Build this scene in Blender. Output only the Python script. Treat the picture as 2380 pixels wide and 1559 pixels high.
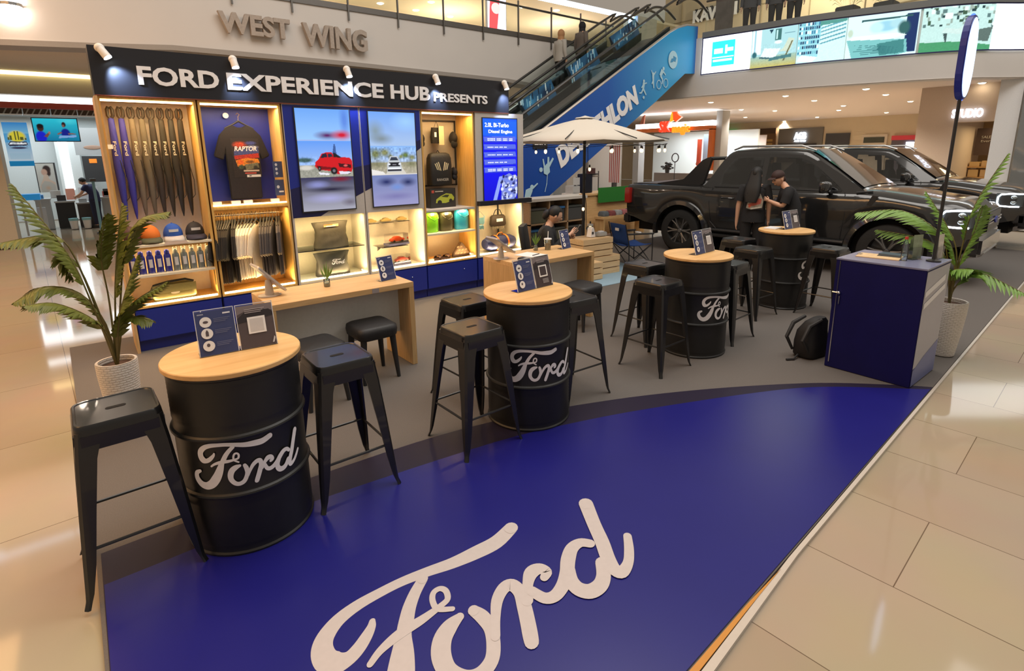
import bpy, bmesh, math, random
from mathutils import Vector, Matrix, Euler
random.seed(7)
SC=bpy.context.scene
for o in list(bpy.data.objects): bpy.data.objects.remove(o)
COL=SC.collection
PI=math.pi
# ---------------------------------------------------------------- camera
cam=bpy.data.cameras.new('camera'); CAM=bpy.data.objects.new('camera',cam); COL.objects.link(CAM)
R_=Matrix(((0.7841844356,-0.6204098912,-0.0120970180),(0.1455146476,0.1649062805,0.9755159691),(0.6032248820,0.7667447330,-0.2195956652)))
CAM.matrix_world=Matrix((( R_[0][0],R_[1][0],-R_[2][0],0),(R_[0][1],R_[1][1],-R_[2][1],0),(R_[0][2],R_[1][2],-R_[2][2],1.8126),(0,0,0,1)))
cam.lens=1260.28/2380*36; cam.sensor_width=36; cam.shift_y=-(779.5-641.27)/2380; cam.clip_start=.05; cam.clip_end=300
SC.camera=CAM
# ---------------------------------------------------------------- world, light, exposure
W=bpy.data.worlds.new('world'); SC.world=W; W.use_nodes=True
W.node_tree.nodes['Background'].inputs[0].default_value=(1.0,.86,.70,1); W.node_tree.nodes['Background'].inputs[1].default_value=.33
SC.view_settings.view_transform='Standard'; SC.view_settings.look='None'; SC.view_settings.exposure=0.0; SC.view_settings.gamma=1
def area(name,loc,rot,sx,sy,power,col):
    l=bpy.data.lights.new(name,'AREA'); l.shape='RECTANGLE'; l.size=sx; l.size_y=sy; l.energy=power; l.color=col
    o=bpy.data.objects.new(name,l); COL.objects.link(o); o.location=loc; o.rotation_euler=rot; return o
area('skylight',(4,3,11),(0,0,0),9,8,1000,(1,.94,.87))
area('skylight',(12,-2,11),(0,0,0),8,8,450,(1,.95,.9))
area('hall_light',(-5,7,6.5),(0,0,0),6,10,850,(1,.52,.20))
def spot(loc,tgt,power,col,ang=60,blend=.6,r=.04):
    l=bpy.data.lights.new('spot','SPOT'); l.energy=power; l.color=col; l.spot_size=math.radians(ang); l.spot_blend=blend; l.shadow_soft_size=r
    o=bpy.data.objects.new('spot',l); COL.objects.link(o); o.location=loc
    o.rotation_euler=(Vector(tgt)-Vector(loc)).to_track_quat('-Z','Y').to_euler(); return o
def point(loc,power,col,r=.05):
    l=bpy.data.lights.new('lamp','POINT'); l.energy=power; l.color=col; l.shadow_soft_size=r
    o=bpy.data.objects.new('lamp',l); COL.objects.link(o); o.location=loc; return o
# ---------------------------------------------------------------- materials
MC={}
def mat(name,col=(.5,.5,.5),rough=.5,metal=0,emis=0,ecol=None,noise=0,nscale=40,bump=0,coat=0,spec=None):
    if name in MC: return MC[name]
    m=bpy.data.materials.new(name); m.use_nodes=True; n=m.node_tree.nodes; L=m.node_tree.links; b=n['Principled BSDF']
    b.inputs['Base Color'].default_value=(*col,1); b.inputs['Roughness'].default_value=rough; b.inputs['Metallic'].default_value=metal
    if spec is not None: b.inputs['Specular IOR Level'].default_value=spec
    if coat: b.inputs['Coat Weight'].default_value=coat; b.inputs['Coat Roughness'].default_value=.05
    if emis:
        b.inputs['Emission Color'].default_value=(*(ecol or col),1); b.inputs['Emission Strength'].default_value=emis
    else:
        tc=n.new('ShaderNodeTexCoord'); nz=n.new('ShaderNodeTexNoise'); nz.inputs['Scale'].default_value=nscale; nz.inputs['Detail'].default_value=4
        L.new(tc.outputs['Object'],nz.inputs['Vector'])
        k=noise or .06
        mx=n.new('ShaderNodeMixRGB'); mx.inputs[1].default_value=(*[c*(1-k) for c in col],1); mx.inputs[2].default_value=(*[min(1,c*(1+k)) for c in col],1)
        L.new(nz.outputs['Fac'],mx.inputs[0]); L.new(mx.outputs[0],b.inputs['Base Color'])
        if bump:
            bp=n.new('ShaderNodeBump'); bp.inputs['Strength'].default_value=bump; bp.inputs['Distance'].default_value=.01
            L.new(nz.outputs['Fac'],bp.inputs['Height']); L.new(bp.outputs[0],b.inputs['Normal'])
    MC[name]=m; return m
def wood(name,c1,c2,scale=3,axis=0,rough=.45):
    m=bpy.data.materials.new(name); m.use_nodes=True; n=m.node_tree.nodes; L=m.node_tree.links; b=n['Principled BSDF']
    tc=n.new('ShaderNodeTexCoord'); mp=n.new('ShaderNodeMapping'); s=[14*scale]*3; s[axis]=1.1*scale; mp.inputs['Scale'].default_value=s
    nz=n.new('ShaderNodeTexNoise'); nz.inputs['Scale'].default_value=1; nz.inputs['Detail'].default_value=5; nz.inputs['Distortion'].default_value=.6
    cr=n.new('ShaderNodeValToRGB'); cr.color_ramp.elements[0].color=(*c1,1); cr.color_ramp.elements[1].color=(*c2,1); cr.color_ramp.elements[0].position=.3; cr.color_ramp.elements[1].position=.7
    L.new(tc.outputs['Object'],mp.inputs[0]); L.new(mp.outputs[0],nz.inputs['Vector']); L.new(nz.outputs['Fac'],cr.inputs[0]); L.new(cr.outputs[0],b.inputs['Base Color'])
    b.inputs['Roughness'].default_value=rough; MC[name]=m; return m
def glass(name,col=(.8,.9,.9),alpha=.12,rough=.02,flat=False):
    m=bpy.data.materials.new(name); m.use_nodes=True; n=m.node_tree.nodes; L=m.node_tree.links; n.remove(n['Principled BSDF'])
    t=n.new('ShaderNodeBsdfTransparent'); t.inputs[0].default_value=(*col,1); g=n.new('ShaderNodeBsdfGlossy'); g.inputs['Roughness'].default_value=rough
    mx=n.new('ShaderNodeMixShader'); fr=n.new('ShaderNodeFresnel'); fr.inputs[0].default_value=1.45
    ad=n.new('ShaderNodeMath'); ad.operation='ADD'; ad.inputs[1].default_value=alpha; L.new(fr.outputs[0],ad.inputs[0]); (L.new(ad.outputs[0],mx.inputs[0]) if not flat else setattr(mx.inputs[0],'default_value',alpha))
    L.new(t.outputs[0],mx.inputs[1]); L.new(g.outputs[0],mx.inputs[2]); L.new(mx.outputs[0],n['Material Output'].inputs[0]); MC[name]=m; return m
def emi(name,col,s=1.0): return mat(name,col,.5,emis=s)
BLK=mat('black_metal',(.016,.016,.017),.36,.0,noise=.2,coat=.15); BLKP=mat('black_plastic',(.02,.02,.022),.5)
CHR=mat('chrome',(.7,.7,.72),.2,1); WHT=mat('white_paint',(.75,.73,.7),.45); STL=mat('steel',(.35,.35,.36),.3,1)
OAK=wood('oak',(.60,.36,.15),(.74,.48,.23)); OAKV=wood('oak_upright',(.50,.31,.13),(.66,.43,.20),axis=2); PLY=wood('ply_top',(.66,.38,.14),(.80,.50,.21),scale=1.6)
YEL=wood('shelf_wood',(.62,.36,.09),(.78,.48,.15),axis=2); CRT=wood('crate_wood',(.68,.46,.24),(.80,.58,.33))
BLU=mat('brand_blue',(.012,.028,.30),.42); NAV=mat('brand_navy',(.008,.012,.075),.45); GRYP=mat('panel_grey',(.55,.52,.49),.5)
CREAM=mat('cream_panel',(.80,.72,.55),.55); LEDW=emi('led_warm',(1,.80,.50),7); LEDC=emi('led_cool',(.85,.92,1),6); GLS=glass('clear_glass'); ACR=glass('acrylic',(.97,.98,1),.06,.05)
WHTL=mat('white_letter',(.92,.92,.95),.4); SKIN=mat('skin',(.62,.36,.24),.5); HAIR=mat('black_hair',(.006,.0055,.0055),.6,noise=.3,nscale=120)
BLKC=mat('black_cloth',(.012,.012,.014),.85,bump=.3); LEAF=mat('palm_leaf',(.13,.15,.020),.5,noise=.45,nscale=9); LEAF2=mat('palm_leaf_green',(.16,.30,.05),.45,noise=.35,nscale=9)
TERR=mat('soil',(.08,.04,.025),.9); LOGOW=mat('logo_white',(.90,.87,.86),.45)
# ---------------------------------------------------------------- mesh helpers
class MB:
    def __init__(s): s.v=[]; s.f=[]; s.m=[]; s.M=Matrix.Identity(4); s.k=0
    def add(s,vs,fs):
        b=len(s.v); s.v+= [tuple(s.M@Vector(p)) for p in vs]; s.f+=[tuple(i+b for i in f) for f in fs]; s.m+=[s.k]*len(fs); return s
    def box(s,a,b):
        x0,y0,z0=a; x1,y1,z1=b
        return s.add([(x0,y0,z0),(x1,y0,z0),(x1,y1,z0),(x0,y1,z0),(x0,y0,z1),(x1,y0,z1),(x1,y1,z1),(x0,y1,z1)],[(0,3,2,1),(4,5,6,7),(0,1,5,4),(1,2,6,5),(2,3,7,6),(3,0,4,7)])
    def cbox(s,c,d): return s.box([c[i]-d[i]/2 for i in range(3)],[c[i]+d[i]/2 for i in range(3)])
    def prism(s,pts,t,ax='y',off=0):      # polygon in the plane across ax, thickness t along ax from off
        def P(u,v,w): return {'y':(u,w,v),'z':(u,v,w),'x':(w,u,v)}[ax]
        n=len(pts); vs=[P(u,v,off) for u,v in pts]+[P(u,v,off+t) for u,v in pts]
        return s.add(vs,[tuple(range(n)),tuple(range(2*n-1,n-1,-1))]+[(i,i+n,(i+1)%n+n,(i+1)%n) for i in range(n)])
    def tube(s,pts,r,n=8,cap=True):
        pts=[Vector(p) for p in pts]; rs=r if isinstance(r,(list,tuple)) else [r]*len(pts); rings=[]; up=None
        for i,p in enumerate(pts):
            d=(pts[min(i+1,len(pts)-1)]-pts[max(i-1,0)]); d=d.normalized() if d.length>1e-9 else Vector((0,0,1))
            if up is None: up=Vector((0,0,1)) if abs(d.z)<.9 else Vector((1,0,0))
            a=d.cross(up); a=a.normalized() if a.length>1e-6 else Vector((1,0,0)); b=a.cross(d).normalized(); up=b
            rings.append([p+(a*math.cos(2*PI*k/n)+b*math.sin(2*PI*k/n))*rs[i] for k in range(n)])
        vs=[q for rg in rings for q in rg]; m=len(rings)
        fs=[(i*n+k,i*n+(k+1)%n,(i+1)*n+(k+1)%n,(i+1)*n+k) for i in range(m-1) for k in range(n)]
        if cap: fs+=[tuple(range(n-1,-1,-1)),tuple((m-1)*n+k for k in range(n))]
        return s.add(vs,fs)
    def lathe(s,prof,c=(0,0,0),n=32,sx=1,sy=1,cap=True):
        vs=[(c[0]+r*sx*math.cos(2*PI*k/n),c[1]+r*sy*math.sin(2*PI*k/n),c[2]+z) for r,z in prof for k in range(n)]; m=len(prof)
        fs=[(i*n+k,i*n+(k+1)%n,(i+1)*n+(k+1)%n,(i+1)*n+k) for i in range(m-1) for k in range(n)]
        if cap and prof[0][0]>1e-6: fs.append(tuple(range(n-1,-1,-1)))
        if cap and prof[-1][0]>1e-6: fs.append(tuple((m-1)*n+k for k in range(n)))
        return s.add(vs,fs)
    def ell(s,c,r,n=16,m=10,fn=None):
        vs=[]
        for i in range(m+1):
            t=PI*i/m
            for k in range(n):
                a=2*PI*k/n; p=(math.sin(t)*math.cos(a),math.sin(t)*math.sin(a),math.cos(t))
                if fn: p=fn(*p)
                vs.append((c[0]+p[0]*r[0],c[1]+p[1]*r[1],c[2]+p[2]*r[2]))
        return s.add(vs,[(i*n+k,(i+1)*n+k,(i+1)*n+(k+1)%n,i*n+(k+1)%n) for i in range(m) for k in range(n)])
    def sheet(s,pts,ax='y',off=0): return s.add([{'y':(u,off,v),'z':(u,v,off),'x':(off,u,v)}[ax] for u,v in pts],[tuple(range(len(pts)))])
    def grid(s,rows,closed=False):       # rows: lists of points of equal length
        n=len(rows[0]); vs=[p for r in rows for p in r]; e=n if closed else n-1
        return s.add(vs,[(i*n+k,i*n+(k+1)%n,(i+1)*n+(k+1)%n,(i+1)*n+k) for i in range(len(rows)-1) for k in range(e)])
    def loft(s,rings):
        s.grid(rings,True); n=len(rings[0]); b=len(s.v)-n*len(rings); s.f+=[tuple(b+i for i in range(n-1,-1,-1)),tuple(b+(len(rings)-1)*n+i for i in range(n))]; s.m+=[s.k]*2; return s
    def build(s,name,m,parent=None,smooth=False,bevel=0,seg=2,loc=None):
        me=bpy.data.meshes.new(name); me.from_pydata(s.v,[],s.f)
        for q in (m if isinstance(m,(list,tuple)) else [m]): me.materials.append(q)
        me.polygons.foreach_set('material_index',s.m); me.validate()
        bm=bmesh.new(); bm.from_mesh(me); bmesh.ops.remove_doubles(bm,verts=bm.verts,dist=1e-5); bmesh.ops.recalc_face_normals(bm,faces=bm.faces)
        if bevel:
            ed=[e for e in bm.edges if len(e.link_faces)==2 and e.calc_face_angle(0)>.5]
            bmesh.ops.bevel(bm,geom=ed,offset=bevel,segments=seg,affect='EDGES',clamp_overlap=True)
        bm.to_mesh(me); bm.free()
        if smooth:
            me.polygons.foreach_set('use_smooth',[True]*len(me.polygons))
            me.set_sharp_from_angle(angle=math.radians(smooth if smooth>1 else 40))
        o=bpy.data.objects.new(name,me); COL.objects.link(o)
        if parent: o.parent=parent
        if loc: o.location=loc
        return o
def tag(o,label=None,cat=None,group=None,kind=None):
    for k,v in (('label',label),('category',cat),('group',group),('kind',kind)):
        if v: o[k]=v
    return o
def T(name,label,cat,loc=(0,0,0),rz=0,group=None,rot=None,scale=None):
    o=bpy.data.objects.new(name,None); COL.objects.link(o); o.location=loc; o.rotation_euler=rot or (0,0,rz); o.empty_display_size=.05
    if scale: o.scale=(scale,)*3
    return tag(o,label,cat,group)
def dup(r,loc,rz,label,group=None):
    def cp(o,p):
        c=o.copy(); COL.objects.link(c); c.parent=p
        for ch in [x for x in bpy.data.objects if x.parent==o]: cp(ch,c)
        return c
    kids={}
    c=cp(r,None); c.location=loc; c.rotation_euler=(0,0,rz); tag(c,label,None,group); return c
def box(name,a,b,m,parent=None,bevel=0): return MB().box(a,b).build(name,m,parent,bevel=bevel)
def st(name,o): o.name=name; o['kind']='structure'; return o
_tc={}
def tmesh(body,bold=0,depth=.5,shear=0):
    k=(body,bold,depth,shear)
    if k in _tc: return _tc[k]
    cu=bpy.data.curves.new('t','FONT'); cu.body=body; cu.offset=bold; cu.extrude=depth; cu.size=1; cu.shear=shear; cu.resolution_u=3
    o=bpy.data.objects.new('t',cu); COL.objects.link(o); bpy.context.view_layer.update()
    me=bpy.data.meshes.new_from_object(o.evaluated_get(bpy.context.evaluated_depsgraph_get())); bpy.data.objects.remove(o); bpy.data.curves.remove(cu)
    vs=[tuple(v.co) for v in me.vertices]; fs=[tuple(p.vertices) for p in me.polygons]; bpy.data.meshes.remove(me)
    xs=[v[0] for v in vs]; ys=[v[1] for v in vs]; x0,x1,y0,y1=min(xs),max(xs),min(ys),max(ys)
    vs=[((v[0]-x0)/(x1-x0),(v[1]-y0)/(y1-y0),v[2]/depth*.5) for v in vs]; _tc[k]=(vs,fs); return _tc[k]
def text(mb,body,x,z,w,h,y=0,t=.004,bold=.0,shear=0,ang=0,ar=0):
    # lettering standing in the local xz plane, facing -y, lower-left corner at x,z
    vs,fs=tmesh(body,bold,.5,shear); c,s_=math.cos(ang),math.sin(ang)
    mb.add([(x+(a*w)*c-(b*h)*s_,y-(q+.5)*t,z+(a*w)*s_+(b*h)*c) for a,b,q in vs],fs); return mb
def pic(name,w,h,layers,parent,loc=(0,0,0),e=0,rot=None,x0=0,z0=0,step=.0006,rough=.4):
    # a printed or lit picture: flat shapes one over the other, facing -y, 0..1 coordinates
    mb=MB(); ms=[]
    for i,(c,pts) in enumerate(layers):
        key='%s_%.3f_%.3f_%.3f_%g'%('lit' if e else 'ink',*c,e)
        m=mat(key,c,rough,emis=e); 
        if m not in ms: ms.append(m)
        mb.k=ms.index(m)
        if len(pts)==4 and not isinstance(pts[0],tuple): x,y,a,b=pts; pts=[(x,y),(a,y),(a,b),(x,b)]
        mb.add([(x0+u*w,-i*step,z0+v*h) for u,v in pts],[tuple(range(len(pts)))])
    o=mb.build(name,ms,parent)
    # keep faces looking outwards (-y)
    for p in o.data.polygons:
        if p.normal.y>0: p.flip()
    o.location=loc
    if rot: o.rotation_euler=rot
    return o
def circ(x,y,r,ry=None,n=20): return [(x+r*math.cos(2*PI*k/n),y+(ry or r)*math.sin(2*PI*k/n)) for k in range(n)]
LOGO=[[(0.7199,0.3566,0.0239),(0.6499,0.3354,0.0264),(0.578,0.3374,0.0258),(0.4968,0.3457,0.0209),(0.422,0.3616,0.0179),(0.3452,0.3744,0.0159),(0.2732,0.377,0.0163),(0.2129,0.3744,0.0183),(0.1619,0.3616,0.0208),(0.1251,0.3361,0.0243),(0.1088,0.3067,0.0264),(0.1105,0.2715,0.0278),(0.1286,0.2466,0.0289),(0.1578,0.2396,0.0206),(0.185,0.2498,0.0189),(0.2111,0.2696,0.0165),(0.2293,0.2882,0.0124),(0.2365,0.3028,0.0084)],[(0.399,0.3457,0.0159),(0.3635,0.3157,0.0174),(0.3338,0.2818,0.0191),(0.3114,0.246,0.0207),(0.2934,0.2153,0.0208),(0.272,0.165,0.03),(0.248,0.115,0.036),(0.218,0.07,0.04),(0.178,0.03,0.038),(0.125,0.012,0.034),(0.072,0.03,0.03),(0.038,0.078,0.027),(0.044,0.125,0.021),(0.082,0.146,0.014)],[(0.1998,0.193,0.0087),(0.2272,0.2096,0.0106),(0.2644,0.2205,0.0138),(0.3019,0.2256,0.0153),(0.3434,0.2262,0.0136),(0.378,0.2294,0.011),(0.4086,0.2339,0.009),(0.4323,0.2415,0.0087),(0.439,0.2677,0.0087),(0.4279,0.285,0.0085),(0.4076,0.2837,0.0086),(0.3952,0.262,0.0085),(0.3971,0.2301,0.0083),(0.431,0.2057,0.0073)],[(0.4768,0.1668,0.0157),(0.4882,0.1361,0.0194),(0.4908,0.0952,0.0184),(0.4757,0.0536,0.0184),(0.4514,0.0223,0.0184),(0.4129,0.0109,0.0184),(0.3782,0.0249,0.0195),(0.3529,0.0626,0.022),(0.3535,0.1068,0.025),(0.3726,0.1431,0.0252),(0.4038,0.1636,0.0221),(0.4369,0.1725,0.0122)],[(0.4905,0.069,0.0131),(0.5152,0.1105,0.0132),(0.5454,0.1533,0.017),(0.5808,0.1757,0.0189),(0.6059,0.1707,0.02),(0.6127,0.1368,0.0198),(0.5981,0.092,0.0208),(0.5821,0.0517,0.0208),(0.5677,0.0185,0.0206),(0.5602,0.0013,0.0194)],[(0.6154,0.1035,0.0173),(0.6458,0.145,0.0161),(0.6762,0.1707,0.0222),(0.7043,0.1674,0.0193),(0.7161,0.145,0.0159),(0.6992,0.1349,0.0135)],[(0.643,0.1182,0.0157),(0.6599,0.0805,0.0171),(0.6881,0.0684,0.0187),(0.7264,0.0805,0.0202),(0.7637,0.1074,0.0219),(0.796,0.1412,0.023),(0.8332,0.1674,0.021),(0.8695,0.1687,0.0174),(0.8933,0.1476,0.0163)],[(0.7734,0.1137,0.022),(0.7568,0.078,0.022),(0.7577,0.0448,0.0227),(0.7796,0.0198,0.0236),(0.8152,0.0166,0.0229),(0.8463,0.0339,0.0218),(0.8745,0.0697,0.0215)],[(0.999,0.2895,0.0262),(0.9588,0.2013,0.0242),(0.9294,0.1297,0.024),(0.9014,0.0729,0.0234),(0.8889,0.0313,0.0215),(0.8999,0.0109,0.0201),(0.9395,0.023,0.0161),(0.9777,0.0556,0.0156),(1.0138,0.0971,0.0139)]]
def logo_shape(w,shear=0,hs=1):
    """script logo in 2D: list of (polygon) pieces, width w, from its variable-width pen strokes"""
    out=[]
    for s in LOGO:
        P=[]  # smooth by Catmull-Rom
        for i in range(len(s)-1):
            p0,p1,p2,p3=s[max(i-1,0)],s[i],s[i+1],s[min(i+2,len(s)-1)]
            for k in range(5):
                t=k/5; P.append(tuple(.5*((2*p1[j])+(-p0[j]+p2[j])*t+(2*p0[j]-5*p1[j]+4*p2[j]-p3[j])*t*t+(-p0[j]+3*p1[j]-3*p2[j]+p3[j])*t**3) for j in range(3)))
        P.append(s[-1]); L=[];Rr=[]
        for i,p in enumerate(P):
            a=P[max(i-1,0)];b=P[min(i+1,len(P)-1)]; dx,dy=b[0]-a[0],b[1]-a[1]; l=math.hypot(dx,dy) or 1
            L.append((w*(p[0]-dy/l*p[2]),w*(p[1]+dx/l*p[2]))); Rr.append((w*(p[0]+dy/l*p[2]),w*(p[1]-dx/l*p[2])))
        for i in range(len(P)-1): out.append([Rr[i],Rr[i+1],L[i+1],L[i]])
        for e in (P[0],P[-1]): out.append(circ(w*e[0],w*e[1],w*e[2],n=14))
    return [[(x+shear*y,y*hs) for x,y in q] for q in out]
import numpy as np
def s_(r,g,b): return tuple(((c/255+.055)/1.055)**2.4 if c>10 else c/3294 for c in (r,g,b))
def colmat(e,rough=.4):
    k='painted_%g_%g'%(e,rough)
    if k in MC: return MC[k]
    m=bpy.data.materials.new(k); m.use_nodes=True; n=m.node_tree.nodes; L=m.node_tree.links; b=n['Principled BSDF']; a=n.new('ShaderNodeAttribute'); a.attribute_name='Col'
    b.inputs['Roughness'].default_value=rough
    if e: L.new(a.outputs['Color'],b.inputs['Emission Color']); b.inputs['Emission Strength'].default_value=e; b.inputs['Base Color'].default_value=(.01,.01,.01,1); b.inputs['Specular IOR Level'].default_value=.25
    else: L.new(a.outputs['Color'],b.inputs['Base Color'])
    MC[k]=m; return m
class Paint:
    """a picture stored as point colours on a fine grid; x,y run 0..1 from the lower left"""
    def __init__(s,nx,ny,c=(0,0,0),seed=1): s.nx,s.ny=nx,ny; s.A=np.ones((ny,nx,3))*np.array(c); s.Y,s.X=np.mgrid[0:ny,0:nx]; s.X=s.X/(nx-1); s.Y=s.Y/(ny-1); s.r=np.random.RandomState(seed)
    def mix(s,a,c): s.A=s.A*(1-a[...,None])+np.array(c)*a[...,None]; return s
    def rect(s,x0,y0,x1,y1,c,a=1): return s.mix(((s.X>=x0)&(s.X<=x1)&(s.Y>=y0)&(s.Y<=y1))*float(a),c)
    def grad(s,y0,y1,c0,c1,x0=0,x1=1): t=np.clip((s.Y-y0)/(y1-y0),0,1)[...,None]; m=((s.Y>=y0)&(s.Y<=y1)&(s.X>=x0)&(s.X<=x1))[...,None]; s.A=np.where(m,np.array(c0)*(1-t)+np.array(c1)*t,s.A); return s
    def blob(s,cx,cy,rx,ry,c,soft=.6,a=1): d=np.sqrt(((s.X-cx)/rx)**2+((s.Y-cy)/ry)**2); return s.mix(np.clip((1-d)/soft,0,1)*a,c)
    def poly(s,P,c,a=1):
        m=np.zeros(s.X.shape,bool); n=len(P)
        for i in range(n):
            (x0,y0),(x1,y1)=P[i],P[(i+1)%n]
            if y0==y1: continue
            k=((s.Y>=min(y0,y1))&(s.Y<max(y0,y1))); m^=k&(s.X<(x1-x0)*(s.Y-y0)/(y1-y0)+x0)
        return s.mix(m*float(a),c)
    def noise(s,x0,y0,x1,y1,amp,cell=3):
        g=s.r.rand(s.ny//cell+2,s.nx//cell+2); g=np.kron(g,np.ones((cell,cell)))[:s.ny,:s.nx]; m=((s.X>=x0)&(s.X<=x1)&(s.Y>=y0)&(s.Y<=y1)); s.A*= (1+amp*(g-.5)*m)[...,None]; return s
    def blur(s,y0,y1,k,x0=0,x1=1):
        B=s.A.copy(); m=((s.X>=x0)&(s.X<=x1)&(s.Y>=y0)&(s.Y<=y1))[...,None]
        for _ in range(k): B=(B+np.roll(B,1,0)+np.roll(B,-1,0)+np.roll(B,1,1)+np.roll(B,-1,1))/5
        s.A=np.where(m,B,s.A); return s
    def build(s,name,w,h,parent,loc=(0,0,0),e=1.0,fn=None,rough=.4):
        nx,ny=s.nx,s.ny; fn=fn or (lambda u,v:(u*w,0,v*h)); vs=[fn(i/(nx-1),j/(ny-1)) for j in range(ny) for i in range(nx)]
        fs=[(j*nx+i,j*nx+i+1,(j+1)*nx+i+1,(j+1)*nx+i) for j in range(ny-1) for i in range(nx-1)]
        me=bpy.data.meshes.new(name); me.from_pydata(vs,[],fs); me.materials.append(colmat(e,rough)); ca=me.color_attributes.new('Col','FLOAT_COLOR','POINT')
        ca.data.foreach_set('color',np.concatenate([np.clip(s.A,0,1).reshape(-1,3),np.ones((nx*ny,1))],1).astype(np.float32).ravel())
        o=bpy.data.objects.new(name,me); COL.objects.link(o); o.parent=parent; o.location=loc; return o
# ================================================================ setting: floors
def tilemat():
    m=bpy.data.materials.new('polished_tile'); m.use_nodes=True; n=m.node_tree.nodes; L=m.node_tree.links; b=n['Principled BSDF']
    tc=n.new('ShaderNodeTexCoord'); mp=n.new('ShaderNodeMapping'); mp.inputs['Rotation'].default_value=(0,0,math.radians(90-3.3)); mp.inputs['Location'].default_value=(-.795,.58,0)
    br=n.new('ShaderNodeTexBrick'); br.inputs['Scale'].default_value=1; br.inputs['Mortar Size'].default_value=.0022; br.inputs['Brick Width'].default_value=1.2; br.inputs['Row Height'].default_value=.62; br.inputs['Mortar Smooth'].default_value=0; br.inputs['Bias'].default_value=0
    br.inputs['Color1'].default_value=(.42,.335,.24,1); br.inputs['Color2'].default_value=(.47,.39,.285,1); br.inputs['Mortar'].default_value=(.16,.11,.07,1)
    nz=n.new('ShaderNodeTexNoise'); nz.inputs['Scale'].default_value=1.3; nz.inputs['Detail'].default_value=6
    mx=n.new('ShaderNodeMixRGB'); mx.blend_type='MULTIPLY'; mx.inputs[0].default_value=.25
    L.new(tc.outputs['Object'],mp.inputs[0]); L.new(mp.outputs[0],br.inputs['Vector']); L.new(tc.outputs['Object'],nz.inputs['Vector'])
    L.new(br.outputs['Color'],mx.inputs[1]); L.new(nz.outputs['Color'],mx.inputs[2]); L.new(mx.outputs[0],b.inputs['Base Color'])
    b.inputs['Roughness'].default_value=.065; b.inputs['Specular IOR Level'].default_value=.6; return m
TILE=tilemat()
st('floor',MB().add([(-25,-6,-.02),(60,-6,-.02),(60,45,-.02),(-25,45,-.02)],[(0,1,2,3)]).build('floor',TILE))
CARP=mat('grey_carpet',(.118,.104,.094),.75,noise=.25,nscale=160,bump=.15)
a3=math.tan(math.radians(3.3))
def edge(x): return .775+x*a3      # front edge of the mat runs along the tiles
mt=MB().prism([(-.165,.775-.01),(13.2,edge(13.2)),(13.0,7.3),(5.2,7.3),(5.2,6.7),(-.30,6.7),(-.19,3.2)],.02,'z',-.02).build('grey_mat',CARP)
tag(mt,'large grey carpet mat covering the floor under the stand and the trucks','mat')
arc1=[(.027,2.945),(.85,2.93),(1.6,2.88),(2.2,2.76),(2.59,2.63),(3.17,2.39),(3.8,2.056),(4.4,1.66),(4.80,1.28),(4.99,edge(4.99))]
arc2=[(-.03,2.69),(.5,2.70),(.93,2.68),(1.86,2.57),(2.4,2.44),(2.99,2.24),(3.87,1.87),(4.35,1.60),(4.83,1.15),(4.93,edge(4.93)+.002)]
def smooth2(P,n=5):
    o=[]
    for i in range(len(P)-1):
        p0,p1,p2,p3=P[max(i-1,0)],P[i],P[i+1],P[min(i+2,len(P)-1)]
        for k in range(n):
            t=k/n; o.append(tuple(.5*((2*p1[j])+(-p0[j]+p2[j])*t+(2*p0[j]-5*p1[j]+4*p2[j]-p3[j])*t*t+(-p0[j]+3*p1[j]-3*p2[j]+p3[j])*t**3) for j in range(2)))
    return o+[P[-1]]
NAVF=mat('floor_navy',(.018,.013,.032),.45,spec=.3); BLUF=mat('floor_blue',(.010,.010,.165),.30,noise=.08,nscale=3)
o=MB().prism([(-.162,edge(0))]+[(-.168,2.94)]+smooth2(arc1),.002,'z',.0003).build('floor_graphic',NAVF)
tag(o,'dark navy band of the curved floor graphic edging the blue vinyl','floor graphic')
o=MB().prism([(-.16,edge(0)+.002),(-.164,2.69)]+smooth2(arc2),.0014,'z',.0026).build('floor_graphic',BLUF)
tag(o,'glossy bright blue vinyl floor graphic with a white script logo','floor graphic')
lg=MB()
for i,q in enumerate(logo_shape(1.565,.16)): lg.add([(x+.22,y+1.30,.0042+i*.000012) for x,y in q],[tuple(range(len(q)))])
lo=lg.build('script_logo',mat('logo_floor',(.52,.48,.475),.5),o); tag(lo,'white script lettering reading Ford')
o=MB().prism([(-.2,.745),(1.2,.81),(2.3,edge(2.3)-.004),(13.2,edge(13.2)-.004),(13.2,edge(13.2)-.02),(2.35,edge(2.35)-.024),(1.2,.775),(-.2,.70)],.018,'z',-.0195).build('edge_strip',mat('edge_metal',(.55,.50,.44),.3))
tag(o,'thin pale trim strip along the right edge of the mat','edge strip')
o=MB().prism([(-.15,.74),(1.0,.80),(1.86,.868),(2.2,.892),(1.9,.885),(-.15,.775)],.004,'z',-.003).build('wood_edge',mat('edge_wood',(.55,.24,.03),.4))
tag(o,'orange wooden wedge showing under the corner of the blue floor vinyl','trim')
o=MB().prism([(5.33,4.98),(6.9,4.90),(7.0,6.0),(5.40,6.05)],.006,'z',.0003).build('rug',mat('pale_blue_rug',(.27,.40,.50),.8,bump=.2))
tag(o,'pale blue rug under the blue folding chair and wooden crates','rug')

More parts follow.
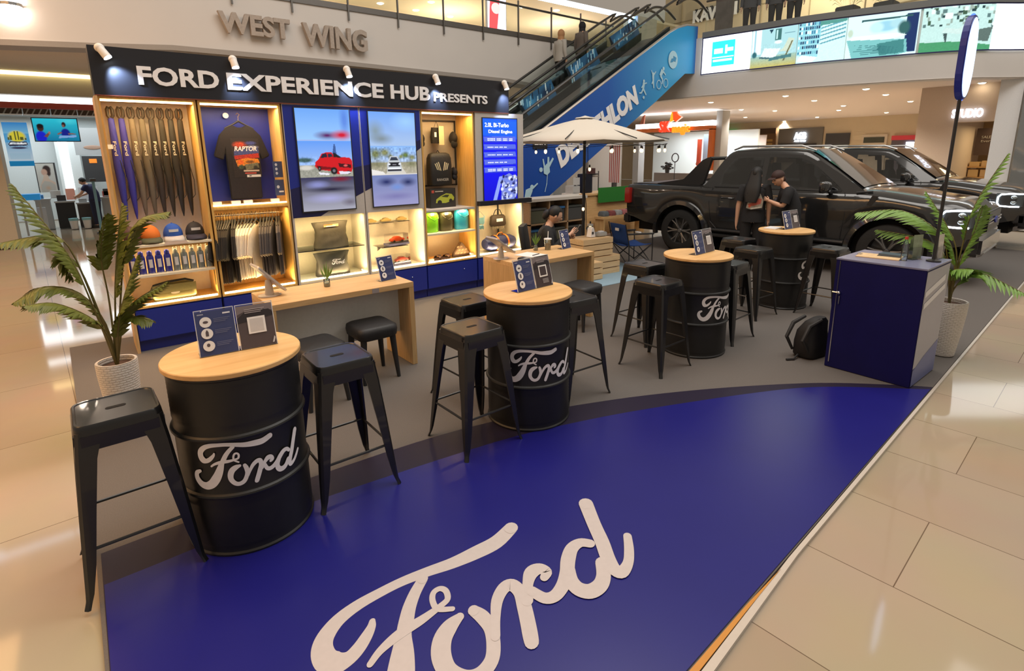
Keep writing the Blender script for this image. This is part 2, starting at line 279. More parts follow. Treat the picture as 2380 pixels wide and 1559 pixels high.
# ================================================================ display wall
WY=6.064; D=.42; ZT=2.345
def led(name,x0,x1,y,z,parent,h=.016): return box(name,(x0,y-.006,z),(x1,y+.012,z+h),LEDW,parent)
def cabinet(label,x0,x1,z0=.42,backm=None,sidem=YEL,parts=()):
    t=T('display_cabinet',label,'display cabinet',(x0,WY,0),group='lit cabinets of the display wall'); w=x1-x0; th=.02
    box('back_panel',(0,D-.015,z0),(w,D,ZT),backm or CREAM,t)
    box('side_panel',(0,0,z0),(th,D,ZT),sidem,t); box('side_panel',(w-th,0,z0),(w,D,ZT),sidem,t)
    box('top_panel',(th,0,ZT-.02),(w-th,D,ZT),sidem,t); box('bottom_panel',(th,0,z0),(w-th,D,z0+.025),sidem,t)
    return t,w
def boxlight(x0,x1,z,power,y=WY+.12,col=(1,.66,.28)):
    l=bpy.data.lights.new('strip','AREA'); l.shape='RECTANGLE'; l.size=x1-x0-.08; l.size_y=.03; l.energy=power; l.color=col
    o=bpy.data.objects.new('strip_light',l); COL.objects.link(o); o.location=((x0+x1)/2,y-.05,z); return o
# unit A
A,w=cabinet('open wooden cabinet with umbrellas, caps and flasks at the left end of the wall',.235,.985,backm=mat('pin_panel',(.72,.64,.57),.6))
led('light_strip',.02,w-.03,.01,ZT-.04,A); led('light_strip',.02,w-.03,.0,.447,A)
for z in (1.02,.735): box('shelf',(.02,.0,z-.022),(w-.02,D-.02,z),CREAM,A)
box('shelf',(.02,.02,.98),(w-.02,.03,1.0),YEL,A)
o=boxlight(.235,.985,2.30,9); o=boxlight(.235,.985,.47,3); o.rotation_euler=(PI,0,0); boxlight(.235,.985,.99,3)
# unit B
B,w=cabinet('open wooden cabinet with a displayed black t-shirt above a clothes rail',1.0,1.75,backm=YEL)
box('blue_back',(.02,D-.03,1.36),(w-.02,D-.016,ZT-.03),BLU,B)
box('shelf',(.02,0,1.30),(w-.02,D-.02,1.335),YEL,B); led('light_strip',.02,w-.03,-.005,1.338,B,.012)
led('light_strip',.02,w-.03,.01,ZT-.04,B); led('light_strip',.02,w-.03,.0,.447,B)
MB().tube([(.02,.2,1.225),(w-.02,.2,1.225)],.011).build('hanging_rail',CHR,B,smooth=True)
boxlight(1.0,1.75,2.30,7,col=(1,.75,.5)); boxlight(1.0,1.75,1.28,5); o=boxlight(1.0,1.75,.475,6); o.rotation_euler=(PI,0,0)
# units C, D : screen above, lit niche below
def screen_unit(label,x0,x1,sh):
    t=T('display_cabinet',label,'display cabinet',(x0,WY,0),group='lit cabinets of the display wall'); w=x1-x0
    box('back_panel',(0,D-.015,.42),(w,D,1.16),CREAM,t)
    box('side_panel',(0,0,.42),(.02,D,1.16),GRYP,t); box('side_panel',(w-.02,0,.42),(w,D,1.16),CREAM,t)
    box('bottom_panel',(.02,0,.42),(w-.02,D,.45),CREAM,t); box('screen_panel',(0,-.004,1.16),(w,D,ZT),GRYP,t)
    led('light_strip',.03,w-.03,0,.452,t); return t,w
C_,wC=screen_unit('cabinet with a tall screen showing a red pickup above two sacks',1.765,2.595,0)
D_,wD=screen_unit('cabinet with a tall screen showing a pickup head-on above toy car boxes',2.605,3.375,0)
# painted wedges of the panels (printed graphic that crosses both panels)
def wedge(t,x0,blue,navy):
    pic('panel_print',1,1,[(( .012,.028,.30),[(a-x0,b) for a,b in blue]),((.012,.014,.085),[(a-x0,b) for a,b in navy])],t,loc=(0,-.0046,0))
wedge(C_,1.765,[(1.77,1.47),(2.02,1.53),(2.49,1.68),(2.59,1.70),(2.59,2.34),(1.77,2.34)],[(1.77,1.162),(2.07,1.162),(2.18,1.22),(2.48,1.35),(2.59,1.40),(2.59,1.70),(2.49,1.68),(2.02,1.53),(1.77,1.47)])
wedge(D_,2.605,[(2.61,1.70),(2.71,1.72),(3.37,2.0),(3.37,2.34),(2.61,2.34)],[(2.61,1.41),(2.68,1.44),(3.37,1.90),(3.37,2.0),(2.71,1.72),(2.61,1.70)])
def tv(label,x,z,w,h,pt,e):
    t=T('screen',label,'screen',(x,WY-.012,z)); box('screen_body',(-.012,-.008,-.012),(w+.012,.0,h+.012),BLKP,t); pt.build('picture',w,h,t,(0,-.009,0),e); return t
p=Paint(110,200,s_(120,170,235)); p.grad(.68,1,s_(150,195,245),s_(105,160,235)); p.blob(.9,.9,.12,.2,s_(70,110,210),.8,.7); p.blob(.55,.745,.28,.05,s_(90,25,95),.9); p.blob(.83,.75,.24,.06,s_(200,20,50),.8); p.rect(0,.695,1,.70,s_(190,60,90),.4)
p.grad(.335,.69,s_(170,195,230),s_(95,150,235)); p.blob(.1,.505,.2,.03,s_(60,90,90),.5); p.noise(0,.46,.5,.54,.5,3); p.rect(0,.335,1,.455,s_(150,150,138)); p.noise(0,.335,1,.455,.35,3); p.blob(.12,.43,.16,.03,s_(205,200,190),.5)
p.poly([(.62,.56),(.66,.66),(.685,.66),(.70,.56)],s_(60,90,150)); p.poly([(.28,.44),(.29,.485),(.36,.515),(.415,.565),(.50,.58),(.61,.578),(.66,.535),(.95,.525),(.99,.50),(1,.42),(.96,.37),(.70,.36),(.6,.39),(.34,.41)],s_(200,20,30))
p.poly([(.39,.525),(.44,.565),(.51,.57),(.52,.53)],s_(30,30,50)); p.poly([(.535,.53),(.535,.567),(.60,.567),(.63,.535)],s_(40,40,60)); p.poly([(.64,.53),(.635,.575),(.66,.575),(.80,.525)],s_(25,25,32)); p.poly([(.30,.45),(.6,.43),(.6,.41),(.34,.41)],s_(120,8,20)); p.poly([(.72,.47),(.97,.455),(.97,.42),(.74,.43)],s_(60,14,22)); p.blob(.86,.445,.05,.014,s_(225,90,90),.5)
for cx,cy,rx,ry in ((.63,.395,.075,.042),(.36,.42,.035,.03),(.91,.375,.05,.02)): p.blob(cx,cy,rx,ry,s_(22,20,24),.25); p.blob(cx,cy,rx*.45,ry*.45,s_(110,110,118),.4)
p.poly([(.33,.385),(.55,.37),(.52,.355),(.36,.36)],s_(225,225,235)); p.poly([(.72,.39),(.98,.38),(.9,.36),(.74,.36)],s_(220,215,230))
p.grad(0,.335,s_(160,160,175),s_(45,45,80)); p.blob(.3,.26,.26,.05,s_(130,135,190),.8); p.blob(.75,.31,.25,.035,s_(120,20,40),.9); p.blob(.55,.21,.6,.035,s_(30,28,55),.9); p.blob(.5,.12,.5,.06,s_(160,160,205),.9); p.blob(.9,.07,.2,.05,s_(110,105,120),.9)
tv('tall lit screen showing a red pickup truck on sand',1.885,1.225,.59,1.085,p,1.15)
p=Paint(110,200,s_(120,165,235)); p.grad(.64,1,s_(165,190,225),s_(110,160,235)); p.blob(.13,.8,.22,.13,s_(130,150,165),.9); p.blob(.25,.72,.3,.07,s_(125,140,150),.9); p.blob(.8,.9,.4,.12,s_(150,195,250),.9)
p.grad(.34,.645,s_(185,190,195),s_(130,175,235)); 
for cx,cy,rx,ry,c in ((.10,.56,.16,.08,(112,120,80)),(.30,.575,.15,.06,(128,132,90)),(.42,.53,.08,.04,(120,125,85)),(.75,.545,.12,.045,(95,115,60)),(.9,.52,.1,.04,(130,135,95)),(.65,.53,.07,.03,(120,128,85))): p.blob(cx,cy,rx,ry,s_(*c),.7)
p.noise(0,.48,1,.63,.7,4); p.grad(.34,.47,s_(175,168,150),s_(160,155,130)); p.blob(.15,.45,.25,.05,s_(130,128,100),.8); p.blob(.88,.45,.18,.05,s_(125,125,95),.8); p.noise(0,.36,1,.5,.4,4); p.poly([(.3,.34),(.42,.46),(.6,.46),(.76,.34)],s_(205,200,190)); p.poly([(0,.34),(0,.40),(.25,.37),(.3,.34)],s_(225,222,218))
p.poly([(.33,.37),(.335,.45),(.37,.49),(.41,.535),(.57,.535),(.61,.49),(.65,.45),(.655,.37)],s_(190,195,200)); p.poly([(.40,.49),(.43,.525),(.55,.525),(.59,.49)],s_(50,58,75)); p.poly([(.37,.425),(.62,.425),(.61,.468),(.38,.468)],s_(28,30,38)); p.rect(.355,.395,.64,.408,s_(235,238,245)); p.rect(.34,.375,.65,.392,s_(45,45,55)); p.blob(.385,.45,.03,.012,s_(240,245,255),.5); p.blob(.61,.45,.03,.012,s_(240,245,255),.5); p.rect(.455,.44,.54,.45,s_(120,120,130))
p.grad(0,.34,s_(150,148,190),s_(110,125,175)); p.blob(.3,.26,.25,.06,s_(35,45,100),.9); p.blob(.78,.25,.22,.06,s_(35,45,95),.9); p.blob(.53,.2,.2,.05,s_(110,140,205),.9); p.blob(.5,.1,.5,.05,s_(120,118,170),.9); p.rect(0,.335,1,.342,s_(215,210,205))
tv('tall lit screen showing a silver pickup head-on among trees',2.70,1.225,.59,1.08,p,1.15)
box('glass_shelf',(.03,.02,.775),(.80,D-.03,.783),GLS,C_)
boxlight(1.79,2.57,1.15,6,col=(1,.72,.36)); o=boxlight(1.79,2.57,.475,6,col=(1,.72,.36)); o.rotation_euler=(PI,0,0)
boxlight(2.63,3.35,1.15,6,col=(1,.72,.36)); o=boxlight(2.63,3.35,.475,6,col=(1,.72,.36)); o.rotation_euler=(PI,0,0)
# unit E
E_,w=cabinet('open cabinet with a backpack, dry bags and caps between two screens',3.385,4.165,backm=mat('pin_panel_grey',(.50,.44,.36),.6))
led('light_strip',.02,w-.03,.01,ZT-.04,E_); led('light_strip',.02,w-.03,.0,.447,E_)
box('shelf',(.02,0,1.10),(w-.02,D-.02,1.125),GRYP,E_); box('shelf',(.02,0,.80),(w-.02,D-.02,.822),CREAM,E_)
o=MB(); 
for a,b in (((.12,D-.04,1.40),(.74,D-.03,1.42)),((.12,D-.04,2.24),(.74,D-.03,2.26)),((.12,D-.04,1.40),(.14,D-.03,2.26)),((.72,D-.04,1.40),(.74,D-.03,2.26))): o.box(a,b)
o.build('dark_frame',BLKP,E_)
boxlight(3.4,4.15,2.30,6); boxlight(3.4,4.15,1.09,4); o=boxlight(3.4,4.15,.475,5); o.rotation_euler=(PI,0,0)
# unit F
t=T('display_cabinet','pale cabinet with a blue engine screen over a lit niche at the right end','display cabinet',(4.182,WY,0),group='lit cabinets of the display wall'); F_=t; w=.81
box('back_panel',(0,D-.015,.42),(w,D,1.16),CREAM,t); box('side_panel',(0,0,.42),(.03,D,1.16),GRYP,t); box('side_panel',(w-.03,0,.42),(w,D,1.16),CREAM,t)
box('bottom_panel',(.03,0,.42),(w-.03,D,.45),CREAM,t); box('screen_panel',(0,-.01,1.16),(w,D,2.346),GRYP,t); box('black_ledge',(-.005,-.085,1.135),(w+.09,-.011,1.195),mat('ledge_black',(.012,.012,.02),.5),t)
MB().box((.40,D-.03,1.08),(.66,D-.016,1.10)).box((.64,D-.03,.55),(.66,D-.016,1.10)).build('dark_frame',BLKP,t); led('light_strip',.04,w-.04,0,.452,t)
boxlight(4.2,4.97,1.12,6,col=(1,.72,.36)); o=boxlight(4.2,4.97,.475,4,col=(1,.72,.36)); o.rotation_euler=(PI,0,0)
p=Paint(90,170,s_(10,20,235)); p.grad(.75,1,s_(15,60,235),s_(20,90,235)); p.poly([(0,.80),(1,.76),(1,.97),(0,.99)],s_(25,110,240),.6); p.grad(0,.36,s_(5,5,200),s_(8,10,230))
for i in range(5): z=.72-i*.092; p.poly([(.03,z),(.97,z+.004),(.95,z+.07),(.02,z+.066)],s_(85,105,225)); p.poly([(.03,z),(.97,z+.004),(.97,z+.012),(.03,z+.008)],s_(50,65,200))
p.poly([(.25,.0),(.45,.30),(.56,.31),(.36,.0)],s_(140,160,240)); p.poly([(.50,.02),(.52,.2),(.56,.3),(.75,.34),(.98,.28),(1,.08),(.9,.0),(.55,.0)],s_(120,135,215)); rr=random.Random(3)
for i in range(70): cx,cy=rr.uniform(.52,.98),rr.uniform(.01,.31); p.blob(cx,cy,rr.uniform(.015,.06),rr.uniform(.008,.03),s_(*rr.choice(((35,40,95),(205,215,250),(225,230,255),(60,70,150),(180,190,235)))),.3)
tvE=tv('narrow bright blue screen listing diesel engine features',4.295,1.18,.575,1.095,p,1.15)
g=MB(); text(g,'2.0L Bi-Turbo',.03,.985,.40,.055,0,.001,.01); text(g,'Diesel Engine',.09,.895,.40,.055,0,.001,.01)
for i in range(5):
    z=.80-i*.1007
    for j in range(2 if i in (0,4) else 1): text(g,['Maximum power 154 kW at 3750','500 Nm torque 1750-2000','Bi-turbo diesel','Selectable drive','ten speed automatic transmission'][i] if 0 else 'llllllll lllll lllll llll',.07,z+.018-.02*j+(.01 if i in (0,4) else 0),.42-.1*(i%2),.012,0,.0006)
g.build('caption',emi('lit_white',(.9,.93,1),1.8),tvE,loc=(0,-.0135,0))
# plinth cupboards
for i,(x0,x1,lb) in enumerate(((.245,.985,'blue plinth cupboard under the umbrella cabinet'),(1.0,1.75,'blue plinth cupboard under the clothes rail cabinet'),(1.765,2.595,'blue plinth cupboard under the red pickup screen, mostly behind the desk'),(2.605,3.375,'blue plinth cupboard under the toy car niche'),(3.385,4.165,'blue plinth cupboard under the dry bags'),(4.18,4.99,'blue plinth cupboard at the right end of the wall'))):
    t=T('base_cupboard',lb,'cupboard',(x0,WY,0),group='blue plinth cupboards'); w=x1-x0
    box('body',(0,.02,.10),(w,D,.42),BLU,t); box('door',(.003,0,.11),(w-.003,.02,.405),BLU,t,bevel=.002); box('kick_board',(0,.03,0),(w,.05,.10),mat('kick_blue',(.008,.016,.17),.5),t)
    MB().ell((w*.72,-.004,.30),(.008,.008,.008),8,6).build('lock',CHR,t)
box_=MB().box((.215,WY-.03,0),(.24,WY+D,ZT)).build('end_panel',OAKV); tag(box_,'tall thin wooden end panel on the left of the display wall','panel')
# header sign
t=T('header_sign','long black header board reading FORD EXPERIENCE HUB PRESENTS','sign',(.225,WY-.02,0))
box('board',(0,0,2.354),(4.51,.30,2.755),mat('header_black',(.013,.014,.020),.42),t); box('edge_trim',(0,-.001,2.347),(4.51,.29,2.354),mat('red_trim',(.25,.06,.03),.5),t)
g=MB()
def H(s,x0,x1,z,h,b=.018): text(g,s,x0-.225,z,x1-x0,h,0,.012,b)
H('FORD',.555,1.205,2.452,.162,.03)
gs=[g]
for a in (('EXPERIENCE',1.275,2.905,2.452,.160,.03),('HUB',2.995,3.515,2.452,.160,.03),('PRESENTS',3.565,4.375,2.452,.104,.025)):
    g.build('lettering',WHTL,t); g=MB(); H(*a)
g.build('lettering',WHTL,t)
for i,x in enumerate((.31,1.34,2.47,3.58,4.63)):
    lab=['leftmost white spotlight on the black header, aimed at its left corner','white spotlight over the first E of EXPERIENCE','white spotlight over the N of EXPERIENCE','white spotlight over the B of HUB','rightmost white spotlight at the end of the header'][i]
    t=T('spotlight',lab,'spotlight',(x,WY-.02,2.70),group='spotlights along the header')
    MB().ell((0,-.045,.03),(.038,.038,.038),14,10).build('housing',WHT,t,smooth=True)
    dx=.05 if i==0 else .01
    MB().tube([(0,-.05,.03),(dx*.9,-.085,-.05)],[.032,.034],14).build('barrel',WHT,t,smooth=True)
    MB().tube([(dx*.9,-.085,-.05),(dx*.96,-.0857,-.056)],[.030,.030],14).build('lens',emi('spot_lens',(.8,.9,1),14),t)
    MB().tube([(0,0,.05),(0,-.05,.03)],.01).build('arm',WHT,t)
    spot((x+dx*1.1,WY-.12,2.605),(x+dx*2.4,WY-.02,2.48),30,(.50,.66,1),80,.8,.02)
# ================================================================ barrels
PLYB=mat('ply_edge',(.62,.40,.19),.6)
def barrel(label,x,y,az):
    t=T('barrel_table',label,'table',(x,y,0),group='black oil drum tables')
    P=[(.275,0),(.290,.004),(.292,.014),(.285,.022),(.284,.03)]
    z=.05
    while z<.26: P+=[(.2842,z),(.2862,z+.011)]; z+=.022
    P+=[(.284,.29),(.286,.300),(.296,.306),(.299,.313),(.296,.320),(.286,.326),(.284,.335),(.284,.575),(.286,.582),(.296,.588),(.299,.595),(.296,.602),(.286,.608),(.284,.62)]
    z=.65
    while z<.83: P+=[(.2842,z),(.2862,z+.011)]; z+=.022
    P+=[(.285,.85),(.285,.862),(.292,.868),(.292,.877),(.286,.88)]
    MB().lathe(P,n=56).build('drum',mat('drum_black',(.010,.010,.010),.45,noise=.3,nscale=20,bump=.08),t,smooth=30)
    MB().lathe([(.0,.8805),(.300,.8805),(.303,.884),(.303,.901),(.300,.905),(0,.905)],n=56).build('wooden_top',PLY,t,smooth=30)
    mb=MB(); w=.49; r=.2875
    for i,q in enumerate(logo_shape(w,.0,1.12)):
        rr=r+i*.00001
        mb.add([(rr*math.cos(az+(u-w*.5)/r),rr*math.sin(az+(u-w*.5)/r),.365+v) for u,v in q],[tuple(range(len(q)))])
    tag(mb.build('script_logo',LOGOW,t),'white script logo reading Ford'); return t
rad=math.radians
barrel('black drum table nearest the camera, beside the left palm',.466,2.769,rad(260.4))
barrel('black drum table second from the left, between black stools',2.303,2.755,rad(247))
barrel('black drum table third from the left, in front of the grey pickup bed',4.338,2.768,rad(265))
barrel('black drum table farthest right, next to the blue counter',6.475,2.985,rad(287))
# ================================================================ stools
STB=mat('stool_metal',(.010,.010,.011),.30,metal=.0,coat=.25,noise=.25,nscale=15)
def rrect(w,d,r,n=4,z=0):
    P=[]
    for cx,cy,a in ((w/2-r,d/2-r,0),(-w/2+r,d/2-r,90),(-w/2+r,-d/2+r,180),(w/2-r,-d/2+r,270)):
        for k in range(n+1): b=rad(a+90*k/n); P.append((cx+r*math.cos(b),cy+r*math.sin(b),z))
    return P
def make_stool():
    t=T('bar_stool','x','stool',group='black metal bar stools')
    m=MB(); m.loft([rrect(.315,.315,.045,z=.715),rrect(.308,.308,.045,z=.745),rrect(.304,.304,.045,z=.757),rrect(.294,.294,.042,z=.7625),rrect(.280,.280,.04,z=.7625),rrect(.274,.274,.038,z=.7585),rrect(.02,.02,.005,z=.7585)])
    m.build('seat',STB,t,smooth=35)
    tag(MB().prism([(a,b) for a,b,_ in rrect(.075,.026,.0125)],.001,'z',.7586).build('grip_slot',mat('slot_dark',(.002,.002,.002),.9),t),'dark slot cut through the middle of the seat')
    for sx in (1,-1):
        for sy in (1,-1):
            m=MB(); R=[]
            for z,o,hw in ((.735,.151,.066),(.70,.155,.060),(.62,.165,.050),(.40,.186,.040),(.18,.205,.030),(.06,.215,.020),(0.03,.218,.015),(0,.228,.015)):
                i=o-2*hw*.72; R.append([(sx*o,sy*i,z),(sx*o,sy*(o-.012),z),(sx*(o-.012),sy*o,z),(sx*i,sy*o,z),(sx*(i),sy*(o-.010),z),(sx*(o-.014),sy*(o-.014),z),(sx*(o-.010),sy*i,z)])
            m.loft(R); m.build('leg',STB,t,smooth=30)
    for a in range(4):
        m=MB(); m.M=Matrix.Rotation(a*PI/2,4,'Z'); m.box((-.135,-.158,.655),(.135,-.150,.72)); m.build('apron',STB,t)
    z=.245
    for a in range(4):
        m=MB(); m.M=Matrix.Rotation(a*PI/2,4,'Z'); zz=z+(a%2)*.0; m.tube([(-.190,-.190,zz),(.190,-.190,zz)],.007,8); m.build('footrest_bar',STB,t,smooth=True)
    return t
st0=make_stool()
STL_=[('black bar stool nearest the camera, left of the first drum table',-.012,2.785,0.03,0),
('black bar stool right of the first drum table with a bluish sheen on its seat',.965,2.770,0.0,1),
('black bar stool in front left of the second drum table',1.805,2.71,.02,1),
('black bar stool behind the left side of the second drum table',2.155,3.285,0.03,1),
('black bar stool on the right of the second drum table',2.79,2.83,-.05,1),
('black bar stool in front left of the third drum table',3.725,2.735,.03,1),
('black bar stool behind the left side of the third drum table',4.225,3.27,.0,1),
('black bar stool right of the third drum table, mostly hidden, its seat shining pale blue',4.86,2.77,.05,1),
('black bar stool in front left of the fourth drum table',5.80,3.01,-.04,1),
('black bar stool behind the fourth drum table, beside the pickup sill',6.31,3.475,.0,1),
('black bar stool between the fourth drum table and the blue counter',6.43,2.475,.0,1)]
for i,(lb,x,y,rz,_) in enumerate(STL_):
    if i==0: st0.location=(x,y,0.0045); st0.rotation_euler.z=rz; tag(st0,lb)
    else: dup(st0,(x,y,.0045 if y<2.95 and x<3.2 else .001),rz,lb)
# low padded stools
def make_low():
    t=T('low_stool','x','stool',group='low black padded stools')
    m=MB(); m.loft([rrect(.30,.30,.05,z=.36),rrect(.335,.335,.06,z=.375),rrect(.345,.345,.06,z=.42),rrect(.335,.335,.06,z=.455),rrect(.29,.29,.05,z=.468),rrect(.02,.02,.005,z=.472)]); m.build('seat_cushion',mat('stool_vinyl',(.02,.02,.022),.55,bump=.2),t,smooth=60)
    for sx in (1,-1):
        for sy in (1,-1): MB().tube([(sx*.125,sy*.125,.37),(sx*.135,sy*.135,.20),(sx*.15,sy*.15,0)],[.026,.022,.015],10).build('leg',BLKP,t,smooth=True)
    return t
lw=make_low(); lw.location=(1.735,4.10,.001); tag(lw,'low black padded stool in front of the left desk, right one of two')
dup(lw,(1.22,3.92,.001),.1,'low black padded stool behind the nearest drum table, mostly hidden')
dup(lw,(4.02,4.10-.18,.001),.1,'low black padded stool in front of the right desk, behind the second drum table')
# ================================================================ desks
def desk(label,x0,y0,x1,y1,pz):
    t=T('desk',label,'desk',(x0,y0,0),group='oak waterfall desks'); w,d=x1-x0,y1-y0; h=.75; k=.045
    box('desk_top',(0,0,h-k),(w,d,h),OAK,t,.002)
    for a in (0,w-k): 
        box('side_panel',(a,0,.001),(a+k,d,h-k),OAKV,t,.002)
    box('modesty_panel',(k,.22,pz),(w-k,.24,h-k),mat('modesty_grey',(.86,.88,.86),.5),t); return t
dk=desk('oak waterfall desk in front of the two sack niches, left of the two desks',.965,4.10,2.145,4.62,.26); DK1=dk
box('grey_tape',(.80,-.002,.708),(.86,.0,.745),mat('tape',(.35,.30,.30),.5),dk)
desk('oak waterfall desk at the right end, where the woman sits',3.29,4.08,4.375,4.68,.26)
# ================================================================ sign holders
NVP=(.045,.06,.17)
def sign(label,x,y,z,ang,two=True,dark=(.09,.07,.075),lean=15,blank=False):
    t=T('sign_holder',label,'sign',(x,y,z),rad(ang),group='acrylic sign holders')
    w,h=.167,.215; lr=(rad(-lean),0,0)
    for k in range(2 if two else 1):
        x0=k*(w+.006)
        f=MB(); f.M=Matrix.Rotation(rad(-lean),4,'X'); f.box((x0,-.003,.002),(x0+w,.0,h+.004)); f.build('acrylic_pane',ACR,t)
        fr=MB(); fr.M=Matrix.Rotation(rad(-lean),4,'X')
        for a,b in (((x0,-.0035,.002),(x0+.003,.001,h+.004)),((x0+w-.003,-.0035,.002),(x0+w,.001,h+.004)),((x0,-.0035,h+.001),(x0+w,.001,h+.004)),((x0,-.0035,.002),(x0+w,.001,.005))): fr.box(a,b)
        fr.build('pane_edge',mat('acrylic_edge',(.75,.78,.82),.15),t)
        if k==0:
            L=[(NVP,(0,0,1,1)),((.35,.37,.48),(.06,.93,.22,.955)),((.7,.72,.8),(.72,.90,.92,.935))]
            for i,zc in enumerate((.76,.50,.22)):
                L+=[((.80,.80,.82),circ(.25,zc,.155,.12)),((.10,.08,.09),circ(.25,zc,.07,.03) if i==0 else ([(.21,zc-.06),(.29,zc-.06),(.29,zc+.03),(.26,zc+.08),(.24,zc+.08),(.21,zc+.03)] if i==1 else circ(.24,zc+.02,.045,.04)))]
                for j in range(3): L.append(((.14,.155,.27),(.46,zc+.05-j*.035,.90-.06*j,zc+.063-j*.035)))
        else:
            L=[(dark,(0,0,1,1)),((.20,.17,.18),[(0,.80),(.25,.88),(.6,.9),(1,.82),(1,1),(0,1)]),((.03,.025,.03),[(0,.72),(.2,.84),(.9,.86),(1,.78),(1,.7),(0,.6)])]
            for j in range(3): L.append(((.45,.40,.42),(.22,.90-j*.04,.78-.05*j,.915-j*.04)))
            L+=[((.86,.85,.85),(.26,.33,.76,.72)),(dark if two==2 else (.62,.60,.60),(.32,.375,.70,.675))]
            if two==2:
                for j in range(4): L.append(((.5,.48,.5),(.4,.24-j*.04,.75,.255-j*.04)))
            L.append(((.55,.55,.6),[(.88,.05),(.93,.05),(.98,.16),(.95,.2)]))
        pic('page',w-.008,h-.008,L,t,loc=(x0+.004,-.0042*math.cos(rad(lean)),.004+.0042*math.sin(rad(lean))*0),rot=lr,rough=.25)
    f=MB(); f.box((0,-.0,.0),((2*w+.006) if two else w,.07,.003)); f.build('foot',ACR,t); return t
sign('double acrylic sign holder on the nearest drum table',.327,2.764,.9055,-4.3,1)
sign('double acrylic sign holder on the second drum table, tilted back',2.200,2.735,.9055,4,2,(.06,.045,.05))
sign('double acrylic sign holder on the third drum table',4.245,2.733,.9055,4,1)
sign('double acrylic sign holder on the farthest drum table',6.425,2.98,.9055,-3,1)
sign('single navy sign holder on the right corner of the left desk',1.925,4.276,.7505,12,False)
sign('single navy sign holder on the right desk in front of the seated woman',4.19,4.40,.7505,10,False)
o=MB().prism([(0,0),(.21,.02),(.20,.16),(-.01,.14)],.012,'z').build('leaflets',mat('paper',(.78,.78,.80),.5),loc=(6.34,3.05,.906)); tag(o,'small stack of white leaflets behind the sign on the farthest drum table','leaflets')
# ================================================================ things on the desks
SILV=mat('tablet_silver',(.62,.57,.53),.35,metal=.3)
def tablet(label,x,y,z,rz,tilt):
    t=T('tablet_stand',label,'tablet',(x,y,z),rz,group='tablets on stands')
    MB().lathe([(0,0),(.085,0),(.088,.004),(.085,.010),(0,.012)],n=28,sx=1,sy=.75).build('base',SILV,t,smooth=30)
    MB().tube([(0,0,.01),(0,0,.09),(0,.012,.125)],[.034,.028,.02],14).build('neck',SILV,t,smooth=True)
    m=MB(); m.M=Matrix.Translation((0,.01,.14))@Matrix.Rotation(tilt,4,'Y'); m.loft([[(a,b,q) for a,b,_ in rrect(.29,.22,.02)] for q in (0,.018)]); m.build('tablet',SILV,t,bevel=.003)
    m=MB(); m.M=Matrix.Translation((0,.01,.14))@Matrix.Rotation(tilt,4,'Y'); m.box((-.13,-.095,.0182),(.13,.095,.0192)); m.build('screen_glass',BLKP,t)
    MB().lathe([(0,0),(.05,0),(.05,.004),(0,.004)],(.09,-.13,0),20).build('cable_puck',WHT,t) if 0 else None
    return t
tablet('white tablet on a stand at the left end of the left desk',1.055,4.42,.7505,.05,rad(48))
tablet('white tablet tilted on a stand at the left end of the right desk',3.335,4.42,.7505,-.05,rad(36))
def vase(label,x,y,z):
    t=T('small_plant',label,'plant',(x,y,z),group='small plants in glass jars')
    MB().lathe([(0,0),(.024,0),(.026,.01),(.026,.06),(.022,.065)],n=16).build('glass_jar',GLS,t,smooth=True); MB().lathe([(0,.004),(.022,.004),(.022,.03),(0,.03)],n=12).build('pebbles',mat('pebble',(.4,.36,.28),.8),t)
    m=MB()
    for k in range(9):
        a=k*2.4; r=.02+.01*(k%3); h=.10+.02*(k%4); m.add([(0,0,.05),(r*math.cos(a)-.006,r*math.sin(a),.05+h*.6),(r*1.6*math.cos(a),r*1.6*math.sin(a),.05+h),(r*math.cos(a)+.006,r*math.sin(a),.05+h*.55)],[(0,1,2,3)])
    m.build('leaves',LEAF2,t); return t
vase('small green plant in a glass jar on the left desk',1.51,4.42,.7505); vase('small green plant in a glass jar on the right desk',3.93,4.56,.7505)
t=T('drink_cup','iced coffee cup with a straw on the right desk','cup',(4.06,4.50,.7505))
MB().lathe([(0,0),(.030,0),(.042,.12),(.040,.12),(.029,.004),(0,.004)],n=24).build('cup',GLS,t,smooth=30); MB().lathe([(0,.006),(.029,.006),(.036,.075),(0,.076)],n=20).build('coffee',mat('coffee',(.30,.18,.13),.4),t,smooth=30)
MB().lathe([(0.038,.118),(.046,.12),(.044,.13),(.0,.135)],n=24).build('lid',mat('lid_white',(.8,.8,.8),.3),t,smooth=30); MB().tube([(0,0,.10),(.006,0,.21)],.004).build('straw',WHTL,t)
PAP=mat('white_paper',(.82,.80,.78),.6)
o=MB().prism([(0,0),(.22,.05),(.16,.30),(-.07,.25)],.002,'z').build('paper_sheet',PAP,loc=(3.63,4.24,.751)); tag(o,'white paper sheet lying on the right desk','paper')
o=MB().tube([(0,0,.004),(.12,.03,.004)],.004).build('pen',BLKP,loc=(3.68,4.32,.7545)); tag(o,'black pen lying on the white paper sheet','pen')
t=T('card_reader','small black card reader in front of the paper on the right desk','card reader',(3.44,4.16,.7505),.2)
MB().box((-.04,-.07,0),(.05,.07,.035)).build('body',BLKP,t,bevel=.008); box('keypad',(-.025,-.05,.0352),(.035,.0,.037),mat('keys',(.3,.3,.3),.5),t)
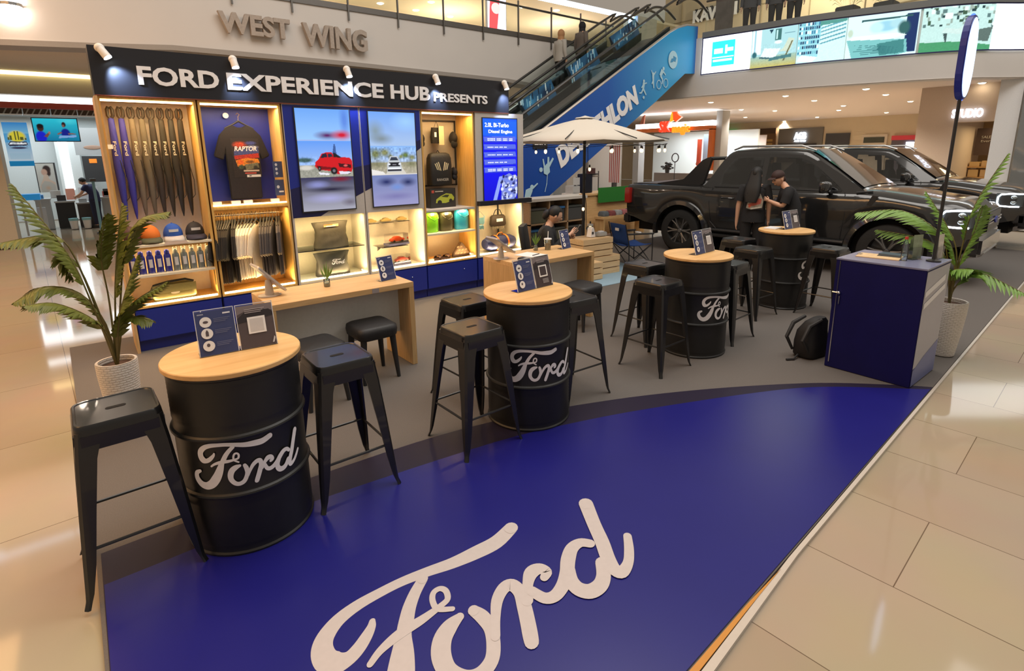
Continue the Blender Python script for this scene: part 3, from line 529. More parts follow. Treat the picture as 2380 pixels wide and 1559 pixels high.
# ================================================================ blue counter
t=T('counter','square dark blue counter cabinet with a grey poster side and lock','counter',(4.82,1.17,0),rad(0)); CT=t
CB=mat('counter_blue',(.004,.004,.075),.5,spec=.25,noise=.2,nscale=6); w,d,h=.585,.62,.945
box('body',(0,0,.004),(w,d,h-.012),CB,t,.003); box('counter_top',(-.003,-.003,h-.012),(w+.003,d+.003,h),mat('counter_top',(.20,.21,.33),.25),t)
pic('poster',w-.02,.93-.02,[((.40,.39,.43),(0,.16,1,1)),((.03,.04,.20),(0,0,1,.16)),((.14,.16,.34),[(0,.0),(1,.0),(1,.3),(.4,.22),(0,.14)]),((.75,.74,.74),[(.03,.78),(.85,.86),(.85,.915),(.03,.83)]),((.75,.74,.74),[(.03,.68),(.9,.78),(.9,.83),(.03,.73)])],t,loc=(.01,-.0015,.01))
MB().box((-.006,d-.035,.05),(-.001,d-.028,h-.02)).build('door_trim',CHR,t); 
m=MB(); m.ell((-.014,d-.05,.66),(.014,.014,.014),12,8); m.tube([(-.012,d+.0,.66),(-.012,d-.05,.66)],.006); m.build('lock',CHR,t,smooth=True)
m=MB(); [m.ell((-.008,d-.055,.62-k*.012),(.005,.005,.012),8,6) for k in range(5)]; m.build('key_chain',STL,t)
t=T('clipboard','tan wooden clipboard on the blue counter','clipboard',(5.11,1.58,.946),rad(8)); MB().box((-.105,-.15,0),(.105,.15,.006)).build('board',CRT,t); MB().box((-.03,.125,.006),(.03,.155,.014)).build('clip',CHR,t); MB().box((.01,-.14,.0065),(.1,.02,.008)).build('dark_pen_strip',BLKP,t)
o=MB().box((0,0,0),(.13,.19,.006)).build('notebook',mat('dark_notebook',(.05,.08,.10),.5),loc=(5.24,1.44,.946)); tag(o,'thin dark notebook beside the clipboard on the counter','notebook')
for i,(x,y,lb,c) in enumerate(((5.135,1.36,'leaflet holder nearest the clipboard on the counter, green and white',(.30,.36,.22)),(5.30,1.235,'leaflet holder at the corner of the counter, cream and brown',(.62,.58,.50)))):
    t=T('leaflet_holder',lb,'leaflet holder',(x,y,.946),rad(-20+i*15)); MB().box((0,0,0),(.115,.04,.10)).build('acrylic_box',ACR,t)
    m=MB(); [m.add([(.006,.008+k*.008,.004),(.109,.008+k*.008,.004),(.109,.014+k*.008,.20-k*.012),(.006,.014+k*.008,.20-k*.012)],[(0,1,2,3)]) for k in range(4)]; m.build('leaflets',mat('leaf%d'%i,c,.5,noise=.5,nscale=20),t)
t=T('bottle','small bottle with a red cap beside the leaflets on the counter','bottle',(5.08,1.40,.946)); MB().lathe([(0,0),(.022,0),(.024,.02),(.024,.12),(.010,.16),(.010,.17),(0,.17)],n=16).build('bottle_body',GLS,t,smooth=True); MB().lathe([(0,.17),(.012,.17),(.012,.19),(0,.19)],n=12).build('cap',mat('red_cap',(.55,.05,.04),.4),t)
# tall flag pole with light box
t=T('light_pole','thin black pole on the counter carrying an upright oval light box','sign',(5.20,1.235,.9465))
MB().lathe([(0,0),(.05,0),(.05,.01),(.012,.02),(.012,1.6),(0,1.6)],n=16).build('pole',BLK,t,smooth=30)
ov=lambda r:[(r*.0,0)]
P=[]; 
for k in range(28):
    a=2*PI*k/28; P.append((.155*math.cos(a),1.505+(.22*math.sin(a) if 1 else 0)+(.07 if math.sin(a)>0 else -.07)))
R3=Matrix.Rotation(rad(2),4,'Z')
m=MB(); m.M=R3; m.prism([(x*.96,z) for x,z in P],.045,'y',-.0225); m.build('light_box',mat('box_blue',(.01,.02,.20),.4,emis=.12),t,bevel=.006)
m=MB(); m.M=R3; m.add([(x*.9,-.024,1.505+(z-1.505)*.94) for x,z in P],[tuple(range(28))]); o=m.build('lit_face',emi('pole_blue',(.45,.65,1),3),t); tag(o,'white glowing oval face')
m=MB(); m.M=R3; m.tube([(.165*math.cos(a*PI/12-PI/2),0,1.505+.29*math.sin(a*PI/12-PI/2)) for a in range(13)],.014,8); tag(m.build('light_edge',emi('pole_white',(.05,.15,1),2),t),'blue glowing rim')
# backpack on the floor
t=T('backpack','black backpack slumped against the left side of the blue counter','backpack',(4.98,1.98,.001),rad(-8))
m=MB(); m.loft([[(x*a,y*b+c,z) for x,y,_ in rrect(.30,.20,.07)] for z,a,b,c in ((0,.85,.9,0),(.03,1,1,0),(.14,1.02,1.0,0),(.24,.95,.85,.0),(.33,.75,.6,-.03),(.37,.4,.35,-.05))]); m.build('bag',mat('bag_black',(.012,.011,.012),.7,bump=.5,nscale=9),t,smooth=60)
for sx in (-.09,.06): MB().tube([(-.03,.0+sx,.36),(-.15,.03+sx,.31),(-.215,.04+sx,.19),(-.13,.03+sx,.06)],[.014,.018,.016,.012],8).build('strap',mat('strap_black',(.02,.019,.02),.7),t,smooth=True)
MB().tube([(-.15,.02,.03),(-.24,.0,.012),(-.30,.03,.010)],.009,6).build('loose_strap',mat('strap_black',(.02,.019,.02),.7),t)
# ================================================================ potted palms
def pot(t,h,r):
    m=MB(); P=[(0,0),(r*.62,0),(r*.70,.01),(r*.86,h*.4),(r*.98,h*.8),(r,h*.99),(r*.985,h),(r*.86,h),(r*.84,h*.9),(0,h*.9)]
    m.lathe(P,n=40); m.build('pot',potm(),t,smooth=40)
    MB().lathe([(0,h*.93),(r*.84,h*.93),(r*.84,h*.90)],n=24).build('soil',TERR,t)
def potm():
    if 'pot_woven' in MC: return MC['pot_woven']
    m=mat('pot_woven',(.72,.66,.60),.55); n=m.node_tree.nodes; L=m.node_tree.links; b=n['Principled BSDF']
    tc=n.new('ShaderNodeTexCoord'); mp=n.new('ShaderNodeMapping'); 
    sx=n.new('ShaderNodeSeparateXYZ'); at=n.new('ShaderNodeMath'); at.operation='ARCTAN2'; cb=n.new('ShaderNodeCombineXYZ'); mu=n.new('ShaderNodeMath'); mu.operation='MULTIPLY'; mu.inputs[1].default_value=.14
    L.new(tc.outputs['Object'],sx.inputs[0]); L.new(sx.outputs[1],at.inputs[0]); L.new(sx.outputs[0],at.inputs[1]); L.new(at.outputs[0],mu.inputs[0]); L.new(mu.outputs[0],cb.inputs[0]); L.new(sx.outputs[2],cb.inputs[1])
    br=n.new('ShaderNodeTexBrick'); br.inputs['Scale'].default_value=1; br.inputs['Brick Width'].default_value=.045; br.inputs['Row Height'].default_value=.016; br.inputs['Mortar Size'].default_value=.004; br.inputs['Mortar Smooth'].default_value=1
    L.new(cb.outputs[0],br.inputs['Vector']); bp=n.new('ShaderNodeBump'); bp.invert=True; bp.inputs['Distance'].default_value=.006; bp.inputs['Strength'].default_value=.7; L.new(br.outputs['Fac'],bp.inputs['Height']); L.new(bp.outputs[0],b.inputs['Normal']); return m
def frond(t,pts,w,lm,stem=.35,seed=0,nl=20):
    """pts: base, mid, tip (local); leaflets along the outer part"""
    rr=random.Random(seed); P=[Vector(p) for p in pts]
    def C(u):
        n=len(P)-1; i=min(int(u*n),n-1); t_=u*n-i; p0,p1,p2,p3=P[max(i-1,0)],P[i],P[i+1],P[min(i+2,n)]
        return .5*((2*p1)+(p2-p0)*t_+(2*p0-5*p1+4*p2-p3)*t_*t_+(-p0+3*p1-3*p2+p3)*t_**3)
    path=[C(k/16) for k in range(17)]
    f=MB().tube(path,[.008*(1-.75*k/16) for k in range(17)],6).build('stalk',mat('stalk',(.16,.13,.04),.5),t,smooth=True)
    m=MB()
    for k in range(nl):
        u=stem+(1-stem)*(k+.5)/nl; p=C(u); d=(C(min(u+.02,1))-C(max(u-.02,0))).normalized()
        side=d.cross(Vector((0,0,1))); side=side.normalized() if side.length>.1 else Vector((1,0,0)); up=side.cross(d).normalized()
        q=(k+.5)/nl; L=w*(math.sin(PI*min(1,.12+q*.86))**.6)*(1 if q<.9 else .8)
        for s in (1,-1):
            tip=p+side*s*L*.80+d*L*.62-up*L*(.25+.2*rr.random())+Vector((0,0,-L*.1)); md=p.lerp(tip,.45)+up*L*.07; wv=d*(.015+.012*(1-q))
            m.add([p-wv*.4,md-wv,tip,md+wv,p+wv*.4,md+up*.004],[(0,1,5),(1,2,5),(5,2,3),(0,5,4),(4,5,3)])
    m.build('leaflets',lm,t)
t=T('potted_palm','potted palm with drooping olive fronds in a white pot by the display wall','plant',(.03,4.32,.001)); pot(t,.5,.118)
b=(0,0,.45)
for i,(pts,w,stm,nl) in enumerate([
 ([b,(-.06,-.05,.85),(-.14,-.05,1.24),(-.33,0,1.67)],.13,.50,22),
 ([b,(-.05,0,.85),(-.13,.0,1.28),(-.24,0,1.36),(-.43,-.05,1.345)],.14,.55,22),
 ([b,(-.02,.02,.75),(-.12,.0,.98),(-.28,-.05,1.06),(-.42,-.1,1.0)],.15,.30,26),
 ([b,(-.03,-.1,.72),(-.10,-.15,.86),(-.24,-.2,.98),(-.36,-.25,1.0)],.14,.30,24),
 ([b,(.02,.05,.9),(.02,.05,1.2),(.08,.0,1.46)],.12,.55,18),
 ([b,(.07,.0,.85),(.14,-.05,1.2),(.24,-.1,1.42),(.40,-.15,1.47)],.13,.45,24),
 ([b,(.05,.0,.9),(.11,.0,1.25),(.17,.0,1.52)],.14,.35,24),
 ([b,(.04,-.1,.75),(.10,-.12,.95),(.20,-.15,1.20)],.13,.25,24),
 ([b,(.06,0,.75),(.15,-.1,.9),(.33,-.2,1.02)],.11,.35,20),
 ([b,(.06,-.05,.72),(.12,-.1,.80),(.22,-.15,.77)],.10,.5,12),
 ([b,(-.03,0,.75),(-.10,.0,1.15),(-.17,0,1.22),(-.14,.0,1.08)],.12,.5,16)]):
    frond(t,pts,w,LEAF,stm,i,nl)
t=T('potted_palm','potted palm with bright green fronds in a tapered white pot behind the blue counter','plant',(5.90,1.24,.001)); pot(t,.5,.135)
for i,(pts,w,stm,nl) in enumerate([
 ([b,(.0,.05,.8),(0,.15,1.08),(0,.45,1.26),(-.05,.80,1.22)],.21,.48,24),
 ([b,(.0,.03,.75),(.0,.2,1.0),(-.03,.62,1.07)],.17,.45,20),
 ([b,(.0,-.02,.95),(0,-.06,1.35),(.05,-.20,1.76)],.12,.40,20),
 ([b,(-.02,0,.9),(-.02,.1,1.15),(-.05,.28,1.44)],.11,.5,16),
 ([b,(0,-.02,.62),(0,-.15,.78),(0,-.46,.66)],.18,.38,20),
 ([b,(.0,.02,.65),(-.05,.0,.78),(-.12,-.14,.82)],.20,.40,18),
 ([b,(.0,-.02,.8),(.0,-.08,1.1),(-.02,-.12,1.34)],.12,.35,20),
 ([b,(-.02,.0,.8),(-.04,.05,1.0),(-.08,.12,1.1)],.12,.35,18)]):
    frond(t,pts,w,LEAF2,stm,40+i,nl)
# ================================================================ merchandise
def W(x,y,z): return (x,y,z)
# umbrellas hanging in cabinet A
UC=[((.03,.035,.33),'bright blue folded umbrella at the far left of the eight'),((.03,.03,.30),'blue folded umbrella, second of the eight from the left'),((.13,.105,.08),'olive grey folded umbrella next to the blue ones'),((.11,.095,.075),'olive grey folded umbrella left of the black ones'),
 ((.03,.025,.025),'black folded umbrella right beside the olive ones'),((.028,.025,.022),'black folded umbrella, third from the right'),((.022,.022,.024),'black folded umbrella, second from the right'),((.020,.018,.018),'black folded umbrella at the far right of the eight')]
g0=mat('umbrella_grip',(.02,.013,.010),.5)
for i,(c,lb) in enumerate(UC):
    x=.325+i*.0785
    t=T('folded_umbrella',lb,'umbrella',(x,WY+.30,0),rad((i%3-1)*6),group='folded umbrellas hanging on the panel')
    m=MB(); 
    for s in (-1,1): m.tube([(s*.006,0,2.18),(s*.019,0,2.20),(s*.019,0,2.255),(s*.006,0,2.28)],.014,8)
    m.build('handle',g0,t,smooth=True)
    cm=mat('umb%d'%i,c,.7,bump=.2); m=MB(); m.lathe([(.010,2.19),(.024,2.17),(.028,2.05),(.030,1.95),(.036,1.85),(.038,1.75),(.033,1.6),(.026,1.45),(.014,1.30),(.004,1.24)],n=10,sx=1,sy=.7); m.build('canopy',cm,t,smooth=80)
    m=MB(); text(m,'Ford',0,0,.13,.026,0,.001,.02); 
    m.v=[(b_-.013,-.0265-.003,1.97-a_) for a_,_y,b_ in [(p[0],p[1],p[2]) for p in m.v]]; m.build('lettering',mat('umb_letter',(.62,.58,.5),.5),t)
    MB().tube([(.02,-.02,1.80),(.05,-.03,1.6),(.045,-.02,1.45),(.02,-.02,1.42)],.004,6).build('strap',mat('umb_strap',(.02,.02,.02),.6),t)
    MB().tube([(0,0,2.262),(0,.09,2.262)],.004,6).build('hook',CHR,t)
o=box('price_card',(.24,WY+.16,1.90),(.30,WY+.162,1.94),PAP); 
o.location=(0,0,0); tag(o,'small white price card beside the leftmost umbrella','price card')
# caps
def cap(label,x,c,vis,y=WY+.16,z=1.02,s=1.0,hang=False,rz=0,patch=True):
    t=T('cap',label,'cap',(x,y,z),rz,group='baseball caps')
    cm=mat('cap_%s'%label[:9].replace(' ','_'),c,.75,bump=.2); vm=mat('visor_%s'%label[:9].replace(' ','_'),vis,.7)
    m=MB(); m.ell((0,.02,.055),(.085,.09,.115),20,12,lambda a,b,d:(a,b,max(d,-.12))); m.build('crown',cm,t,smooth=True)
    m=MB(); rows=[]
    for k in range(9):
        a=-PI*.5+(k-4)*PI/10.5; rows.append([(.082*math.cos(a),.02+.085*math.sin(a),.052),(.10*math.cos(a),.0+.12*math.sin(a),.038-.012*abs(k-4)/4),(.095*math.cos(a),-.02+.14*math.sin(a),.018-.014*abs(k-4)/4)])
    m.grid(rows); o=m.build('visor',vm,t,smooth=True); md=o.modifiers.new('s','SOLIDIFY'); md.thickness=.004
    if patch:
        m=MB(); rows=[[((.084)*math.sin(a),.02-.092*math.cos(a),zz) for zz in (.092,.118)] for a in [(-.5+.1*k) for k in range(11)]]; m.grid(rows); m.build('badge',mat('cap_badge',(.68,.68,.68),.5),t)
    MB().ell((0,.02,.171),(.008,.008,.005),8,5).build('button',cm,t); return t
cap('orange baseball cap with a dark visor',.475,(.72,.18,.02),(.08,.09,.05),patch=False); cap('royal blue baseball cap with a white visor',.665,(.02,.09,.42),(.55,.52,.50)); cap('black baseball cap at the right of the cap shelf',.855,(.025,.022,.022),(.03,.028,.05))
cap('dark brown baseball cap half hidden by the palm on the cap shelf',.315,(.10,.05,.04),(.09,.05,.04),patch=False)
t=T('price_holder','white sloping price strip on the cap shelf','price card',(.66,WY-.006,1.005)); MB().prism([(-.10,0),(.10,0),(.09,.028),(-.09,.028)],.003,'y').build('strip',mat('pricestrip',(.75,.6,.5),.4),t)
# flasks
for i in range(10):
    blue=i<5; x=.295+i*.0705
    lb='blue vacuum flask in the shelf row'if blue else 'smoke grey clear flask in the shelf row'
    t=T('flask',('blue vacuum flask, one of the left half of the flask shelf' if blue else 'clear grey flask, one of the right half of the flask shelf'),'flask',(x,WY+.07,.7355),group='blue flasks on the shelf' if blue else 'clear flasks on the shelf')
    lb=['first','second','third','fourth','fifth'][i%5]+(' blue vacuum flask' if blue else ' clear grey flask')+' from the left in its colour on the flask shelf'; tag(t,lb); bm_=mat('flask_blue',(.02,.028,.28),.25,coat=.5) if blue else mat('flask_grey',(.16,.19,.20),.15,coat=.6)
    MB().lathe([(0,0),(.029,0),(.031,.006),(.031,.155),(.026,.175),(.0,.18)],n=20).build('body',bm_,t,smooth=35)
    MB().lathe([(.0,.178),(.022,.178),(.022,.205),(.016,.218),(0,.22)],n=16).build('cap',bm_ if blue else mat('flask_cap',(.3,.32,.30),.2,coat=.5),t,smooth=35)
    m=MB(); rows=[[(.0315*math.sin(a),-.0315*math.cos(a),zz) for zz in (.06,.14)] for a in (-.5,-.25,0,.25,.5)]; m.grid(rows); m.build('label',mat('flask_label',(.66,.66,.68),.4),t,smooth=True)
    MB().lathe([(.0,.0),(.032,.0),(.032,.008),(.0,.008)],n=18).build('base_ring',CHR,t)
    if not blue: m=MB(); m.tube([(.018*math.cos(a*PI/8),0,.215+.028*math.sin(a*PI/8)) for a in range(9)],.004,6); m.build('carry_loop',mat('flask_cap',(.3,.32,.30),.2),t)
# bag in cabinet A
t=T('sling_bag','olive green messenger bag with a black strap on the bottom shelf','bag',(.60,WY+.14,.445),rad(0))
OLV=mat('bag_olive',(.20,.17,.055),.45,bump=.2)
m=MB(); m.loft([[(x*a,y*c,z) for x,y,_ in rrect(.38,.15,.05)] for z,a,c in ((.005,.97,.9),(.04,1,1),(.11,.97,.9),(.155,.88,.6),(.17,.8,.3))]); m.build('bag_body',OLV,t,smooth=60)
m=MB(); m.grid([[(x,-.077-.01*math.sin((z-.05)*9),z) for x in (-.185,-.09,0,.09,.185)] for z in (.165,.14,.12,.10,.085)]); m.build('flap',OLV,t,smooth=True)
m=MB(); m.add([(p[0],-.0795,p[1]) for p in circ(0,.08,.038,.014)],[tuple(range(19,-1,-1))]); m.build('badge',mat('bag_badge',(.6,.52,.35),.4),t)
MB().tube([(-.19,-.03,.03),(-.20,-.03,.10),(-.17,-.05,.165),(-.05,-.06,.19),(.10,-.05,.195),(.17,-.04,.165)],[.012]*6,8).build('strap',BLKC,t,smooth=True)
# displayed t-shirt on hanger
def tee(name,label,loc,mm,w=.24,h=.62,group=None,rz=0,th=.03,sl=.13,nm=None):
    t=T(name,label,'shirt',loc,rz,group=group)
    # outline of the front, local x-z, hanger hook at z=0
    P=[(-.055,-.085),(-.03,-.11),(.03,-.11),(.055,-.085),(.13,-.115),(w,-.19),(w+sl*.55,-.40),(w*.92,-.44),(w*.80,-.36),(w*.78,-h-.08),(-w*.78,-h-.08),(-w*.80,-.36),(-w*.92,-.44),(-w-sl*.55,-.40),(-w,-.19),(-.13,-.115)]
    m=MB(); m.prism(P,th,'y',-th/2); o=m.build('shirt_fabric',mm,t,bevel=min(.01,th*.3))
    MB().tube([(0,0,.0),(.016,0,.018),(.0,0,.036),(-.016,0,.02)],.003,6).tube([(0,0,0),(0,0,-.045)],.003,6).build('hanger_hook',CHR,t,smooth=True)
    MB().tube([(-.14,0,-.12),(-.05,0,-.075),(0,0,-.045),(.05,0,-.075),(.14,0,-.12)],[.006,.009,.012,.009,.006],8).build('hanger',BLKP,t,smooth=True)
    return t
BTEE=mat('tee_black',(.014,.012,.013),.85,bump=.25)
tb=tee('display_shirt','black t-shirt with a colourful truck print hanging on the blue panel',(1.405,WY+.30,2.225),BTEE,.20,.77)
p=Paint(80,120,s_(32,28,29)); p.blob(.3,.84,.3,.10,s_(170,60,35),.6); p.blob(.7,.88,.25,.06,s_(60,70,130),.6); p.blob(.75,.78,.28,.05,s_(120,130,170),.6); p.poly([(.08,.70),(.95,.77),(.98,.62),(.06,.56)],s_(60,70,120)); p.poly([(.06,.56),(.95,.62),(.97,.50),(.08,.46)],s_(165,45,35)); p.noise(0,.4,1,.95,.6,3)
p.poly([(.10,.44),(.5,.50),(.93,.47),(.96,.36),(.6,.32),(.15,.28)],s_(200,125,40)); p.blob(.27,.39,.14,.08,s_(215,95,30),.4); p.blob(.62,.40,.2,.05,s_(110,70,35),.5); p.poly([(.40,.33),(.9,.38),(.93,.24),(.45,.19)],s_(105,105,85)); p.blob(.28,.27,.12,.07,s_(60,75,60),.4); p.blob(.8,.25,.1,.06,s_(45,45,42),.4); p.noise(0,.15,1,.5,.6,3); p.rect(.35,.145,.92,.185,s_(190,175,160)); p.rect(.38,.085,.80,.12,s_(180,80,70)); p.rect(.45,.0,.96,.06,s_(205,205,205)); p.rect(.52,.02,.62,.045,s_(50,50,60))
p.build('print',.27,.40,tb,(-.10,-.0165,-.62),0,rough=.6)
m=MB(); text(m,'RAPTOR',-.075,-.350,.22,.05,-.0185,.0006,.03,.2); m.build('print_lettering',mat('print_white',(.7,.7,.72),.5),tb)
# shirts on the rail
def hanging(label,x,c,name,group,grow=1.0,sl=.13):
    return None
rs=[('dark',(.022,.017,.013)),('white',(.72,.62,.50)),('grey',(.075,.062,.06))]
xs=[(1.045+i*.024,'dark') for i in range(9)]+[(1.275+i*.034,'white') for i in range(6)]+[(1.49+i*.032,'grey') for i in range(7)]
protos={}
for i,(x,k) in enumerate(xs):
    c=dict(rs)[k]; lb={'dark':'black shirt on the clothes rail, one of the tight group at its left end','white':'cream white shirt on the clothes rail, one of the group in its middle','grey':'dark grey shirt on the clothes rail, one of the group at its right end'}[k]
    kk=[q for _,q in xs[:i+1]].count(k); lb=lb.split(', one of')[0]+', '+['first','second','third','fourth','fifth','sixth','seventh','eighth','ninth'][kk-1]+' from the left of its colour'
    if k not in protos:
        t=tee('hanging_shirt',lb,(x,WY+.2,1.215),mat('shirt_'+k,c,.85,bump=.3),.20 if k!='white' else .21,.58 if k!='dark' else .60,group=k+' shirts on the rail',rz=rad(90),th=.022); protos[k]=t
    else: t=dup(protos[k],(x,WY+.2+random.uniform(-.015,.015),1.215),rad(90+random.uniform(-5,5)),lb)
    t.rotation_euler.z=rad((66 if k!='white' else 60)+((i*37)%13-6)-(14 if (k=='white' and i==14) else 0)); 
    t.rotation_euler.x=0
# small boxes on the shelf over the rail
for i,x in enumerate((1.02,1.195,1.31,1.575)):
    t=T('acrylic_block',['small clear price block at the left end of the lit shelf','small clear price block left of centre on the lit shelf','small clear price block in the middle of the lit shelf','small clear price block at the right end of the lit shelf'][i],'price block',(x,WY+.03,1.3365),group='price blocks over the rail'); MB().box((0,0,.014),(.085,.04,.045)).build('block',mat('blockw',(.72,.65,.55),.3),t,bevel=.003); MB().box((.005,.005,0),(.08,.035,.014)).build('base',ACR,t)
# info signs on the right of cabinet B
for i,(z,lb) in enumerate(((1.60,'upper small navy info card on the blue panel'),(1.41,'lower small navy info card on the blue panel'))):
    t=T('info_card',lb,'card',(1.635,WY+.06,z),group='navy info cards in the shirt cabinet'); pic('card_face',.095,.165,[((.05,.07,.15),(0,0,1,1))]+([((.6,.62,.65),circ(.35,.8-.27*k,.13,.09)) for k in range(3)] if i==0 else [((.6,.62,.65),circ(.35,.55,.15,.1)),((.7,.7,.72),(.4,.2,.9,.3))]),t); box('card_back',(0,.0005,0),(.095,.006,.165),BLKP,t)
t=T('price_tag','round white sensor tag beside the hanger hook','tag',(1.30,WY+.34,2.235)); MB().tube([(0,0,0),(0,.01,0)],.028,16).build('disc',WHTL,t)
# sacks in C
SACK=mat('sack_dark',(.060,.050,.032),.6,noise=.3,nscale=12,bump=.6); SACK2=mat('sack_grey',(.055,.052,.042),.55,noise=.3,nscale=12,bump=.6)
def sack(label,x,z,h,mm,w=.20):
    t=T('roll_top_sack',label,'bag',(x,WY+.17,z),group='dark sacks in the lit niche')
    m=MB(); R=[]
    for k in range(9):
        u=k/8; a=(.93+.05*math.cos(u*5.2))*(1+.10*max(0,u-.7)/.3); d=.075*(1-u*.75)+.012
        R.append([(x_*a*2*w+.004*math.sin(9*x_*20+k),y_*d*2+.006*math.sin(k*2+x_*40),u*h) for x_,y_,_ in rrect(1,1,.35,5)])
    m.loft(R); m.build('sack_body',mm,t,smooth=60); return t
s1=sack('dark roll-top sack with an orange and white label on the glass shelf',2.225,.784,.29,SACK)
pic('label',.17,.03,[((.72,.42,.20),(0,0,1,1)),((.78,.16,.04),(0,.5,.6,1)),((.75,.72,.68),(.15,.1,.8,.45))],s1,loc=(-.09,-.052,.235))
s2=sack('dark sack with a white script logo standing under the glass shelf',2.215,.451,.27,SACK2)
m=MB(); [m.add([(x-.04,-.0905-i*.00002,z+.135) for x,z in q],[tuple(range(len(q)))]) for i,q in enumerate(logo_shape(.15))]; m.build('script_logo',WHTL,s2)
# toy car boxes in D
def toy(c): 
    m=MB(); P=[(0,.012),(.01,.03),(.03,.034),(.05,.05),(.09,.052),(.115,.036),(.14,.03),(.145,.014),(.13,.008),(.012,.008)]
    m.prism([(a,b) for a,b in P],.05,'y',-.025); return m
def carbox(label,x,y,z,w,c,rz=0,boxed=True,s=1.4):
    t=T('toy_car_box',label,'toy',(x,y,z),rz,group='toy cars in the lit niche')
    toy(c).build('toy_car',mat('toy%.2f'%c[0]+'%.2f'%c[1],c,.3,coat=.6),t,bevel=.004).location=(.035,.0,.025)
    m=MB(); [m.tube([(.035+a,-.028,.034),(.035+a,.028,.034)],.011,12) for a in (.032,.115)]; m.build('toy_wheels',BLKP,t)
    MB().box((0,-.05,0),(w,.05,.018)).build('tray',mat('toybox_base',(.10,.10,.18),.4) if boxed else CREAM,t); MB().box((.005,-.045,.018),(w-.005,.045,.10)).build('clear_cover',ACR,t)
    t.scale=(s,)*3; return t
carbox('orange toy car in a clear box on the middle acrylic shelf',2.93,WY+.2,.705,.21,(.75,.08,.015),rad(6))
carbox('dark red toy car in a clear box at the bottom of the niche',2.97,WY+.17,.452,.19,(.33,.035,.02),rad(4),s=1.3)
for i,x in enumerate((2.70,2.90,3.12)):
    t=T('gadget_shelf',['left brass-coloured model on a small acrylic shelf','middle brass-coloured model on a small acrylic shelf','right brass-coloured model on a small acrylic shelf'][i],'model',(x,WY+.30,.99),group='small models on acrylic shelves')
    MB().box((0,-.08,0),(.16,.11,.005)).build('acrylic_shelf',ACR,t); toy((0,0,0)).build('model_body',mat('brass_model',(.42,.30,.10),.35,metal=.4),t,bevel=.003).location=(.01,0,.005)
t=T('acrylic_shelf','clear wedge shelf carrying the orange toy car','shelf',(2.84,WY+.30,.69)); MB().box((0,-.16,0),(.36,.105,.006)).build('plate',ACR,t); MB().prism([(0,0),(-.12,.0),(0,-.06)],.004,'x').build('bracket',ACR,t)
# cabinet E: hanging things
def hangcap(label,x,z,s=1):
    t=T('cap',label,'cap',(x,WY+.32,z),group='black caps hanging in the cabinet'); m=MB(); m.ell((0,0,0),(.055*s,.07,.085*s),14,10,lambda a,b,d:(a*(1-.25*max(0,d)),b,d)); m.build('crown',BTEE,t,smooth=True)
    m=MB(); m.ell((-.005,-.03,-.08*s),(.05*s,.03,.055*s),12,8); m.build('visor',BLKC,t,smooth=True)
    MB().tube([(0,0,.08*s),(0,.0,.12*s)],.002,5).build('hook_loop',CHR,t); return t
hangcap('black cap hanging top right in the open cabinet',4.045,2.03); hangcap('black cap hanging right of the backpack',4.035,1.58,.8); hangcap('black cap hanging at the left edge above the backpack',3.555,2.02,.8)
t=T('pouch','small black pouch with a big cream swing tag hanging over the backpack','pouch',(3.79,WY+.32,1.99))
MB().loft([rrect(.17,.05,.02,z=-.03),rrect(.18,.06,.02,z=.05),rrect(.15,.04,.02,z=.17)]).build('pouch_body',BTEE,t,smooth=60); MB().tube([(-.04,0,.16),(0,0,.25),(.04,0,.16)],.003).build('cord',BLKP,t); MB().box((.01,-.045,-.05),(.085,-.042,.19)).build('swing_tag',mat('swing_tag',(.72,.6,.36),.6),t)
MB().box((-.05,-.034,.05),(-.02,-.031,.11)).build('patch',WHTL,t)
t=T('backpack','black backpack with yellow claw-like stripes in the open cabinet','backpack',(3.785,WY+.30,1.42))
m=MB(); m.loft([[(x*a,y*c-.02,z) for x,y,_ in rrect(.34,.14,.04)] for z,a,c in ((0,.95,.9),(.02,1,1),(.26,1,1),(.35,.97,.9),(.40,.85,.7),(.42,.6,.4))]); m.build('pack_body',mat('pack_black',(.014,.014,.012),.55,bump=.3),t,smooth=60)
m=MB()
for s in (-1,1):
    for k in range(3): x=s*(.05+.025*k); m.prism([(x-.008,.30-.01*k),(x+.006,.30-.01*k),(x+.03*s*-1+.01,.19+.005*k),(x+.03*s*-1-.002,.19+.005*k)],.002,'y',-.093)
m.build('claw_stripes',mat('claw',(.62,.55,.33),.5),t); m=MB(); text(m,'RANGER',-.08,.055,.18,.035,-.092,.002,.02); m.build('lettering',mat('dull_letter',(.35,.33,.28),.5),t)
MB().tube([(-.03,0,.41),(0,0,.45),(.03,0,.41)],.006).build('top_handle',BLKP,t,smooth=True)
t=T('model_box','dark toy box with a lime green sports car picture','box',(3.585,WY+.20,1.126),rad(2)); box('carton',(0,0,0),(.40,.11,.25),mat('carton_black',(.03,.028,.024),.4),t)
pic('box_art',.39,.24,[((.03,.03,.028),(0,0,1,1)),((.40,.46,.05),[(.2,.25),(.22,.45),(.4,.62),(.62,.75),(.85,.7),(.95,.5),(.92,.35),(.6,.22)]),((.04,.05,.02),[(.42,.58),(.6,.68),(.75,.66),(.68,.52)]),((.02,.02,.02),circ(.35,.27,.09,.13)),((.02,.02,.02),circ(.8,.33,.07,.11)),((.5,.08,.05),(.04,.8,.14,.95)),((.5,.48,.4),(.18,.85,.5,.9))],t,loc=(.005,-.002,.005))
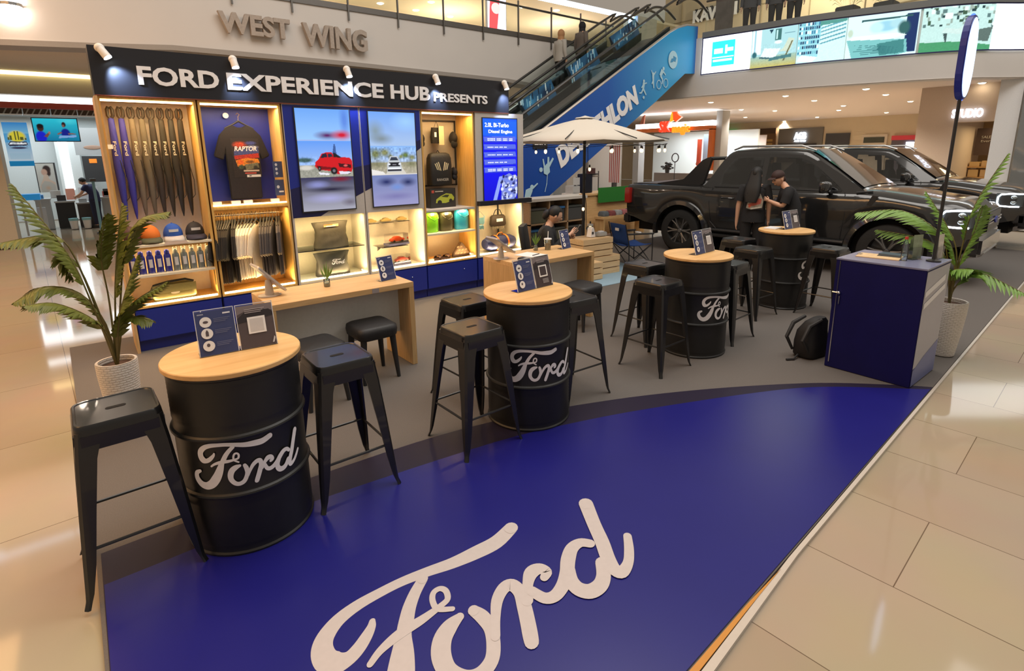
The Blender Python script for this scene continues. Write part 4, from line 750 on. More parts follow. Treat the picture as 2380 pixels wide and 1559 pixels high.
def dry(label,x,c,w,h,hood=None):
    t=T('dry_bag',label,'bag',(x,WY+.15,.8225),group='dry bags on the shelf'); cm=mat('dry_'+label[:6].strip(),c,.35,bump=.5,noise=.15,nscale=9)
    m=MB(); m.loft([[(px*w*a+.004*math.sin(px*30+z*40),py*.11*a,z) for px,py,_ in rrect(1,1,.42,5)] for z,a in ((0,.9),(.01,1),(h*.5,1.02),(h*.8,1.04),(h*.97,.96),(h,.8))]); m.build('bag_body',cm,t,smooth=60)
    m=MB(); m.tube([(-w*.45,-.03,h*.9),(-w*.30,-.09,h*.72),(0,-.075,h*.60),(w*.30,-.09,h*.72),(w*.45,-.03,h*.9)],.006,6); m.build('strap',mat('drys_'+label[:6].strip(),tuple(q*.6 for q in c),.5),t,smooth=True)
    MB().box((-w*.3,-.075,h*.86),(w*.0,-.070,h*1.0)).build('tag_card',WHTL,t); return t
dry('lime green dry bag at the left of the shelf',3.56,(.22,.72,.03),.17,.255); dry('olive black dry bag between the green and blue ones',3.775,(.075,.07,.035),.18,.25); dry('sky blue dry bag at the right of the shelf',4.02,(.03,.42,.72),.20,.27)
t=T('folded_scarf','dark patterned folded cloth propped up in a triangle','cloth',(4.02,WY+.16,.451)); m=MB(); m.prism([(-.16,0),(.12,0),(.10,.05),(.0,.19),(-.03,.19),(-.14,.05)],.06,'y',-.03); m.build('cloth',mat('scarf',(.10,.06,.035),.7),t,bevel=.008)
m=MB(); [m.prism([(-.10+.055*j+.02*(k%2),.03+.045*k),(-.065+.055*j+.02*(k%2),.035+.045*k),(-.06+.055*j+.02*(k%2),.055+.045*k),(-.095+.055*j+.02*(k%2),.05+.045*k)],.002,'y',-.0325) for k in range(3) for j in range(4-k)]; m.build('pattern',mat('scarf2',(.22,.14,.08),.7),t)
t=T('sandals','pair of dark brown slide sandals on the bottom shelf','sandals',(3.70,WY+.14,.451)); 
for s in (0,1): 
    m=MB(); m.M=Matrix.Translation((-.09+.13*s,0,0))@Matrix.Rotation(rad(-60),4,'Z'); m.loft([[(a*.6,b*.9,q) for a,b,_ in rrect(.15,.25,.06)] for q in (0,.02)]); m.build('sole',mat('sandal',(.07,.035,.028),.6),t,bevel=.005)
    m=MB(); m.M=Matrix.Translation((-.09+.13*s,0,0))@Matrix.Rotation(rad(-60),4,'Z'); m.grid([[(.047*math.cos(a),y_,.02+.035*math.sin(a)) for a in [PI*k/8 for k in range(9)]] for y_ in (0,.07)]); o=m.build('strap',mat('sandal',(.07,.035,.028),.6),t,smooth=True); o.modifiers.new('s','SOLIDIFY').thickness=.005
for i,(x,y,lb) in enumerate(((3.43,WY+.03,'small white light block left of the sandals'),(4.10,WY+.05,'small white light block right of the scarf'),(2.52,WY+.02,'small white light block beside the lower sack'))):
    o=box('price_block',(x,y,.451),(x+.075,y+.035,.49),mat('blockw',(.72,.65,.55),.3)); tag(o,lb,'price block','white price blocks')
# cabinet F
t=T('hand_basket','light blue keychain basket hanging at the left of the niche','basket',(4.45,WY+.32,.80)); m=MB(); m.tube([(-.075,0,.15),(-.07,0,.05),(-.04,0,.01),(.04,0,.01),(.07,0,.05),(.075,0,.15)],.009,8); m.build('frame',mat('basket_blue',(.30,.52,.62),.4),t,smooth=True)
m=MB(); [m.cbox((-.055+.022*k,0,-.01-.01*(k%2)),(.014,.02,.05)) for k in range(6)]; m.cbox((0,0,.08),(.12,.03,.09)); m.build('pouch_body',mat('basket_teal',(.13,.30,.36),.6),t,bevel=.004); MB().tube([(-.07,0,.15),(0,0,.22),(.07,0,.15)],.003).build('cord',STL,t)
t=T('handbag','small dark handbag with a white name plate hanging in the niche','bag',(4.76,WY+.31,.78)); m=MB(); m.loft([rrect(.25,.07,.03,z=0),rrect(.27,.09,.03,z=.03),rrect(.25,.08,.03,z=.14),rrect(.20,.05,.02,z=.165)]); m.build('bag_body',mat('hbag',(.045,.03,.02),.55),t,smooth=60)
MB().box((-.055,-.05,.07),(.06,-.046,.115)).build('name_plate',WHTL,t); MB().tube([(-.08,0,.16),(-.04,0,.235),(0,0,.25),(.04,0,.235),(.08,0,.16)],.006).build('handle',BLKP,t,smooth=True)
m=MB(); [m.cbox((-.11+.03*k,-.03,-.015),(.016,.01,.04)) for k in range(8)]; m.build('fringe',mat('fringe',(.3,.25,.18),.6),t)
t=T('duffel_bag','navy duffel bag with bright orange straps in the niche','bag',(4.68,WY+.18,.451),rad(4)); NV=mat('duffel_navy',(.022,.028,.10),.55,bump=.3)
m=MB(); R=[]
for k in range(9):
    x=-.27+.54*k/8; r=.11*(1-.10*abs(k-4)/4-(.25 if k in (0,8) else 0)); R.append([(x,r*1.05*math.cos(a),.11+r*math.sin(a)) for a in [2*PI*q/16 for q in range(16)]])
m.loft(R); m.build('bag_body',NV,t,smooth=60)
for x in (-.09,.09): 
    m=MB(); m.grid([[(x-.016,.121*math.cos(a),.11+.116*math.sin(a)),(x+.016,.121*math.cos(a),.11+.116*math.sin(a))] for a in [2*PI*q/20 for q in range(21)]]); m.build('orange_strap',mat('strap_orange',(.85,.22,.02),.6),t)
MB().tube([(-.06,-.02,.22),(-.03,-.03,.255),(.03,-.03,.255),(.06,-.02,.22)],.009).build('handle',mat('strap_orange',(.85,.22,.02),.6),t,smooth=True)
# ================================================================ pickup trucks
PAINT=mat('truck_paint',(.028,.028,.029),.18,metal=.4,coat=1.0); TRIM=mat('truck_trim',(.012,.012,.013),.45); TGL=glass('truck_window',(.50,.53,.56),.07,.01); DGL=mat('truck_glass',(.006,.007,.008),.03,coat=1,spec=.9)
def sm(a,b,x): t=max(0,min(1,(x-a)/(b-a))); return t*t*(3-2*t)
def make_truck(label):
    t=T('pickup_truck',label,'truck',group='dark double-cab pickup trucks')
    CW=3.27
    def Wd(x): return .935-.05*sm(3.6,4.2,x)-.13*sm(3.95,4.25,x)-.03*(1-sm(-1.2,-.8,x))
    def zb(x):
        z=.47+.10*sm(3.7,4.2,x)+.12*(1-sm(-1.2,-.6,x))
        for c in (0,CW):
            if abs(x-c)<.49: z=max(z,.39+math.sqrt(.49**2-(x-c)**2))
        return z
    def zs(x):
        if x<.40: return 1.20-.02*(1-sm(-1.2,-1.0,x))
        if x<2.7: return 1.19-.01*sm(.4,2.7,x)
        return 1.18-.13*sm(2.9,4.1,x)-.10*sm(4.0,4.22,x)
    xs=[-1.20,-1.17,-1.05,-.8,-.6]+[c+.49*math.cos(PI*(1-k/14)) for c in (0,) for k in range(15)]+[.8,1.2,1.6,2.0,2.4,2.6]+[CW+.49*math.cos(PI*(1-k/14)) for k in range(15)]+[3.85,3.95,4.05,4.12,4.18,4.22]
    R=[]
    for x in xs:
        w,b_,s=Wd(x),zb(x),zs(x); h=s-b_; r=[]
        for u,f in ((0,.955),(.12,.975),(.3,.995),(.5,1.0),(.7,1.0),(.85,.99),(.95,.972),(1,.945)): r.append((-w*f,b_+h*u))
        cr=.0 if x<.4 else .075*sm(2.2,3.0,x)*(1-.5*sm(3.9,4.2,x))
        for f,k in ((.90,.25),(.75,.7),(.55,.85),(.3,.97),(0,1)): r.append((-w*f,s+cr*k+.012))
        full=r+[(-a,z) for a,z in reversed(r[:-1])]; R.append([(x,a,z) for a,z in full])
    m=MB(); m.grid(R); n=len(R[0]); m.f.append(tuple(range(n-1,-1,-1))); m.f.append(tuple(len(R)*n-n+i for i in range(n))); m.m+=[0,0]
    m.build('body',PAINT,t,smooth=35)
    # cab
    def zr(x):
        if x<.80: return 1.20+.62*(1-(1-sm(.36,.86,x))**1.4)
        if x<2.0: return 1.82+.035*math.sin(PI*(x-.8)/1.2)
        return 1.82-.64*((x-2.0)/.97)**1.12
    def ys(z,x=1.3): return .885-.235*((z-1.19)/.64)-.02*sm(2.2,3.0,x)
    R=[]
    for x in [.36,.40,.46,.54]+[.60+.045*k_ for k_ in range(52)]+[2.97]:
        z1=zr(x); r=[]
        for u in [.92*q_/14 for q_ in range(15)]: z=1.17+(z1-1.17)*u; r.append((-ys(z,x),z))
        yt=ys(z1,x); r+=[(-yt+.03,z1-.012),(-yt*.8,z1+.005),(-yt*.4,z1+.018),(0,z1+.022)]
        full=r+[(-a,z) for a,z in reversed(r[:-1])]; R.append([(x,a,z) for a,z in full])
    m=MB(); m.grid(R)
    WIN=([(.70,1.235),(1.38,1.225),(1.36,1.70),(1.0,1.715),(.86,1.68),(.72,1.45)],[(1.46,1.225),(2.62,1.225),(2.50,1.33),(2.10,1.64),(1.92,1.71),(1.44,1.71)])
    def inside(P,x,z):
        c=False
        for i in range(len(P)):
            (x0,z0),(x1,z1)=P[i],P[(i+1)%len(P)]
            if (z0>z)!=(z1>z) and x<(x1-x0)*(z-z0)/(z1-z0)+x0: c=not c
        return c
    keep=[]
    for f in m.f:
        ce=sum((Vector(m.v[i]) for i in f),Vector())/len(f)
        if not (abs(ce.y)>.6 and any(all(inside([(px+(1.0-px if 0 else 0),pz) for px,pz in P],m.v[i][0],m.v[i][2]) for i in f) for P in WIN)): keep.append(f)
    m.f=keep; m.m=[0]*len(keep); m.build('cab',PAINT,t,smooth=40)
    for sx_,sy_ in ((1.15,-.42),(1.15,.42),(1.15,0),(2.0,-.40),(2.0,.40)):
        q=MB(); q.loft([[(sx_+a_*1.0+o_,sy_+b_,z_) for a_,b_,_ in rrect(.12,w_,.05)] for z_,w_,o_ in ((1.15,.46,0),(1.36,.42,-.03),(1.42,.20,-.04),(1.55,.22,-.05),(1.60,.16,-.05))]); q.build('seat',mat('truck_seat',(.01,.01,.01),.7),t,smooth=60)
    # side windows
    for s in (-1,1):
        for P in ([(.70,1.235),(1.38,1.225),(1.36,1.70),(1.0,1.715),(.86,1.68),(.72,1.45)],[(1.46,1.225),(2.62,1.225),(2.50,1.33),(2.10,1.64),(1.92,1.71),(1.44,1.71)]):
            m=MB(); m.add([(x,s*(ys(z,x)+.005),z) for x,z in P],[tuple(range(len(P)))]); m.build('side_window',TGL,t)
        m=MB(); m.tube([(.62,s*(ys(1.22)+.006),1.215),(2.2,s*(ys(1.22,2.2)+.006),1.213),(2.6,s*(ys(1.22,2.6)+.004),1.212)],.008); m.build('beltline_trim',TRIM,t)
        m=MB(); m.tube([(.80,s*.615,1.83),(.95,s*.625,1.885),(1.9,s*.625,1.885),(2.12,s*.62,1.81)],[.014,.018,.018,.014]); m.build('roof_rail',mat('rail_silver',(.42,.42,.42),.3,metal=.8),t,smooth=True)
        # door seams and handles
        m=MB()
        for P in ([(.60,1.2),(.56,.95),(.60,.62),(.72,.50)],[(1.42,1.2),(1.43,.50)],[(2.66,1.2),(2.70,.9),(2.66,.50)],[(.38,1.2),(.38,.55)]): m.tube([(x,s*(Wd(x)*(.999 if z<1.1 else .962)+.001),z) for x,z in P],.0045,5)
        m.build('door_seam',TRIM,t)
        for x in (.78,1.60): MB().tube([(x,s*.93,1.03),(x+.03,s*.958,1.035),(x+.19,s*.958,1.035),(x+.22,s*.93,1.03)],.014,8).build('door_handle',PAINT,t,smooth=True)
        m=MB(); m.M=Matrix.Translation((2.44,s*1.06,1.275)); m.loft([[(x+q*.02,y,z) for y,z,_ in rrect(w_,h_,.035)] for x,q,w_,h_ in ((-.05,0,.20,.16),(.0,0,.215,.175),(.05,0,.18,.14),(.075,0,.11,.08))]); m.build('wing_mirror',PAINT,t,smooth=50); MB().tube([(2.46,s*.87,1.19),(2.46,s*.99,1.22)],.03).build('mirror_arm',TRIM,t)
        # fender flares
        for c in (0,CW):
            m=MB(); rows=[]
            for k in range(21):
                a=PI*(-.06+1.12*k/20); ca,sa=math.cos(a),math.sin(a); w=Wd(c+.5*ca)
                rows.append([(c+.475*ca,s*(w-.05),.39+.475*sa),(c+.48*ca,s*(w+.025),.39+.48*sa),(c+.55*ca,s*(w+.012),.39+.55*sa),(c+.57*ca,s*(w-.02),.39+.57*sa)])
            m.grid(rows); m.build('wheel_arch_flare',PAINT,t,smooth=40)
            m=MB(); m.M=Matrix.Translation((c,s*.60,.39))@Matrix.Rotation(PI/2,4,'X'); m.lathe([(0,-.16),(.485,-.16),(.485,.16),(0,.16)] ,n=28); m.build('wheel_well',mat('well',(.004,.004,.004),.9),t)
        m=MB(); m.box((.62,s*.93-.07,.36),(2.72,s*.93+.07,.41)); m.build('side_step',TRIM,t,bevel=.015)
        m=MB(); m.tube([(.62,s*(.93),.47),(2.72,s*(.93),.47)],.03); m.build('sill_trim',TRIM,t)
        # tail light
        m=MB(); m.box((-1.215,s*.90-.075,.84),(-1.08,s*.90+.022,1.14)); m.build('tail_light',mat('tail_red',(.35,.015,.01),.2,coat=1),t,bevel=.015)
        MB().box((-1.22,s*.90-.05,1.03),(-1.09,s*.90+.026,1.09)).build('reverse_lamp',mat('tail_clear',(.8,.6,.5),.2),t)
        # head light : dark housing with a glowing bracket
        m=MB(); m.loft([[(3.80,s*.938,.79),(3.80,s*.925,1.03),(4.15,s*.80,1.03),(4.15,s*.825,.79)],[(3.82,s*.6,.80),(3.82,s*.6,1.03),(4.235,s*.50,1.0),(4.235,s*.50,.80)]]); m.build('headlight_housing',mat('lamp_housing',(.05,.06,.065),.15,coat=1),t,bevel=.01)
        m=MB(); m.tube([(4.14,s*.80,1.02),(3.98,s*.875,1.022),(3.87,s*.915,1.01),(3.835,s*.935,.965),(3.835,s*.942,.86),(3.87,s*.935,.81),(4.0,s*.892,.80),(4.12,s*.845,.80)],.013,8); m.build('daytime_light',emi('drl',(.85,.93,1),7),t,smooth=True)
        for z in (.87,.96): MB().ell((4.03,s*.845,z),(.05,.05,.035),12,8).build('headlight_lens',mat('lens',(.35,.4,.42),.1,metal=.6),t,smooth=True)
        m=MB(); m.box((4.05,s*.72-.08,.50),(4.22,s*.72+.08,.66)); m.build('fog_lamp_recess',TRIM,t,bevel=.02)
        m=MB(); m.prism([(3.02,1.175),(3.10,1.165),(3.02,1.02),(2.96,1.04)],.006,'y',s*(.93)+(-.0 if s>0 else -.006)); m.build('fender_vent',TRIM,t)
        m=MB(); m.tube([(2.80,s*.885,1.205),(3.0,s*.84,1.225)],.012); m.build('cowl_trim',TRIM,t)
    # windshield, rear window, hoop
    m=MB(); q=lambda x,f,o: [(x,-ys(zr(x),x)*f+.0,zr(x)+o),(x,ys(zr(x),x)*f,zr(x)+o)]
    rows=[]
    for x in (2.06,2.25,2.45,2.65,2.86):
        y=ys(zr(x),x)*.90; z=zr(x)+.028; rows.append([(x,-y,z-.010),(x,-y*.5,z+.004),(x,0,z+.008),(x,y*.5,z+.004),(x,y,z-.010)])
    m.grid(rows); m.build('windshield',DGL,t,smooth=True)
    m=MB(); m.box((4.17,-.50,.72),(4.262,.50,.99)); m.build('grille',mat('grille_black',(.02,.02,.021),.35,metal=.5),t,bevel=.012)
    for z in (.87,.83): m=MB(); m.box((4.262,-.52,z),(4.275,.52,z+.018)); m.build('grille_bar',mat('bar_silver',(.45,.45,.46),.25,metal=.9),t)
    m=MB(); m.M=Matrix.Translation((4.275,0,.86))@Matrix.Rotation(PI/2,4,'Y'); m.lathe([(0,0),(.11,0),(.11,.012),(0,.016)],n=24,sx=.42); m.build('badge_oval',BLU,t)
    m=MB(); m.box((4.10,-.80,.42),(4.27,.80,.68)); m.build('front_bumper',PAINT,t,bevel=.04)
    m=MB(); m.prism([(4.05,.34),(4.25,.40),(4.285,.46),(4.24,.47),(4.05,.42)],1.1,'y',-.55); m.build('skid_plate',mat('skid_silver',(.5,.5,.5),.3,metal=.8),t,bevel=.01)
    m=MB(); m.box((-1.30,-.88,.44),(-1.14,.88,.62)); m.build('rear_bumper',TRIM,t,bevel=.03)
    m=MB(); m.box((-1.14,-.80,1.212),(.36,.80,1.225)); m.build('bed_cover',TRIM,t,bevel=.005)
    for s in (-1,1):
        m=MB(); m.prism([(-.62,1.21),(-.30,1.21),(.30,1.215),(.36,1.25),(.50,1.70),(.42,1.715),(.30,1.66),(-.05,1.32),(-.60,1.235)],.06,'y',s*.76-.03); m.build('sport_bar',TRIM,t,bevel=.012)
    m=MB(); m.tube([(.44,-.76,1.69),(.44,.76,1.69)],.03); m.build('sport_hoop',TRIM,t)
    m=MB(); m.box((-1.1,-.6,.3),(4.0,.6,.52)); m.build('chassis',mat('well',(.004,.004,.004),.9),t)
    # wheels
    for c in (0,CW):
        for s in (-1,1):
            w=bpy.data.objects.new('wheel',None); COL.objects.link(w); w.parent=t; w.location=(c,s*.80,.39); w.rotation_euler=(PI/2 if s<0 else -PI/2,0,0); w.empty_display_size=.05
            MB().lathe([(.24,-.13),(.33,-.135),(.375,-.12),(.388,-.09),(.388,.09),(.375,.12),(.33,.135),(.24,.13),(.235,.10)],n=40,cap=False).build('tyre',mat('tyre',(.012,.012,.012),.8,bump=.3),w,smooth=40)
            MB().lathe([(.245,.125),(.252,.118),(.24,.09),(.225,.0),(.0,-.02)],n=32,cap=False).build('rim',mat('rim_dark',(.10,.10,.10),.3,metal=.7),w,smooth=40)
            m=MB()
            for k in range(6):
                a=k*PI/3; 
                for da in (-.17,.17):
                    m.tube([(.05*math.cos(a),.05*math.sin(a),.085),(.15*math.cos(a+da*.6),.15*math.sin(a+da*.6),.100),(.238*math.cos(a+da),.238*math.sin(a+da),.112)],[.024,.015,.017],8)
            m.build('spokes',mat('spoke_grey',(.20,.20,.20),.3,metal=.8),w,smooth=True)
            MB().lathe([(0,.06),(.045,.06),(.05,.09),(.035,.112),(0,.114)],n=16).build('hub_cap',mat('spoke_grey',(.20,.20,.20),.3,metal=.8),w,smooth=True)
    return t
tk=make_truck('dark grey double-cab pickup nearest the stand, person in black beside it'); tk.location=(9.52,5.98,.001); tk.rotation_euler.z=rad(-86.2)
# a copy with its parts and sub-parts
def dup2(r,loc,rz,label):
    kids={}
    for o in bpy.data.objects: 
        if o.parent: kids.setdefault(o.parent.name,[]).append(o)
    def cp(o,p):
        c=o.copy(); COL.objects.link(c); c.parent=p
        for ch in kids.get(o.name,[]): cp(ch,c)
        return c
    c=cp(r,None); c.location=loc; c.rotation_euler=(0,0,rz); c['label']=label; return c
dup2(tk,(13.6,6.1,.001),rad(-89),'black pickup standing behind the nearer pickup, only roof, windows and nose showing')
# ================================================================ mall shell
FAS=mat('fascia_paint',(.66,.63,.60),.7,noise=.03,nscale=2); CEIL=mat('ceiling_paint',(.66,.58,.48),.8,noise=.02,nscale=1); BEI=mat('beige_wall',(.66,.55,.38),.7,noise=.05,nscale=2)
DGR=mat('dark_grey',(.05,.05,.052),.5); LGR=mat('light_grey',(.45,.46,.46),.5); GLR=glass('rail_glass',(.90,.96,.94),.08,.03,True)
def pr_(pts,t,off,m,name,ax='y',**k): return MB().prism(pts,t,ax,off).build(name,m,**k)
# west balcony edge with its lettering
fz=[(-14,3.45),(-.65,3.67),(.56,3.74),(1.75,3.83),(5.04,3.84),(9.66,3.79),(11.25,3.68),(14.5,3.6)]
st('wall_west',pr_([(x,z) for x,z in fz]+[(14.5,4.97),(-14,4.97)],.5,12.36,FAS,'wall_west'))
m=MB()
for (x0,z0),(x1,z1) in zip(fz[:-1],fz[1:]): m.prism([(x0,z0-.06),(x1,z1-.06),(x1,z1+.03),(x0,z0+.03)],.54,'y',12.33)
st('trim_1',m.build('trim_1',mat('trim_grey',(.34,.31,.28),.6)))
st('ceiling',MB().box((-14,12.86,3.78),(14.5,17.2,3.9)).build('ceiling',CEIL))
t=T('wall_letters','large stone-coloured 3D letters WEST WING on the balcony front','sign',(2.56,12.35,4.1)); LET=mat('stone_letter',(.40,.34,.29),.6,noise=.25,nscale=30)
for w,x0,x1,z0,z1 in (('WEST',0,1.33,.06,.45),('WING',1.58,3.0,-.02,.44)):
    m=MB(); text(m,w,x0,z0,x1-x0,z1-z0,-.05,.10,.035); m.build('lettering',LET,t)
RAIL=mat('rail_steel',(.16,.15,.14),.35,metal=.8)
t=T('balcony_railing','glass and steel railing along the balcony above WEST WING','railing',(0,12.36,0))
MB().tube([(-2,.02,5.86),(13.9,.02,5.68)],.03).build('handrail',RAIL,t); box('base_rail',(-2,-.03,4.93),(14.2,.05,5.05),RAIL,t); MB().sheet([(-2,5.08),(13.9,5.08),(13.9,5.74),(-2,5.74)],'y',.005).build('glass_panels',GLR,t)
for x in (-1,.35,1.65,2.86,4.0,5.21,6.41,7.65,8.84,10.02,11.23,12.4,13.5): MB().box((x-.015,-.06,4.72),(x+.015,-.02,5.84)).build('post',RAIL,t)
# upper floor behind the west balcony
st('floor_2',MB().box((-14,12.86,4.85),(30,27,4.97)).build('floor_2',mat('upper_floor',(.5,.45,.38),.3)))
st('ceiling_2',MB().box((-14,16.75,7.56),(34,27,7.66)).build('ceiling_2',mat('upper_ceiling',(.62,.54,.42),.8)))
st('wall_upper_west',MB().box((-14,26,4.97),(34,26.2,8.3)).build('wall_upper_west',mat('upper_wall',(.62,.52,.36),.7)))
st('trim_2',MB().box((-8,16.6,7.45),(19.95,16.75,7.60)).box((19.8,16.6,5.0),(19.95,16.75,7.60)).build('trim_2',emi('shop_led',(.62,.78,1),3.5)))
box('x',(0,0,0),(0,0,0),BEI) if 0 else None
o=MB().box((20.0,16.4,4.97),(21.3,17.2,7.56)).build('column',mat('col_grey',(.34,.33,.33),.6)); st('wall_column_upper',o)
for i,(x,y) in enumerate(((10.2,21),(11.8,21.1),(11.7,19.7),(13.5,21.2),(15,18.2),(16.5,17.8),(13.5,23.5))):
    t=T('downlight','round lamp in the ceiling of the upper floor, seen over the balcony','lamp',(x,y,7.555),group='upper floor downlights'); MB().lathe([(0,-.02),(.10,-.02),(.13,0),(0,0)],n=16).build('lens',emi('lamp_warm',(1,.9,.7),14),t)
t=T('light_poster','tall pink and blue lit poster behind the balcony glass','poster',(10.22,14,4.98)); box('case',(-.02,.0,0),(.70,.08,1.95),WHT,t); pic('picture',.68,1.9,[((.75,.72,.95),(0,0,1,1)),((.80,.06,.07),[(.05,.05),(.45,.1),(.6,.5),(.7,.9),(.2,.95),(.1,.5)]),((.2,.3,.95),[(.55,0),(1,0),(1,.12),(.6,.1)]),((.9,.5,.5),circ(.45,.55,.25,.08))],t,e=1.6,loc=(0,-.005,.02))
point((7,20,6.2),260,(1,.82,.55),.4); point((13,20.5,6.2),320,(1,.82,.55),.4); point((18,19.5,6.2),260,(1,.86,.65),.4); point((22,10,8.2),420,(1,.85,.6),.5)
# ================================================================ east slab, curved, with the lit billboard
ep=[(14.6,14.0),(14.25,10.3),(14.2,9.34),(14.45,7.8),(14.66,6.55),(15.05,5.4),(15.47,4.33),(16.0,3.6),(16.65,3.12),(18.2,1.9),(21,.6),(25,-.3)]
eps=smooth2(ep,6)
def wall_strip(pts,z0,z1,m,name,off=0,th=.3):
    mb=MB(); rows=[]
    for i,(x,y) in enumerate(pts):
        a=pts[max(i-1,0)];b=pts[min(i+1,len(pts)-1)]; dx,dy=b[0]-a[0],b[1]-a[1]; l=math.hypot(dx,dy); nx,ny=dy/l,-dx/l   # outward (towards camera)
        rows.append([(x+nx*off,y+ny*off,z0),(x+nx*off,y+ny*off,z1),(x+nx*(off-th),y+ny*(off-th),z1),(x+nx*(off-th),y+ny*(off-th),z0)])
    mb.loft(rows); return mb.build(name,m,smooth=30)
st('wall_east_fascia',wall_strip(eps,3.33,4.9,FAS,'wall_east_fascia',-.02))
m=MB(); 
for i in range(len(eps)-1): (x0,y0),(x1,y1)=eps[i],eps[i+1]; m.add([(x0,y0,3.35),(x1,y1,3.35),(45,y1,3.35),(45,y0,3.35)],[(0,1,2,3)])
o=m.build('ceiling_3',mat('ceiling_pink',(.80,.71,.64),.8,noise=.02)); st('ceiling_3',o)
st('ceiling_4',MB().box((14.6,14,3.35),(45,26,3.45)).build('ceiling_4',mat('ceiling_pink',(.80,.71,.64),.8)))
st('floor_3',(lambda m:[m.add([(x0+.3,y0,4.9),(x1+.3,y1,4.9),(34,y1,4.9),(34,y0,4.9)],[(0,1,2,3)]) for (x0,y0),(x1,y1) in zip(eps[:-1],eps[1:])] and m)(MB()).build('floor_3',mat('upper_floor',(.5,.45,.38),.3)))
t=T('billboard','long curved lit billboard of home interiors on the east balcony','billboard')
bp=[p for p in eps if p[1]<9.36 and p[1]>1.2]; L_=[0]
for a,b in zip(bp[:-1],bp[1:]): L_.append(L_[-1]+math.hypot(b[0]-a[0],b[1]-a[1]))
tot=L_[-1]
def bpos(s,z,off):
    s=max(0,min(tot-1e-4,s)); i=max(k for k in range(len(L_)) if L_[k]<=s); i=min(i,len(bp)-2); u=(s-L_[i])/(L_[i+1]-L_[i]); a,b=bp[i],bp[i+1]; dx,dy=b[0]-a[0],b[1]-a[1]; l=math.hypot(dx,dy)
    return (a[0]+dx*u+dy/l*off,a[1]+dy*u-dx/l*off,z)
Z0,Z1=3.93,4.86
def bpatch(mb,s0,s1,v0,v1,off,sk=0):
    n=max(1,int((s1-s0)/.25)); rows=[[bpos(s0+(s1-s0)*k/n,Z0+(Z1-Z0)*v0,off),bpos(s0+(s1-s0)*k/n,Z0+(Z1-Z0)*v1,off)] for k in range(n+1)]; mb.grid(rows)
def bpoly(mb,pts,s0,w,off): mb.add([bpos(s0+w*u,Z0+(Z1-Z0)*v,off) for u,v in pts],[tuple(range(len(pts)))])
# billboard images by panel
PX=[(0,1.35),(1.35,2.45),(2.47,3.5),(3.52,4.9),(4.95,6.3),(6.32,tot)]
for a_,b_ in ((0,1.33),(6.3,tot)): m=MB(); bpatch(m,a_,b_,0,1,.02); m.build('white_panel',emi('bb_white',(.93,.98,1),1.5),t)
def bb(name,c,e,fn):
    m=MB(); fn(m); return m.build(name,mat('bb_%.2f%.2f%.2f'%c,c,.5,emis=e),t)
bb('logo_square',(.02,.62,.75),1.4,lambda m:bpatch(m,.30,.92,.18,.86,.026)); bb('logo_script',(.75,.95,.98),1.3,lambda m:(bpatch(m,.36,.60,.52,.66,.03),bpatch(m,.66,.88,.56,.66,.03),bpatch(m,.32,.90,.40,.43,.03),bpatch(m,.66,.72,.50,.74,.03),bpatch(m,.34,.86,.30,.36,.03)))
def bpic(a,b,p): p.build('picture',1,1,t,e=1.25,fn=lambda u,v:bpos(a+(b-a)*u,Z0+(Z1-Z0)*v,.02))
p=Paint(90,70,s_(170,215,220)); p.grad(0,.3,s_(190,180,100),s_(150,190,180)); p.rect(.02,.35,.22,1,s_(235,255,255)); p.rect(.06,.3,.10,1,s_(150,200,215)); p.poly([(.38,.97),(.48,.97),(.43,.86)],s_(20,60,80)); p.rect(.52,.68,.66,.96,s_(60,110,110)); p.rect(.54,.7,.58,.94,s_(190,230,230)); p.rect(.72,.82,.95,.84,s_(80,130,150)); p.poly([(.22,.28),(.55,.22),(.66,.45),(.30,.5)],s_(225,245,245)); p.poly([(.2,.24),(.56,.18),(.56,.22),(.2,.29)],s_(60,100,110)); p.poly([(.62,.38),(.86,.35),(.95,.66),(.82,.70),(.72,.45)],s_(200,215,195)); p.poly([(.72,.12),(.76,.12),(.92,.62),(.89,.62)],s_(110,110,80)); p.blob(.08,.35,.07,.1,s_(40,100,110),.4); p.blob(.6,.62,.10,.05,s_(240,250,250),.4); p.poly([(.4,.15),(.9,.2),(.9,.28),(.45,.24)],s_(70,120,125)); p.noise(0,0,1,.6,.15,2); bpic(1.35,2.45,p)
p=Paint(90,70,s_(205,250,250)); p.poly([(0,1),(.0,.2),(.45,.12),(.5,1)],s_(150,215,225)); 
for y in (.22,.36,.48,.60,.72,.83,.93):
    for k in range(10): q=random.Random(k+int(y*100)); p.poly([(.02+.045*k,y-.02*k/10),(.055+.045*k,y-.02*k/10),(.055+.045*k,y+.06),(.02+.045*k,y+.07)],s_(*q.choice(((20,70,110),(60,130,165),(235,255,255),(30,50,90),(120,190,205)))))
for y in (.42,.52,.62,.71,.80): p.poly([(.48,y),(.98,y+.13),(.98,y+.17),(.48,y+.035)],s_(95,160,175)); p.poly([(.48,y+.035),(.98,y+.17),(.98,y+.19),(.48,y+.05)],s_(225,255,250))
p.poly([(.45,.88),(1,.93),(1,1),(.45,1)],s_(80,150,140)); p.poly([(.0,.05),(.35,.0),(.45,.12),(.1,.2)],s_(235,250,245)); p.noise(0,0,1,1,.1,2); bpic(2.47,3.5,p)
